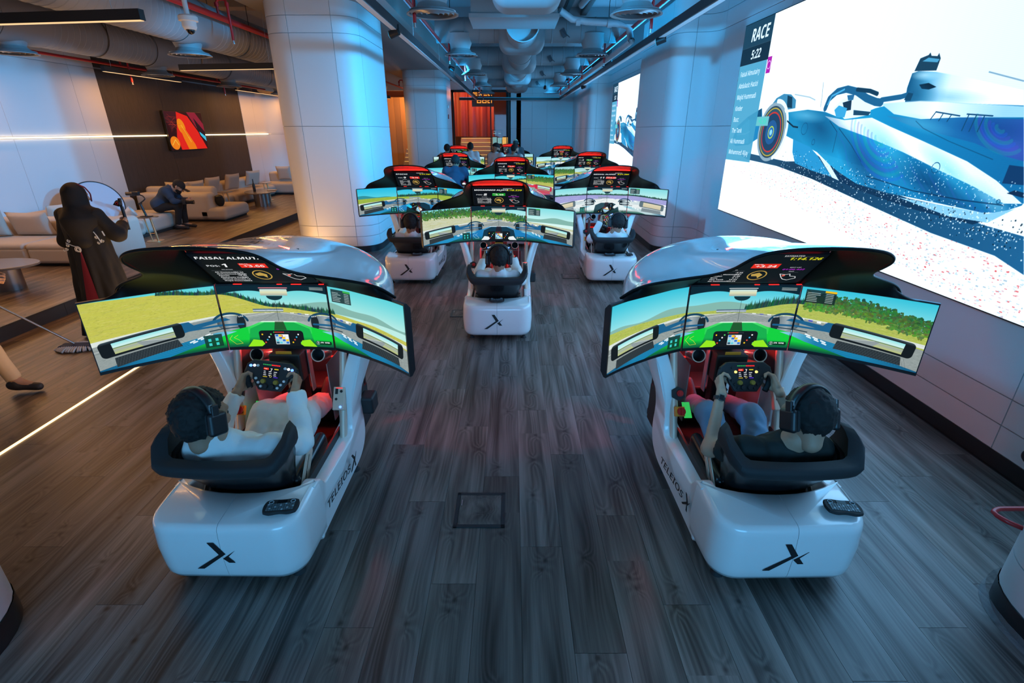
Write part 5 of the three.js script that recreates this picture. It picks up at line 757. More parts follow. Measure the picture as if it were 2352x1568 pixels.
  for (let i = 0; i < 240; i++) { const t = rnd(), u = mix(1500, 2309, t), v = mix(820, 1120, t) + (rnd() + rnd() - 1) * 130, p = q(u, v); x.fillStyle = 'rgba(225,242,250,.8)'; x.fillRect(p[0], p[1], 2.4, 2.4); }
  x.fillStyle = 'rgba(10,60,90,.035)'; for (let k = 0; k < H; k += 4) x.fillRect(0, k, W, 1.4);
  // running order
  const pw = (q(955, 78)[0]), rowH = H * 0.095; x.fillStyle = '#1d3f52'; x.fillRect(0, 0, pw, H * 0.115); x.fillStyle = '#122c3c'; x.fillRect(0, H * 0.115, pw, H * 0.085); x.fillStyle = 'rgba(70,150,180,.92)'; x.fillRect(0, H * 0.2, pw * 0.98, H * 0.50);
  txt(x, 'RACE', pw * 0.9, H * 0.062, H * 0.085, '#e4eef2', { align: 'right', slant: 0.15 }); txt(x, '5:22', pw * 0.55, H * 0.157, H * 0.06, '#dfe9ee', { align: 'center', slant: 0.15 }); x.fillStyle = '#b01c9c'; x.fillRect(pw * 1.0, H * 0.19, pw * 0.13, H * 0.075);
  x.strokeStyle = '#f4d0ee'; x.lineWidth = 3; x.beginPath(); x.arc(pw * 1.065, H * 0.2275, H * 0.018, 0, 7); x.stroke(); x.fillStyle = '#6ab8b8'; x.fillRect(pw * 0.98, H * 0.47, pw * 0.4, H * 0.045); txt(x, '+0.35', pw * 1.05, H * 0.493, H * 0.035, '#3fd0b0');
  ['Faisal Almutairy', 'Abdulaziz Hazizi', 'Majid Hummadi', 'Kinder', 'Bucc', 'The Tank', 'Ali Hummadi', 'Mohammed Aljay'].forEach((n, i) => txt(x, n, pw * 0.08, H * (0.245 + i * 0.0585), H * 0.034, '#eaf4f8', { weight: 'normal' }));
});
LED_FAR.forEach((far, i) => {
  const t = thing('led_wall', i ? 'far LED wall partly hidden by the right column, showing the same racing car' : 'huge LED wall showing a white and blue racing car', 'LED wall', [WALL_R - 0.02, 0, far - LED_W / 2]);
  part('cabinet', box(0.03, LED_Y1 - LED_Y0 + 0.02, LED_W + 0.02, 0.006, (LED_Y0 + LED_Y1) / 2, 0), mBlack, t);
  part('screen', new THREE.PlaneGeometry(LED_W, LED_Y1 - LED_Y0).rotateY(-Math.PI / 2).translate(-0.0115, (LED_Y0 + LED_Y1) / 2, 0), emisTex(ledTex, 1, [1.05, 1.25, 1.4]), t);
});
// wall screen in the lounge
{
  const a = onX(373, 256, -8.93), b = onX(475, 340, -8.93), d0 = 14.08, d1 = 15.76, y0 = 1.71, y1 = 2.65;
  const t = thing('wall_television', 'flat television on the dark wood wall showing red and orange gloves', 'television', [-8.93, 0, (d0 + d1) / 2]);
  part('housing', rbox(0.07, y1 - y0 + 0.03, d1 - d0 + 0.03, 0.01, -0.03, (y0 + y1) / 2, 0), mBlack, t);
  const tt = canvasTex(512, 288, (x, W, H) => { x.fillStyle = '#2a0a14'; x.fillRect(0, 0, W, H); poly(x, [[0, 0], [180, 0], [120, 90], [60, 150], [0, 60]], '#3c1420'); poly(x, [[160, 0], [300, 30], [420, 160], [500, 288], [130, 288], [100, 190], [140, 90]], '#e0201c'); poly(x, [[300, 0], [420, 0], [512, 90], [512, 200], [400, 120]], '#8a1a34'); poly(x, [[380, 40], [512, 150], [512, 250], [430, 190]], '#1c0a1c'); poly(x, [[430, 150], [512, 190], [512, 230], [440, 178]], '#3ac0e0');
    x.fillStyle = '#f08a1a'; x.beginPath(); x.ellipse(190, 110, 46, 62, -0.5, 0, 7); x.fill(); poly(x, [[165, 120], [235, 130], [330, 250], [345, 288], [230, 288], [190, 200]], '#ee7a16'); line(x, [[190, 100], [230, 150], [280, 230]], '#f8c03a', 6); line(x, [[215, 120], [260, 190]], '#c84a10', 4); x.fillStyle = '#f0801a'; x.beginPath(); x.ellipse(60, 235, 60, 50, 0.2, 0, 7); x.fill(); line(x, [[20, 250], [70, 210], [100, 250]], '#f8c84a', 6); for (let k = 0; k < 14; k++) line(x, [[rr(0, 150), rr(20, 150)], [rr(0, 200), rr(40, 160)]], 'rgba(224,60,40,.4)', 3); });
  part('screen', new THREE.PlaneGeometry(d1 - d0, y1 - y0).rotateY(Math.PI / 2).translate(0.0065, (y0 + y1) / 2, 0), emisTex(tt, 0.95), t);
  rectLight('television_light', new THREE.Color(1, 0.25, 0.12), 0.6, d1 - d0, y1 - y0, V(-8.88, 2.18, 14.92), V(0, 2.1, 14.92));
}
// ---------------------------------------------------------------- people
const mSkin = M([0.36, 0.20, 0.13], 0.55), mSkin2 = M([0.42, 0.25, 0.17], 0.55), mSkin3 = M([0.27, 0.145, 0.09], 0.55), mHair = M([0.008, 0.007, 0.007], 0.8), mThobe = M([0.74, 0.74, 0.73], 0.8, 0, { sheen: 0.2 });
const mNavy = M([0.022, 0.045, 0.085], 0.85), mBlackCloth = M([0.008, 0.008, 0.009], 0.85), mTee = M([0.010, 0.014, 0.013], 0.8), mJeans = M([0.15, 0.27, 0.42], 0.85), mShirtW = M([0.62, 0.64, 0.66], 0.85), mShirtG = M([0.46, 0.50, 0.48], 0.85), mJacket = M([0.045, 0.04, 0.045], 0.8), mKhaki = M([0.42, 0.34, 0.25], 0.85), mHeadset = M([0.012, 0.013, 0.015], 0.4), mPad = M([0.02, 0.02, 0.022], 0.8), mMaroon = M([0.16, 0.004, 0.018], 0.7), mShoe = M([0.02, 0.02, 0.024], 0.6), mSilver = M([0.6, 0.62, 0.65], 0.3, 0.6), mEye = M([0.02, 0.015, 0.012], 0.2);
const smin = (a, b, k) => { const h = clamp(0.5 + 0.5 * (b - a) / k, 0, 1); return b + (a - b) * h - k * h * (1 - h); };
// bone: [ax, ay, af, bx, by, bf, ra, rb, flat?]
function boneField(bones, k, wrinkle = 0, freq = 14) {
  const B = bones.map((b) => { const d = [b[3] - b[0], b[4] - b[1], b[5] - b[2]], l2 = d[0] * d[0] + d[1] * d[1] + d[2] * d[2] + 1e-9; return { a: b.slice(0, 3), d, l2, l: Math.sqrt(l2), ra: b[6], rb: b[7], flat: b[8] }; });
  return (x, y, z) => { const f = -z; let m = 1;
    for (const b of B) { const px = x - b.a[0], py = y - b.a[1], pf = f - b.a[2], q = (px * b.d[0] + py * b.d[1] + pf * b.d[2]) / b.l2, t = q < 0 ? 0 : q > 1 ? 1 : q;
      const ex = px - b.d[0] * t, ey = py - b.d[1] * t, ef = pf - b.d[2] * t; let d = Math.sqrt(ex * ex + ey * ey + ef * ef) - (b.ra + (b.rb - b.ra) * t);
      if (b.flat) d = Math.max(d, (q - 1) * b.l);
      m = m > 0.5 ? d : d > m + k ? m : m > d + k ? d : smin(m, d, k); }
    return wrinkle && m < 0.06 ? m + wrinkle * noise(x * freq, y * freq * 0.7, f * freq) + wrinkle * 0.6 * noise(x * freq * 2.3 + 7, y * freq * 0.9, f * freq * 2.1) : m; };
}
function boneMesh(bones, k, cell, wrinkle, freq = 11) {
  const lo = [9, 9, 9], hi = [-9, -9, -9]; for (const b of bones) for (const s of [0, 3]) { const r = Math.max(b[6], b[7]) + 0.03, p = [b[s], b[s + 1], -b[s + 2]]; for (let i = 0; i < 3; i++) { lo[i] = Math.min(lo[i], p[i] - r); hi[i] = Math.max(hi[i], p[i] + r); } }
  return isoMesh(boneField(bones, k, wrinkle, freq), lo, hi, cell);
}
const ell = (x, y, z, cx, cy, cz, a, b, c) => { const u = (x - cx) / a, v = (y - cy) / b, w = (z - cz) / c, l = Math.sqrt(u * u + v * v + w * w); return (l - 1) * Math.min(a, b, c) * (l < 1 ? 1 : 1); };
const cap = (x, y, z, a, b, ra, rb) => { const dx = b[0] - a[0], dy = b[1] - a[1], dz = b[2] - a[2], t = clamp(((x - a[0]) * dx + (y - a[1]) * dy + (z - a[2]) * dz) / (dx * dx + dy * dy + dz * dz), 0, 1); return Math.hypot(x - a[0] - dx * t, y - a[1] - dy * t, z - a[2] - dz * t) - mix(ra, rb, t); };
// a head looking along -z; nose, brow, lips, ears, neck
const HEAD = isoMesh((x, y, z) => {
  let d = ell(x, y, z, 0, 0.022, 0.008, 0.080, 0.098, 0.101);
  d = smin(d, ell(x, y, z, 0, -0.045, -0.032, 0.060, 0.074, 0.062), 0.03); d = smin(d, cap(x, y, z, [0, -0.085, -0.062], [0, -0.098, -0.066], 0.028, 0.024), 0.03);
  d = smin(d, cap(x, y, z, [-0.034, 0.026, -0.084], [0.034, 0.026, -0.084], 0.013, 0.013), 0.018); d = smin(d, cap(x, y, z, [0, 0.014, -0.094], [0, -0.026, -0.113], 0.008, 0.013), 0.012); d = smin(d, Math.min(cap(x, y, z, [-0.012, -0.03, -0.1], [-0.014, -0.03, -0.098], 0.009, 0.008), cap(x, y, z, [0.012, -0.03, -0.1], [0.014, -0.03, -0.098], 0.009, 0.008)), 0.01);
  for (const s of [-1, 1]) { d = -smin(-d, Math.hypot(x - s * 0.031, y - 0.004, z + 0.106) - 0.017, 0.012); d = smin(d, cap(x, y, z, [s * 0.045, -0.02, -0.075], [s * 0.05, -0.024, -0.06], 0.016, 0.014), 0.02); d = smin(d, Math.max(ell(x, y, z, s * 0.086, -0.004, 0.014, 0.011, 0.032, 0.019), -(Math.hypot(x - s * 0.098, y - 0.0, z - 0.006) - 0.012)), 0.006); }
  d = smin(d, cap(x, y, z, [-0.018, -0.056, -0.091], [0.018, -0.056, -0.091], 0.007, 0.007), 0.008); d = smin(d, cap(x, y, z, [-0.014, -0.069, -0.089], [0.014, -0.069, -0.089], 0.007, 0.007), 0.008); d = -smin(-d, cap(x, y, z, [-0.022, -0.0625, -0.1], [0.022, -0.0625, -0.1], 0.003, 0.003), 0.004);
  return smin(d, cap(x, y, z, [0, -0.07, 0.02], [0, -0.105, 0.018], 0.046, 0.044), 0.03);
}, [-0.12, -0.21, -0.14], [0.12, 0.14, 0.13], 0.0052);
const hairOf = (thick, low, lump) => isoMesh((x, y, z) => {
  let d = ell(x, y, z, 0, 0.022, 0.008, 0.080 + thick, 0.098 + thick, 0.101 + thick) + lump * noise(x * 45, y * 45, z * 45) + lump * 0.8 * noise(x * 150, y * 110, z * 150);
  const face = Math.max(z + 0.045 + (y - 0.05) * 0.55, 0) , cut = Math.max(-(y - (z < -0.035 ? 0.062 - 0.3 * (z + 0.035) : z < 0.025 ? mix(0.062, -0.03, (z + 0.035) / 0.06) : low)), -9);
  return Math.max(d, cut * 0.8);
}, [-0.13, -0.14, -0.15], [0.13, 0.17, 0.16], 0.0058);
const HAIR = hairOf(0.010, -0.125, 0.005), HAIR_THICK = hairOf(0.017, -0.13, 0.007), HAIR_BALD = isoMesh((x, y, z) => Math.max(ell(x, y, z, 0, 0.022, 0.008, 0.085, 0.103, 0.106), -(y + 0.085), y - 0.055 - 0.3 * z, -z - 0.02), [-0.13, -0.14, -0.15], [0.13, 0.17, 0.16], 0.006);
const BEARD = isoMesh((x, y, z) => Math.max(smin(ell(x, y, z, 0, -0.045, -0.032, 0.067, 0.082, 0.070), cap(x, y, z, [0, -0.09, -0.066], [0, -0.105, -0.07], 0.034, 0.03), 0.03), y + 0.034 - 0.4 * Math.max(0, Math.abs(x) - 0.03) * 2, -(Math.hypot(x, y + 0.058, z + 0.1) - 0.022), z - 0.02), [-0.1, -0.16, -0.13], [0.1, 0.0, 0.06], 0.006);
// hands in a frame of their own: x = palm direction, y = thumb side, -z = knuckles; wrist at the origin
const handBones = (c) => { const B = [], dir = (a) => [Math.sin(a), -Math.cos(a)], L = [[0.030, 0.084, 0.040, 0.026, 0.021], [0.010, 0.088, 0.044, 0.029, 0.022], [-0.010, 0.084, 0.041, 0.027, 0.021], [-0.029, 0.077, 0.033, 0.021, 0.018]];
  for (const [u, m, a, b, e] of L) { B.push([[0, u * 0.55, -0.008], [0, u, -m], 0.0165, 0.0125]); let p = [0, u, -m], ang = 0; for (const [l, k, r] of [[a, c[0], 0.0098], [b, c[1], 0.0090], [e, c[2], 0.0082]]) { ang += k; const d = dir(ang), q = [p[0] + d[0] * l, p[1], p[2] + d[1] * l]; B.push([p, q, r, r * 0.93]); p = q; } }
  B.push([[0.004, 0.020, -0.014], [0.020, 0.046, -0.045], 0.017, 0.013], [[0.020, 0.046, -0.045], [0.036, 0.054, -0.075], 0.0115, 0.0105], [[0.036, 0.054, -0.075], [0.046 + c[3], 0.047, -0.1], 0.0102, 0.0088]); B.push([[0, 0, 0.03], [0, 0, -0.02], 0.026, 0.024]); return B; };
const handGeo = (c) => { const B = handBones(c); return isoMesh((x, y, z) => { let m = 1; for (const [a, b, r, s] of B) { const d = cap(x, y, z, a, b, r, s); m = m > 0.5 ? d : smin(m, d, 0.007); } return m; }, [-0.04, -0.07, -0.21], [0.12, 0.09, 0.07], 0.0042); };
const GRIP = handGeo([0.75, 1.15, 0.75, 0]), EASY = handGeo([0.35, 0.5, 0.4, -0.01]);
// place a hand: wrist point, knuckle direction, palm direction (local x, y, f); s = -1 mirrors to a left hand
function placeHand(geo, wrist, fwd, palm, left) {
  const F = new THREE.Vector3(fwd[0], fwd[1], -fwd[2]).normalize(), X = new THREE.Vector3(palm[0], palm[1], -palm[2]); X.addScaledVector(F, -X.dot(F)).normalize(); const Zb = F.clone().negate(), Y = Zb.clone().cross(X);
  let g = geo.clone(); if (left) { const p = g.attributes.position; for (let i = 0; i < p.count; i++) p.setY(i, -p.getY(i)); flip(g); }
  g.applyMatrix4(new THREE.Matrix4().makeBasis(X, Y, Zb)); return g.translate(wrist[0], wrist[1], -wrist[2]);
}
const turnHead = (g, c, yaw, pitch, roll, s) => g.clone().scale(s, s, s).applyMatrix4(new THREE.Matrix4().makeRotationFromEuler(new THREE.Euler(pitch, yaw, roll, 'YXZ'))).translate(c[0], c[1], -c[2]);
function headset(parent, c, yaw, pitch, roll, s, tilt = 0.25) {
  const pts = []; for (let i = 0; i <= 16; i++) { const a = Math.PI * i / 16; pts.push(new THREE.Vector3(Math.cos(a) * 0.108, Math.sin(a) * 0.122, 0)); }
  const band = tube(pts, 0.0115, 8, 40); band.scale(1, 1, 2.0).rotateX(tilt).translate(0, 0.012, 0.01); const m = part('headset', turnHead(band, c, yaw, pitch, roll, s), mHeadset, parent);
  for (const k of [-1, 1]) { part('ear_cup', turnHead(join(rbox(0.034, 0.098, 0.08, 0.016, k * 0.112, -0.008, 0.012), rbox(0.012, 0.05, 0.03, 0.005, k * 0.122, 0.05, 0.022)), c, yaw, pitch, roll, s), mHeadset, m); part('ear_pad', turnHead(rbox(0.022, 0.09, 0.072, 0.011, k * 0.092, -0.008, 0.012), c, yaw, pitch, roll, s), mPad, m); part('band_mark', turnHead(box(0.003, 0.02, 0.012, k * 0.113, 0.066, 0.032), c, yaw, pitch, roll, s), mSilver, m); }
}
const geoCache = {};
const cached = (k, fn) => geoCache[k] ??= fn();
// one person: skeleton J, outfit pieces [name, bones, material, wrinkle], hands, head
function person(o) {
  const t = thing('person', o.label, 'person', o.pos, o.turn || 0, o.group), J = o.J, s = o.hs || 1.06, hd = o.head; J.collar = [mix(J.neck[0], hd.c[0], 0.9), Math.max(J.neck[1] + 0.03, hd.c[1] - 0.105 * s), mix(J.neck[2], hd.c[2] - 0.02, 0.9)];
  const bb = (a, b, ra, rb, flat) => [...a, ...b, ra, rb, flat], L = (k) => [J[k], J[k].map((v, i) => i ? v : 0)];
  const body = cached(o.key + 'body', () => {
    const B = []; B.push(bb([-0.07 + J.pelvis[0], J.pelvis[1], J.pelvis[2]], [0.07 + J.pelvis[0], J.pelvis[1], J.pelvis[2]], 0.11, 0.11), bb(J.pelvis, J.chest, 0.12, 0.12), bb([J.chest[0] - 0.07, J.chest[1], J.chest[2]], [J.chest[0] + 0.07, J.chest[1], J.chest[2]], 0.10, 0.10), bb(J.shL, J.shR, 0.055, 0.055), bb(J.chest, J.neck, 0.10, 0.055), bb(J.neck, [hd.c[0] * 0.7 + J.neck[0] * 0.3, hd.c[1] - 0.09, hd.c[2] * 0.7 + J.neck[2] * 0.3], 0.055, 0.052));
    for (const q of ['L', 'R']) B.push(bb(J['sh' + q], J['el' + q], 0.050, 0.040), bb(J['el' + q], J['wr' + q], 0.041, 0.027), bb(J['hip' + q], J['kn' + q], 0.08, 0.056), bb(J['kn' + q], J['an' + q], 0.054, 0.036), bb(J['an' + q], J['to' + q], 0.036, 0.03));
    const gs = [boneMesh(B, 0.04, o.cell || 0.017), turnHead(HEAD, hd.c, hd.yaw, hd.pitch, hd.roll, s)];
    for (const q of ['L', 'R']) if (o.hand?.[q]) gs.push(placeHand(o.hand[q][0], J['wr' + q], o.hand[q][1], o.hand[q][2], q === 'L'));
    return join(gs);
  });
  part('body', body, o.skin || mSkin, t);
  if (o.hair) part('hair', cached(o.key + 'hair', () => turnHead(o.hair, hd.c, hd.yaw, hd.pitch, hd.roll, s)), mHair, t);
  if (o.beard) part('beard', turnHead(BEARD, hd.c, hd.yaw, hd.pitch, hd.roll, s), mHair, t);
  if (o.eyes) for (const k of [-1, 1]) part('eye', turnHead(new THREE.SphereGeometry(0.010, 12, 8).translate(k * 0.031, 0.004, -0.088), hd.c, hd.yaw, hd.pitch, hd.roll, s), mEye, t);
  for (const [name, bones, mat, wr, k, cell, sd] of o.wear) part(name, cached(o.key + name + (sd || ''), () => boneMesh(bones(J, bb), k || 0.04, cell || 0.0135, wr ?? 0.006)), mat, t);
  if (o.headset) headset(t, hd.c, hd.yaw, hd.pitch, hd.roll, s, o.headset);
  return t;
}
const m3 = (a, b, t) => a.map((v, i) => mix(v, b[i], t));
const robe = (J, bb) => { const B = [bb([J.pelvis[0] - 0.07, J.pelvis[1], J.pelvis[2]], [J.pelvis[0] + 0.07, J.pelvis[1], J.pelvis[2]], 0.135, 0.135), bb(J.pelvis, J.chest, 0.14, 0.135), bb([J.chest[0] - 0.075, J.chest[1], J.chest[2]], [J.chest[0] + 0.075, J.chest[1], J.chest[2]], 0.118, 0.118), bb(J.shL, J.shR, 0.068, 0.068), bb(J.chest, m3(J.chest, J.neck, 0.86), 0.11, 0.066, 1), bb([J.neck[0] + (J.collar ? (J.collar[0] - J.neck[0]) * 0.6 : 0), J.neck[1] - 0.03, J.neck[2] - 0.01], J.collar || [J.neck[0], J.neck[1] + 0.04, J.neck[2] + 0.01], 0.078, 0.068, 1)];
  for (const q of ['L', 'R']) B.push(bb(J['sh' + q], J['el' + q], 0.068, 0.060), bb(J['el' + q], m3(J['el' + q], J['wr' + q], 0.90), 0.060, 0.050, 1), bb(J['hip' + q], J['kn' + q], 0.105, 0.085), bb(J['kn' + q], m3(J['kn' + q], J['an' + q], 0.8), 0.083, 0.075, 1)); B.push(bb(m3(J.hipL, J.hipR, 0.5), m3(J.knL, J.knR, 0.5), 0.10, 0.07)); return B; };
const tee = (J, bb) => { const B = [bb([J.pelvis[0] - 0.07, J.pelvis[1] + 0.05, J.pelvis[2]], [J.pelvis[0] + 0.07, J.pelvis[1] + 0.05, J.pelvis[2]], 0.132, 0.132), bb(J.pelvis, J.chest, 0.135, 0.135), bb([J.chest[0] - 0.075, J.chest[1], J.chest[2]], [J.chest[0] + 0.075, J.chest[1], J.chest[2]], 0.118, 0.118), bb(J.shL, J.shR, 0.068, 0.068), bb(J.chest, m3(J.chest, J.neck, 0.82), 0.11, 0.072, 1)];
  for (const q of ['L', 'R']) B.push(bb(J['sh' + q], m3(J['sh' + q], J['el' + q], 0.62), 0.07, 0.068, 1)); return B; };
const shirt = (J, bb) => { const B = tee(J, bb); for (const q of ['L', 'R']) B.push(bb(J['sh' + q], J['el' + q], 0.066, 0.056), bb(J['el' + q], m3(J['el' + q], J['wr' + q], 0.9), 0.056, 0.044, 1)); B.push(bb(J.neck, [J.neck[0], J.neck[1] + 0.035, J.neck[2] + 0.008], 0.064, 0.062, 1)); return B; };
const trousers = (J, bb) => { const B = [bb([J.pelvis[0] - 0.06, J.pelvis[1], J.pelvis[2]], [J.pelvis[0] + 0.06, J.pelvis[1], J.pelvis[2]], 0.122, 0.122)]; for (const q of ['L', 'R']) B.push(bb(J['hip' + q], J['kn' + q], 0.094, 0.072), bb(J['kn' + q], m3(J['kn' + q], J['an' + q], 0.95), 0.070, 0.058, 1)); return B; };
const shoePair = (cell = 0.0135) => ['L', 'R'].map((q) => ['shoe', shoes(q), mShoe, 0, 0.03, cell, q]);
const shoes = (q) => (J, bb) => { const B = []; { const a = J['an' + q], b = J['to' + q]; B.push(bb([a[0] + (a[0] - b[0]) * 0.25, Math.min(a[1], b[1] + 0.03), a[2] + (a[2] - b[2]) * 0.25], b, 0.045, 0.036), bb(a, [a[0], a[1] - 0.03, a[2]], 0.045, 0.045)); } return B; };
const seatJ = (hx = 0, o = {}) => ({ pelvis: [0, 0.335, 0.535], chest: [0, 0.575, 0.345], neck: [hx * 0.6, 0.75, 0.275], shL: [-0.19, 0.665, 0.30], shR: [0.19, 0.665, 0.30], elL: [-0.265, 0.555, 0.54], elR: [0.265, 0.555, 0.54], wrL: [-0.168, 0.795, 0.712], wrR: [0.168, 0.795, 0.712], hipL: [-0.09, 0.34, 0.55], hipR: [0.09, 0.34, 0.55], knL: [-0.125, 0.53, 0.86], knR: [0.125, 0.53, 0.86], anL: [-0.11, 0.42, 1.24], anR: [0.11, 0.42, 1.24], toL: [-0.11, 0.52, 1.35], toR: [0.11, 0.52, 1.35], ...o });
const wheelHands = { L: [GRIP, [0.1, 0.45, 0.9], [1, 0.1, 0.35]], R: [GRIP, [-0.1, 0.45, 0.9], [-1, 0.1, 0.35]] };
// the two drivers in front
person({ key: 'dA', pos: [-1.452, 0, 1.90], turn: -0.01, label: 'person in a white robe and headset driving the pod beside the floor LED line', skin: mSkin, J: seatJ(-0.12, { chest: [-0.02, 0.575, 0.345], elR: [0.25, 0.57, 0.50] }), head: { c: [-0.108, 0.866, 0.265], yaw: -0.42, pitch: -0.2, roll: 0.14 }, hs: 1.2, hair: HAIR_THICK, eyes: 1, hand: wheelHands, headset: 0.12, wear: [['robe', robe, mThobe, 0.014, 0.045, 0.010], ...shoePair()] });
{
  const t = person({ key: 'dB', pos: [1.406, 0, 1.89], turn: 0.014, label: 'person in dark t-shirt and faded jeans with black headset driving a pod', skin: mSkin2, J: seatJ(0.08, { chest: [0.02, 0.575, 0.345], elL: [-0.285, 0.545, 0.48], wrL: [-0.172, 0.80, 0.70], knL: [-0.15, 0.55, 0.86] }), head: { c: [0.09, 0.868, 0.29], yaw: 0.3, pitch: -0.35, roll: -0.12 }, hs: 1.2, hair: HAIR, eyes: 1, hand: wheelHands, headset: 0.1, wear: [['t_shirt', tee, mTee, 0.012, 0.045, 0.010], ['jeans', trousers, mJeans, 0.011, 0.045, 0.010], ...shoePair()] });
  const w = [-0.172, 0.80, 0.70], e = [-0.285, 0.545, 0.50], c = m3(w, e, 0.16), dir = new THREE.Vector3(w[0] - e[0], w[1] - e[1], -(w[2] - e[2])).normalize(), q = new THREE.Quaternion().setFromUnitVectors(new THREE.Vector3(0, 1, 0), dir);
  const st = part('wristwatch', toCreasedNormals(lathe([[0.031, -0.011], [0.0335, -0.011], [0.0335, 0.011], [0.031, 0.011]], 28), 0.5).applyQuaternion(q).translate(c[0], c[1], -c[2]), mRubber, t); part('watch_case', rbox(0.03, 0.036, 0.01, 0.004).translate(0, 0, 0.037).rotateY(-0.2).applyQuaternion(q).translate(c[0], c[1], -c[2]), mGloss, st);
}
// drivers of the three pods behind them
person({ key: 'dC', pos: [-0.167, 0, 5.22], turn: -0.005, label: 'person in a white robe and headset driving the lone pod in the aisle', J: seatJ(0.02), head: { c: [0.02, 0.882, 0.275], yaw: 0, pitch: -0.15, roll: 0 }, hs: 1.17, hair: HAIR, hand: wheelHands, headset: 0.1, wear: [['robe', robe, mThobe, 0.013, 0.045, 0.012], ...shoePair()] });
person({ key: 'dC', pos: [-1.577, 0, 7.471], turn: -0.037, label: 'person in a white robe and headset driving the pod beside the big left column', J: seatJ(0.02), head: { c: [0.02, 0.882, 0.275], yaw: 0, pitch: -0.15, roll: 0 }, hs: 1.17, skin: mSkin3, hair: HAIR, hand: wheelHands, headset: 0.1, wear: [['robe', robe, mThobe, 0.013, 0.045, 0.012], ...shoePair()] });
person({ key: 'dE', pos: [1.529, 0, 7.448], turn: -0.023, label: 'person in a white robe and headset steering hard in the pod by the right column', J: seatJ(0.05, { wrL: [-0.12, 0.87, 0.68], elL: [-0.28, 0.60, 0.55], pelvis: [0.03, 0.335, 0.535] }), head: { c: [0.075, 0.885, 0.30], yaw: 0.12, pitch: -0.25, roll: -0.1 }, hs: 1.17, hair: HAIR, hand: wheelHands, headset: 0.1, wear: [['robe', robe, mThobe, 0.009, 0.05, 0.013], ...shoePair()] });
// standing people further back
const standJ = (o = {}) => ({ pelvis: [0, 0.97, 0], chest: [0, 1.30, 0.01], neck: [0, 1.52, 0.0], shL: [-0.185, 1.46, 0], shR: [0.185, 1.46, 0], elL: [-0.25, 1.17, 0.02], elR: [0.25, 1.17, 0.02], wrL: [-0.22, 0.95, 0.12], wrR: [0.22, 0.95, 0.12], hipL: [-0.09, 0.94, 0], hipR: [0.09, 0.94, 0], knL: [-0.1, 0.51, 0.02], knR: [0.1, 0.51, 0.02], anL: [-0.1, 0.09, 0], anR: [0.1, 0.09, 0], toL: [-0.12, 0.04, 0.17], toR: [0.12, 0.04, 0.17], ...o });
const easy = { L: [EASY, [0, -0.9, 0.4], [1, 0, 0.2]], R: [EASY, [0, -0.9, 0.4], [-1, 0, 0.2]] };
const lean = (a) => { const J = standJ(), r = {}; for (const [k, v] of Object.entries(J)) { const h = v[1] - 0.97; if (h > 0) { r[k] = [v[0], 0.97 + h * Math.cos(a), v[2] + h * Math.sin(a)]; } else r[k] = v; } return r; };
{
  const J = { ...lean(0.42), elL: [-0.27, 1.12, 0.40], elR: [0.27, 1.12, 0.40], wrL: [-0.2, 1.0, 0.62], wrR: [0.2, 1.0, 0.62] };
  person({ key: 'sA', pos: [-1.19, 0, 10.85], label: 'person in a dark blue shirt leaning toward a pod, seen from behind', skin: mSkin3, J, head: { c: [0, 1.585, 0.36], yaw: 0, pitch: -0.35, roll: 0 }, hair: HAIR, hand: { L: [EASY, [0.2, -0.3, 0.9], [0, -1, 0]], R: [EASY, [-0.2, -0.3, 0.9], [0, -1, 0]] }, cell: 0.022, wear: [['shirt', shirt, mNavy, 0.006, 0.05, 0.018], ['trousers', trousers, mBlackCloth, 0.004, 0.04, 0.02], ...shoePair(0.018)] });
}
const stand = (key, x, d, turn, label, top, hair, wear, skin, extra = {}) => { const t = person({ key, pos: [x, 0, d], turn, label, skin, J: standJ(), head: { c: [0, 1.66, 0.015], yaw: extra.yaw || 0, pitch: extra.pitch || 0, roll: 0 }, hair, beard: extra.beard, eyes: extra.eyes, hand: easy, cell: 0.022, wear, group: undefined }); const k = top / 1.79; t.scale.setScalar(k); return t; };
const wearOf = (s, tr) => [['shirt', shirt, s, 0.005, 0.05, 0.018], ['trousers', trousers, tr, 0.004, 0.04, 0.022], ...shoePair(0.02)];
stand('sB', -2.03, 16.75, -0.25, 'shorter person in a white shirt standing beside the far left column', 1.80, HAIR, wearOf(mShirtW, mBlackCloth), mSkin3);
stand('sB', -1.30, 16.75, 0.2, 'taller person in a white shirt standing before the lit steps', 1.85, HAIR, wearOf(mShirtW, mBlackCloth), mSkin3);
stand('sC', -0.48, 16.0, -0.6, 'bearded person in a pale shirt and backward dark cap looking right', 1.84, null, wearOf(mShirtW, mBlackCloth), mSkin, { yaw: -0.5, pitch: -0.25, beard: 1, eyes: 1 });
stand('sD', 0.07, 15.2, -0.5, 'bearded person in a grey green shirt holding a hand to his chin', 1.83, HAIR, wearOf(mShirtG, mBlackCloth), mSkin, { yaw: -0.4, pitch: -0.3, beard: 1, eyes: 1 });
stand('sE', 0.13, 18.6, 0.1, 'balding person in a dark jacket in front of the farthest pod', 1.92, HAIR_BALD, wearOf(mJacket, mBlackCloth), mSkin);
{ const c = cached('cap', () => join(isoMesh((x, y, z) => Math.max(ell(x, y, z, 0, 0.03, 0.008, 0.096, 0.108, 0.116), -(y - 0.02)), [-0.13, 0, -0.15], [0.13, 0.16, 0.16], 0.006), rbox(0.14, 0.012, 0.1, 0.005).rotateX(0.25).translate(0, 0.015, 0.14)));
  const ps = scene.children.filter((o) => o.userData.label && o.userData.label.includes('backward dark cap')); part('cap', turnHead(c, [0, 1.66, 0.015], -0.5, -0.25, 0, 1.06), mBlackCloth, ps[0]); }
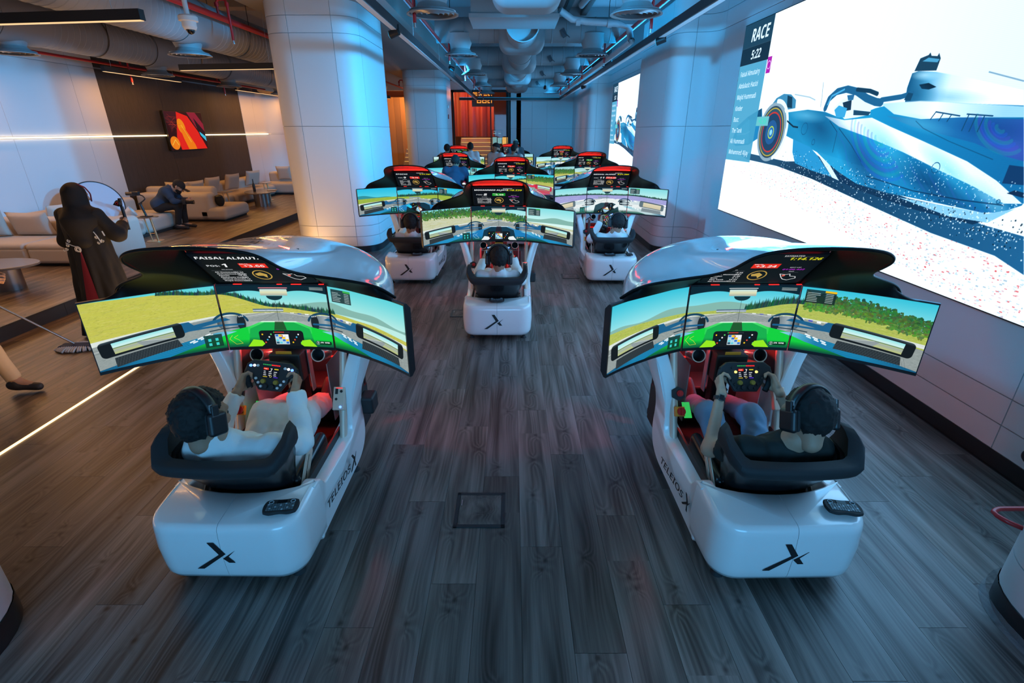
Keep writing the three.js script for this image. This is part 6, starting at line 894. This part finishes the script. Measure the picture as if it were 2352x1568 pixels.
// woman in a black abaya filming with a stabiliser
{
  const H0 = 1.66, t = thing('person', 'person in a black abaya with maroon lining seen from behind, filming', 'person', [-4.66, 0, 5.5], 0.0);
  const yaw = -0.55, hc = [0.0, 1.545, 0.03];
  const J = standJ({ shL: [-0.175, 1.36, 0], shR: [0.175, 1.36, 0], chest: [0, 1.2, 0], neck: [0, 1.41, 0.01], pelvis: [0, 0.92, 0], elL: [-0.25, 1.08, 0.02], elR: [0.30, 1.14, 0.06], wrL: [-0.12, 1.08, 0.26], wrR: [0.24, 1.22, 0.26], hipL: [-0.08, 0.88, 0], hipR: [0.08, 0.88, 0] });
  const body = join(boneMesh([[...J.pelvis, ...J.chest, 0.11, 0.11], [...J.shL, ...J.shR, 0.05, 0.05], [...J.chest, ...J.neck, 0.1, 0.05], [...J.neck, 0, 1.47, 0.02, 0.05, 0.05], [...J.shL, ...J.elL, 0.045, 0.04], [...J.elL, ...J.wrL, 0.04, 0.027], [...J.shR, ...J.elR, 0.045, 0.04], [...J.elR, ...J.wrR, 0.04, 0.027], [...J.hipL, ...J.knL, 0.08, 0.055], [...J.knL, ...J.anL, 0.05, 0.035], [...J.hipR, ...J.knR, 0.08, 0.055], [...J.knR, ...J.anR, 0.05, 0.035], [...J.anL, ...J.toL, 0.035, 0.03], [...J.anR, ...J.toR, 0.035, 0.03]], 0.04, 0.018), turnHead(HEAD, hc, yaw, -0.1, 0, 1.02), placeHand(GRIP, J.wrR, [-0.1, 0.3, 0.9], [-0.8, 0.2, 0.3], false), placeHand(GRIP, J.wrL, [0.5, 0.2, 0.8], [0.6, 0.2, 0.2], true));
  part('body', body, mSkin2, t);
  // gown: cone of folds, wide sleeves
  const gown = isoMesh((x, y, z) => { const f = -z; let d; const h = clamp(y / 1.35, 0, 1), r = mix(0.33, 0.175, Math.pow(h, 0.7)) , ang = Math.atan2(f, x), fold = (1 - h) * 0.028 * Math.sin(ang * 9 + Math.sin(y * 5)) + (1 - h) * 0.012 * Math.sin(ang * 17 + y * 3);
    d = Math.max(Math.hypot(x * 0.95, f * 1.25) - r - fold, 0.02 - y, y - 1.36) * 0.8;
    const bf = (a, b, ra, rb) => cap(x, y, f, a, b, ra, rb); d = smin(d, bf(J.shL, J.shR, 0.068, 0.068), 0.05); d = smin(d, bf([0, 1.2, 0], [0, 1.4, 0.01], 0.15, 0.08), 0.06); d = smin(d, bf(J.shL, J.elL, 0.065, 0.075), 0.04); d = smin(d, bf(J.elL, m3(J.elL, J.wrL, 0.85), 0.08, 0.075), 0.04); d = smin(d, bf(J.shR, J.elR, 0.065, 0.075), 0.04); d = smin(d, bf(J.elR, m3(J.elR, J.wrR, 0.85), 0.08, 0.06), 0.04);
    return d + 0.006 * noise(x * 16, y * 9, f * 16); }, [-0.5, 0.0, -0.5], [0.5, 1.52, 0.5], 0.015);
  part('gown', gown, mBlackCloth, t);
  const scarf = isoMesh((x, y, z) => { const f = -z, ux = x - 0.0, ca = Math.cos(yaw), sa = Math.sin(yaw), fx = ux * Math.cos(yaw) + z * -Math.sin(yaw); let d = ell(x, y, z, 0, 1.56, -0.02, 0.108, 0.132, 0.128); d = smin(d, cap(x, y, f, [0, 1.44, 0.0], [0.02, 1.30, -0.05], 0.10, 0.16), 0.08); d = smin(d, cap(x, y, f, [0.02, 1.30, -0.06], [0.05, 1.10, -0.11], 0.13, 0.09), 0.07); d = smin(d, cap(x, y, f, [-0.12, 1.34, 0], [0.14, 1.34, 0.0], 0.1, 0.1), 0.06);
    // opening for the face
    const dx = Math.sin(-yaw), dz = -Math.cos(yaw); const hx = x - hc[0] - dx * 0.13, hy = y - hc[1] + 0.01, hz = z + hc[2] - dz * 0.13; d = Math.max(d, -(Math.hypot(hx, hy * 0.8, hz) - 0.082)); return d + 0.007 * noise(x * 12 + y * 8, y * 10, f * 12); }, [-0.32, 0.92, -0.22], [0.34, 1.76, 0.30], 0.0115);
  part('head_scarf', scarf, mBlackCloth, t);
  part('scarf_edge', tube([[0.055, 1.675, -0.02], [0.105, 1.64, -0.05], [0.125, 1.57, -0.075], [0.12, 1.49, -0.07]], 0.007, 8, 24), mMaroon, t);
  // maroon inset panel down the back, embroidery on the back and sleeve
  const rows = []; for (let i = 0; i <= 24; i++) { const y = mix(1.02, 0.03, i / 24), w = mix(0.004, 0.115, Math.pow(i / 24, 0.9)), r = mix(0.335, 0.20, Math.pow(clamp(y / 1.35, 0, 1), 0.75)) / 1.25 + 0.022, c = mix(0.05, 0.03, i / 24); rows.push([-1, -0.5, 0, 0.5, 1].map((k) => [c + k * w, y, r - Math.abs(k) * 0.006])); }
  part('lining_panel', grid(rows), M([0.16, 0.004, 0.018], 0.7, 0, { side: THREE.DoubleSide }), t);
  const fl = (x, y, z, r, n) => { const g = []; for (let k = 0; k < n; k++) g.push(new THREE.TorusGeometry(r * (0.35 + 0.65 * k / n), 0.0035, 5, 18, 5).rotateZ(k * 1.7).translate(x, y, z)); return join(g); };
  const bz = 0.215; part('embroidery', join(fl(0.045, 1.03, bz, 0.038, 4), fl(-0.06, 1.07, bz - 0.01, 0.02, 2), fl(-0.03, 1.12, bz - 0.005, 0.022, 2), fl(-0.085, 1.03, bz - 0.015, 0.018, 2), fl(-0.13, 1.015, bz - 0.03, 0.014, 2), tube([[-0.06, 1.1, bz], [0, 1.075, bz + 0.006], [0.04, 1.06, bz + 0.004]], 0.004, 5, 14)), mWhitePlastic, t);
  part('embroidery', join(fl(0.20, 1.14, 0.12, 0.02, 2), fl(0.24, 1.10, 0.10, 0.022, 2), fl(0.205, 1.08, 0.115, 0.018, 2), tube([[0.19, 1.2, 0.12], [0.215, 1.15, 0.12], [0.23, 1.08, 0.11]], 0.005, 5, 14), tube([[0.255, 1.2, 0.085], [0.265, 1.15, 0.08]], 0.007, 5, 10)), mWhitePlastic, t);
  const g = thing('camera_stabiliser', 'black camera stabiliser stick with red dial held up by the person in black', 'stabiliser', [-4.66 + 0.235, 1.2, 5.5 + 0.33]);
  part('handle', rod([0.0, -0.06, 0], [-0.02, 0.2, -0.02], 0.017, 12), mBlack, g); part('head_arm', join(rbox(0.06, 0.05, 0.05, 0.012, -0.045, 0.235, -0.02), rod([-0.02, 0.2, -0.02], [-0.05, 0.24, -0.02], 0.014), rbox(0.03, 0.05, 0.03, 0.008, -0.02, 0.265, -0.02), slab([[-0.10, 0.20], [-0.04, 0.18], [-0.05, 0.25]], 0.03).translate(0, 0.02, -0.03)), mBlack, g); part('red_dial', new THREE.TorusGeometry(0.013, 0.004, 8, 20).translate(-0.045, 0.235, 0.008), mRed, g);
}
// photographer bent over his camera on the sofa end
{
  const J = { pelvis: [0, 0.50, 0], chest: [0, 0.77, 0.20], neck: [0, 0.90, 0.33], shL: [-0.18, 0.84, 0.26], shR: [0.18, 0.84, 0.26], elL: [-0.2, 0.60, 0.38], elR: [0.2, 0.62, 0.38], wrL: [-0.06, 0.62, 0.58], wrR: [0.10, 0.60, 0.56], hipL: [-0.1, 0.48, 0.03], hipR: [0.1, 0.48, 0.03], knL: [-0.11, 0.52, 0.42], knR: [0.11, 0.52, 0.42], anL: [-0.1, 0.09, 0.40], anR: [0.12, 0.09, 0.32], toL: [-0.1, 0.04, 0.58], toR: [0.13, 0.04, 0.50] };
  const p = person({ key: 'ph', pos: [-7.72, PLAT, 11.25], turn: -1.35, label: 'person in navy shirt and black cap bent over a camera on the sofa', skin: mSkin2, J, head: { c: [0, 0.90, 0.47], yaw: 0, pitch: -0.75, roll: 0 }, hair: HAIR, beard: 1, eyes: 1, hand: { L: [GRIP, [0.3, 0.1, 0.9], [1, 0.2, 0]], R: [GRIP, [-0.3, 0.1, 0.9], [-1, 0.2, 0]] }, wear: [['shirt', shirt, mNavy, 0.006, 0.05, 0.016], ['trousers', trousers, mBlackCloth, 0.004, 0.04, 0.016], ...shoePair(0.014)] });
  part('cap', turnHead(join(isoMesh((x, y, z) => Math.max(ell(x, y, z, 0, 0.03, 0.008, 0.097, 0.11, 0.117), -(y - 0.03 - z * 0.1)), [-0.13, 0, -0.15], [0.13, 0.16, 0.16], 0.006), rbox(0.15, 0.01, 0.10, 0.004).rotateX(0.18).translate(0, 0.035, -0.15)), [0, 0.90, 0.47], 0, -0.75, 0, 1.06), mBlackCloth, p);
  const c = thing('photo_camera', 'black photo camera with long lens held by the seated person', 'camera', [-7.72 + 0.66, PLAT + 0.60, 11.25 - 0.13], -1.35); part('camera_body', join(rbox(0.13, 0.09, 0.06, 0.012), rbox(0.05, 0.03, 0.05, 0.008, 0, 0.055, 0)), mBlack, c); part('lens', join(cyl(0.036, 0.04, 0.1, 20).rotateX(-Math.PI / 2).translate(0, 0, -0.08), cyl(0.045, 0.042, 0.06, 20).rotateX(-Math.PI / 2).translate(0, 0, -0.15)), mGloss, c); part('strap', tube([[-0.06, 0.03, 0.02], [-0.1, 0.06, 0.12], [-0.05, 0.12, 0.2]], 0.006, 6, 16), mBlack, c);
}
// cleaner stepping out of the frame with a dust mop
{
  const J = standJ({ pelvis: [0, 0.95, 0.02], anL: [-0.13, 0.20, -0.36], toL: [-0.13, 0.10, -0.24], knL: [-0.11, 0.52, -0.12], knR: [0.1, 0.52, 0.18], anR: [0.12, 0.11, 0.30], toR: [0.13, 0.045, 0.46], elL: [-0.25, 1.15, 0.1], wrL: [-0.1, 1.05, 0.32], elR: [0.26, 1.12, 0.06], wrR: [0.16, 0.96, 0.26] });
  person({ key: 'cl', pos: [-4.80, 0, 4.08], turn: -1.35, label: 'person in khaki trousers and dark shoes walking with a mop', J, head: { c: [0, 1.66, 0.02], yaw: 0, pitch: -0.2, roll: 0 }, hair: HAIR, hand: { L: [GRIP, [0.3, -0.4, 0.8], [1, 0, 0.1]], R: [GRIP, [-0.3, -0.4, 0.8], [-1, 0, 0.1]] }, cell: 0.022, wear: [['shirt', shirt, mShirtG, 0.005, 0.05, 0.02], ['trousers', trousers, mKhaki, 0.006, 0.04, 0.016], ...shoePair(0.012)] });
  const t = thing('dust_mop', 'steel handled dust mop with blue backing and white fringe', 'mop', [-4.72, 0, 5.02], 0.08);
  part('handle', rod([-0.05, 0.06, 0], [-0.55, 0.70, -0.35 + 0.62], 0.011, 10), mSteel, t); part('mop_pad', rbox(0.34, 0.03, 0.12, 0.012, -0.02, 0.035, 0), M([0.03, 0.06, 0.13], 0.8), t);
  const fr = []; for (let k = 0; k < 46; k++) { const a = k / 46 * Math.PI * 2, x = 0.16 * Math.cos(a) - 0.02, z = 0.055 * Math.sin(a), ox = Math.cos(a) * rr(0.04, 0.07), oz = Math.sin(a) * rr(0.07, 0.10); fr.push(tube([[x, 0.04, z], [x + ox * 0.6, 0.032, z + oz * 0.6], [x + ox, 0.012, z + oz]], 0.011, 5, 6)); }
  const f = part('fringe', join(fr), M([0.78, 0.74, 0.70], 0.9), t); f.userData.kind = 'stuff';
}
// ---------------------------------------------------------------- lounge furniture
const weave = dataTex(256, 256, (u, v) => { const n = noise(u * 40, v * 90, 2) * 14 + noise(u * 160, v * 160, 5) * 12 + ((u * 128 | 0) % 2 ? 4 : -4); return [188 + n, 178 + n, 168 + n]; });
weave.repeat.set(3, 3); const mSofa = new THREE.MeshStandardMaterial({ map: weave, roughness: 0.9, color: new THREE.Color(0.95, 0.93, 0.9) }), mSofaDark = M([0.02, 0.018, 0.017], 0.8), mBrass = M([0.62, 0.44, 0.24], 0.3, 0.8), mBronze = M([0.30, 0.28, 0.28], 0.28, 0.9), mStone = M([0.20, 0.175, 0.16], 0.25);
// cushions: puffed square
const cushionGeo = (w, h, th) => { const N = 14, top = [], bot = []; for (let i = 0; i <= N; i++) { const a = [], b = []; for (let j = 0; j <= N; j++) { const u = i / N * 2 - 1, v = j / N * 2 - 1, e = Math.pow((1 - u ** 4) * (1 - v ** 4), 0.42), px = 1 - 0.07 * (1 - v * v) * (Math.abs(u) > 0.9 ? 1 : Math.abs(u)), py = 1 - 0.07 * (1 - u * u) * Math.abs(v); const x = u * w / 2 * px, y = v * h / 2 * py, z = th / 2 * e + 0.004 * noise(x * 20, y * 20, w * 9); a.push([x, y, z]); b.push([x, y, -z]); } top.push(a); bot.push(b); } return join(flip(grid(top)), grid(bot)); };
const CUSH = [cushionGeo(0.55, 0.42, 0.17), cushionGeo(0.5, 0.48, 0.18), cushionGeo(0.7, 0.42, 0.16)];
function cushion(k, x, y, d, turn, tilt, label) { const m = single('cushion', CUSH[k], mSofa, label, 'cushion', 'beige lounge cushions'); m.position.set(x, y, -d); m.rotation.set(-tilt, turn, 0, 'YXZ'); return m; }
function sofa(label, blocks) { const t = thing('sofa', label, 'sofa', [0, PLAT, 0], 0, 'beige lounge sofas'); for (const [n, x0, x1, d0, d1, y0, y1, r] of blocks) part(n, rbox(x1 - x0, y1 - y0, d1 - d0, r || 0.07, (x0 + x1) / 2, (y0 + y1) / 2, -(d0 + d1) / 2, 5), n === 'base' ? mSofaDark : mSofa, t); return t; }
sofa('beige sofa facing the camera side with its end behind the person in black', [['base', -8.9, -6.75, 8.0, 8.95, 0.0, 0.06, 0.01], ['seat', -8.94, -7.75, 7.9, 8.75, 0.05, 0.31, 0.06], ['seat', -7.74, -6.72, 7.9, 8.75, 0.05, 0.31, 0.06], ['seat_cushion', -8.94, -7.76, 7.9, 8.66, 0.25, 0.37, 0.06], ['seat_cushion', -7.75, -6.74, 7.9, 8.66, 0.25, 0.37, 0.06], ['backrest', -8.94, -6.62, 8.68, 9.02, 0.05, 0.64, 0.08], ['side_block', -6.95, -6.58, 8.05, 9.02, 0.03, 0.66, 0.09]]);
sofa('beige sofa along the panelled wall carrying the reflector disc', [['base', -8.9, -7.55, 9.1, 11.7, 0.0, 0.06, 0.01], ['seat', -8.6, -7.5, 9.06, 10.4, 0.05, 0.36, 0.09], ['seat', -8.6, -7.5, 10.41, 11.75, 0.05, 0.36, 0.09], ['backrest', -8.95, -8.55, 9.06, 11.75, 0.05, 0.64, 0.09]]);
sofa('beige sofa with its back to the photographer and a chaise end', [['base', -8.85, -6.95, 12.3, 13.4, 0.0, 0.06, 0.01], ['backrest', -8.9, -7.18, 12.2, 12.62, 0.04, 0.66, 0.10], ['seat', -8.9, -7.5, 12.5, 13.45, 0.05, 0.33, 0.08], ['chaise', -7.5, -6.84, 12.2, 13.42, 0.04, 0.33, 0.10], ['back_cushion', -8.85, -8.05, 12.52, 12.75, 0.36, 0.78, 0.08], ['back_cushion', -8.0, -7.2, 12.52, 12.75, 0.36, 0.78, 0.08]]);
sofa('beige sofa along the dark wood wall under the television', [['base', -8.85, -8.05, 13.7, 17.6, 0.0, 0.06, 0.01], ['seat', -8.7, -7.98, 13.65, 14.95, 0.05, 0.34, 0.10], ['seat', -8.7, -7.96, 14.97, 16.25, 0.05, 0.34, 0.10], ['seat', -8.7, -7.98, 16.27, 17.65, 0.05, 0.34, 0.10], ['backrest', -8.96, -8.6, 13.65, 17.65, 0.05, 0.62, 0.10]]);
sofa('far beige corner sofa beyond the steel drum table', [['base', -8.6, -5.9, 17.8, 18.7, 0.0, 0.06, 0.01], ['seat', -8.6, -7.3, 17.72, 18.7, 0.05, 0.37, 0.08], ['seat', -7.29, -5.9, 17.72, 18.7, 0.05, 0.37, 0.08], ['backrest', -8.6, -5.9, 18.55, 18.95, 0.05, 0.68, 0.09]]);
const cy = PLAT + 0.55;
cushion(2, -8.15, cy + 0.02, 8.6, 0, -0.25, 'wide beige back cushion on the sofa behind the drum table'); cushion(1, -8.72, cy + 0.05, 8.45, 0.35, -0.3, 'square beige cushion at the wall end of the nearest sofa'); cushion(2, -7.3, cy, 8.62, 0, -0.22, 'beige back cushion hidden partly by the person in black');
cushion(1, -8.42, cy, 9.5, 1.45, -0.28, 'beige cushion leaning behind the reflector disc');
cushion(0, -8.46, cy + 0.05, 13.9, 1.35, -0.3, 'beige cushion at the near end of the sofa under the television'); cushion(1, -8.45, cy + 0.05, 14.7, 1.3, -0.3, 'beige cushion standing upright beside the brass side table'); cushion(1, -8.4, cy + 0.06, 15.7, 1.25, -0.3, 'beige cushion in the middle of the sofa under the television'); cushion(1, -8.4, cy + 0.06, 17.0, 1.1, -0.3, 'beige cushion in the corner by the far sofa');
cushion(1, -8.0, cy + 0.1, 18.5, 0.12, -0.25, 'large square beige cushion on the far corner sofa'); cushion(1, -6.9, cy + 0.08, 18.5, 0, -0.25, 'beige cushion on the far sofa near the white column'); cushion(0, -8.3, cy + 0.1, 12.9, 0.1, 0.2, 'beige cushion lying on top of the sofa beyond the photographer');
// drum tables
const ovalTop = (a, b, h) => { const s = new THREE.Shape(); s.absellipse(0, 0, a, b, 0, Math.PI * 2); return new THREE.ExtrudeGeometry(s, { depth: h, bevelEnabled: true, bevelSize: 0.008, bevelThickness: 0.006, bevelSegments: 2, curveSegments: 48 }).rotateX(-Math.PI / 2); };
function drumTable(x, d, turn, label, a, b, top, drums) { const t = thing('coffee_table', label, 'coffee table', [x, PLAT, d], turn, 'oval coffee tables on steel drums'); part('table_top', ovalTop(a, b, 0.018).translate(0, top - 0.02, 0), mStone, t); for (const [px, pz, r] of drums) part('drum_leg', cyl(r, r, top - 0.03, 40).translate(px, (top - 0.03) / 2, pz), mBronze, t); }
drumTable(-7.38, 15.25, 0.35, 'oval coffee table on bronze drums beyond the chaise', 0.42, 0.62, 0.38, [[0.0, 0.36, 0.17], [0.04, -0.36, 0.17], [-0.1, 0.0, 0.09]]);
drumTable(-7.12, 6.72, 0.1, 'oval coffee table on bronze drums before the nearest sofa', 0.55, 0.36, 0.34, [[0.14, 0.02, 0.17], [-0.22, 0.05, 0.14], [-0.02, -0.14, 0.1]]);
single('paper_sheet', box(0.3, 0.003, 0.21).rotateY(0.3).translate(-7.25, PLAT + 0.349, -6.62), mWhitePlastic, 'white paper lying on the near coffee table', 'paper');
{ const t = thing('bottle', 'dark slim bottle on the coffee table beyond the chaise', 'bottle', [-7.5, PLAT + 0.384, 15.15]); part('glass_body', toCreasedNormals(lathe([[0.0001, 0], [0.036, 0], [0.038, 0.02], [0.038, 0.18], [0.014, 0.25], [0.013, 0.32], [0.0001, 0.32]], 24), 0.5), mGloss, t); part('bottle_cap', cyl(0.016, 0.016, 0.03, 16).translate(0, 0.335, 0), M([0.05, 0.1, 0.15], 0.4), t);
  single('serving_tray', rbox(0.26, 0.02, 0.18, 0.01).rotateY(0.2).translate(-7.1, PLAT + 0.396, -15.4), mBronze, 'flat dark tray on the coffee table beyond the chaise', 'tray'); }
// brass cantilever side tables
function sideTable(x, d, h, turn, label) { const t = thing('side_table', label, 'side table', [x, PLAT, d], turn, 'brass side tables'); part('table_top', cyl(0.2, 0.2, 0.014, 40).scale(1, 1, 0.75).translate(0, h, 0), mBronze, t); for (const k of [-1, 1]) part('leg', rod([k * 0.05 + 0.04, 0.01, 0], [k * 0.055, h - 0.006, 0.0], k > 0 ? 0.022 : 0.014, 14), mBrass, t); part('cross_bar', rod([-0.01, 0.15, 0], [0.09, 0.15, 0], 0.008, 8), mBrass, t); part('foot_plate', cyl(0.15, 0.15, 0.01, 36).translate(0.04, 0.006, 0), mBrass, t); }
sideTable(-7.13, 9.95, 0.47, 0.2, 'brass side table carrying the camera gimbal beside the photographer'); sideTable(-7.75, 14.0, 0.50, 0.4, 'brass side table between the chaise and the sofa under the television'); sideTable(-7.7, 16.3, 0.52, 0.2, 'brass side table behind the coffee table with the bottle');
// camera gimbal on the side table
{ const t = thing('camera_gimbal', 'black camera gimbal with mounted camera standing on a brass side table', 'gimbal', [-7.13, PLAT + 0.478, 9.95], 0.1);
  part('grip', join(rod([0, 0, 0], [-0.05, 0.24, 0], 0.02, 12), rbox(0.06, 0.03, 0.05, 0.008, -0.055, 0.25, 0), rbox(0.2, 0.012, 0.1, 0.005, 0.0, 0.008, 0)), mBlack, t); part('arm', tube([[-0.05, 0.26, 0], [0.03, 0.30, 0.03], [0.07, 0.34, 0.02], [0.03, 0.39, 0], [-0.04, 0.42, 0]], 0.012, 8, 24), mBlack, t); part('mounted_camera', join(rbox(0.12, 0.075, 0.07, 0.012, -0.08, 0.435, 0), cyl(0.033, 0.036, 0.13, 18).rotateZ(Math.PI / 2).translate(-0.19, 0.435, 0)), mGloss, t); part('status_lamp', new THREE.SphereGeometry(0.006, 8, 6).translate(-0.02, 0.06, 0.02), mGreenGlow, t); }
// reflector disc, light modifier and bag
{ const t = thing('reflector_disc', 'large oval photo reflector with black rim leaning on the sofa', 'reflector', [-8.1, PLAT + 0.36, 10.1], 0.95); const a = 0.43, g = new THREE.CircleGeometry(a, 48), rim = new THREE.TorusGeometry(a, 0.011, 8, 64); for (const q of [g, rim]) q.rotateX(-0.45).rotateZ(-0.25).translate(0.0, 0.36, 0); part('fabric_disc', g, M([0.42, 0.44, 0.5], 0.7, 0, { side: THREE.DoubleSide }), t); part('rim', rim, mBlack, t);
  const s = thing('studio_light', 'silver and black studio light head lying on the sofa', 'studio light', [-7.72, PLAT + 0.40, 10.15], 0.5); part('reflector_dish', toCreasedNormals(lathe([[0.05, 0], [0.075, 0.05], [0.11, 0.2], [0.1, 0.2], [0.06, 0.03]], 28), 0.5).rotateZ(-1.0).translate(0, 0.04, 0), M([0.6, 0.58, 0.55], 0.35, 0.3), s); part('head', cyl(0.05, 0.05, 0.14, 20).rotateZ(-1.0).translate(-0.06, 0.01, 0), mBlack, s);
  const b = thing('backpack', 'small black backpack standing on the chaise', 'backpack', [-7.08, PLAT + 0.33, 12.5], 0.3); part('bag_body', new THREE.SphereGeometry(0.12, 24, 16).scale(0.85, 1.15, 0.7).translate(0, 0.13, 0), mBlackCloth, b); part('flap', new THREE.SphereGeometry(0.1, 20, 12).scale(0.9, 0.5, 0.75).translate(0, 0.22, 0.01), mBlack, b); }
// ---------------------------------------------------------------- small things by the pods
const mKeys = M([0.10, 0.14, 0.16], 0.5), mKeyGlow = M([0.34, 0.46, 0.52], 0.5);
function keyboard(x, y, d, turn, label) { const t = thing('mini_keyboard', label, 'keyboard', [x, y, d], turn, 'handheld keyboards left on the pods'); const s = new THREE.Shape(); s.moveTo(-0.075, -0.035); s.bezierCurveTo(-0.085, -0.01, -0.085, 0.02, -0.075, 0.04); s.bezierCurveTo(-0.05, 0.055, -0.03, 0.045, 0, 0.045); s.bezierCurveTo(0.03, 0.045, 0.05, 0.055, 0.075, 0.04); s.bezierCurveTo(0.085, 0.02, 0.085, -0.01, 0.075, -0.035); s.bezierCurveTo(0.04, -0.055, 0.03, -0.04, 0, -0.04); s.bezierCurveTo(-0.03, -0.04, -0.04, -0.055, -0.075, -0.035);
  part('case', new THREE.ExtrudeGeometry(s, { depth: 0.01, bevelEnabled: true, bevelSize: 0.004, bevelThickness: 0.004, bevelSegments: 2, curveSegments: 10 }).rotateX(-Math.PI / 2).translate(0, 0.004, 0), mRubber, t);
  const kg = box(0.0095, 0.003, 0.0075); for (let r = 0; r < 5; r++) for (let c = 0; c < 11; c++) { const k = part('key', kg, (r * 3 + c * 5) % 7 ? mKeys : mKeyGlow, t); k.position.set(-0.061 + c * 0.0122, 0.0195, -0.012 + r * 0.0098); }
  part('touch_pad', box(0.045, 0.002, 0.026, 0.0, 0.0192, -0.031), mGloss, t); for (const k of [-1, 1]) part('dial_ring', new THREE.TorusGeometry(0.011, 0.0018, 6, 22).rotateX(Math.PI / 2).translate(k * 0.053, 0.0195, -0.030), mKeyGlow, t); }
const DK = 0.437;
{ let p = onY(646, 1166, DK); keyboard(p[0], DK - 0.004, p[2], 0.12, 'mini keyboard on the tail of the pod beside the floor LED line'); p = onY(1936, 1168, DK); keyboard(p[0], DK - 0.004, p[2], -0.15, 'mini keyboard on the tail of the pod driven by the person in jeans'); p = onY(1141, 690, DK); keyboard(p[0], DK - 0.004, p[2], 0.05, 'mini keyboard on the tail of the lone pod in the aisle'); p = onY(966, 585, DK); keyboard(-1.46, DK - 0.004, 7.62, 0.1, 'mini keyboard on the tail of the pod by the big left column'); keyboard(1.50, DK - 0.004, 7.60, 0.05, 'mini keyboard beside a wallet on the pod by the right column');
  single('wallet', rbox(0.1, 0.02, 0.09, 0.006).translate(1.80, DK + 0.006, -7.60), mRubber, 'dark leather wallet on the tail of the pod by the right column', 'wallet');
  const g = thing('key_bunch', 'small bunch of keys and earphones on the sill of the lone aisle pod', 'keys', [0.165, 0.352, 5.70]); part('earphone_case', rbox(0.05, 0.03, 0.04, 0.012, 0, 0.015, 0), mNavy, g); part('ring', new THREE.TorusGeometry(0.02, 0.003, 6, 20).rotateX(1.2).translate(0.01, 0.03, 0.02), mSteel, g); }
// floor boxes
function floorBox(x, d, w, label) { const t = thing('floor_box', label, 'floor box', [x, 0, d], 0, 'floor service boxes'); const b = 0.022; part('frame', join(box(w, 0.006, b, 0, 0.003, w / 2 - b / 2), box(w, 0.006, b, 0, 0.003, -w / 2 + b / 2), box(b, 0.006, w, w / 2 - b / 2, 0.003, 0), box(b, 0.006, w, -w / 2 + b / 2, 0.003, 0)), M([0.05, 0.055, 0.06], 0.35, 0.5), t); part('lid', box(w - 2 * b - 0.004, 0.005, w - 2 * b - 0.004, 0, 0.0028, 0), mFloor[4], t); part('latch', box(0.006, 0.004, 0.05, -w / 2 + b + 0.014, 0.006, -0.06), mSteel, t); }
floorBox(-0.2, 2.49, 0.31, 'square floor box with dark frame in the open aisle'); floorBox(-0.66, 6.15, 0.27, 'square floor box beside the lone pod in the aisle'); floorBox(0.95, 7.95, 0.27, 'square floor box beside the pod by the right column');
// red bent tube and black knob by the near right column
{ const t = thing('red_tube_stand', 'red bent tube frame standing beside the near right column', 'tube frame', [0, 0, 0]); const p = onY(2282, 1178, 0.45); part('tube_frame', tube([[p[0] + 0.42, 0.45, -p[2] - 0.03], [p[0] + 0.06, 0.45, -p[2] - 0.03], [p[0], 0.45, -p[2]], [p[0] + 0.03, 0.44, -p[2] + 0.05], [p[0] + 0.16, 0.40, -p[2] + 0.12], [p[0] + 0.42, 0.2, -p[2] + 0.2], [p[0] + 0.45, 0.0, -p[2] + 0.2]], 0.012, 10, 48), mRed, t); part('tube_frame', tube([[p[0] + 0.42, 0.45, -p[2] - 0.03], [p[0] + 0.46, 0.3, -p[2] - 0.03], [p[0] + 0.46, 0.0, -p[2] - 0.03]], 0.012, 10, 20), mRed, t);
  const q = onX(2348, 1052, 3.3); single('black_knob', new THREE.SphereGeometry(0.05, 20, 14).scale(0.7, 1, 1.2).translate(q[0] + 0.06, q[1], -q[2]), mRubber, 'black rounded knob on the right wall near the frame edge', 'knob'); }
renderer.render(scene, camera);
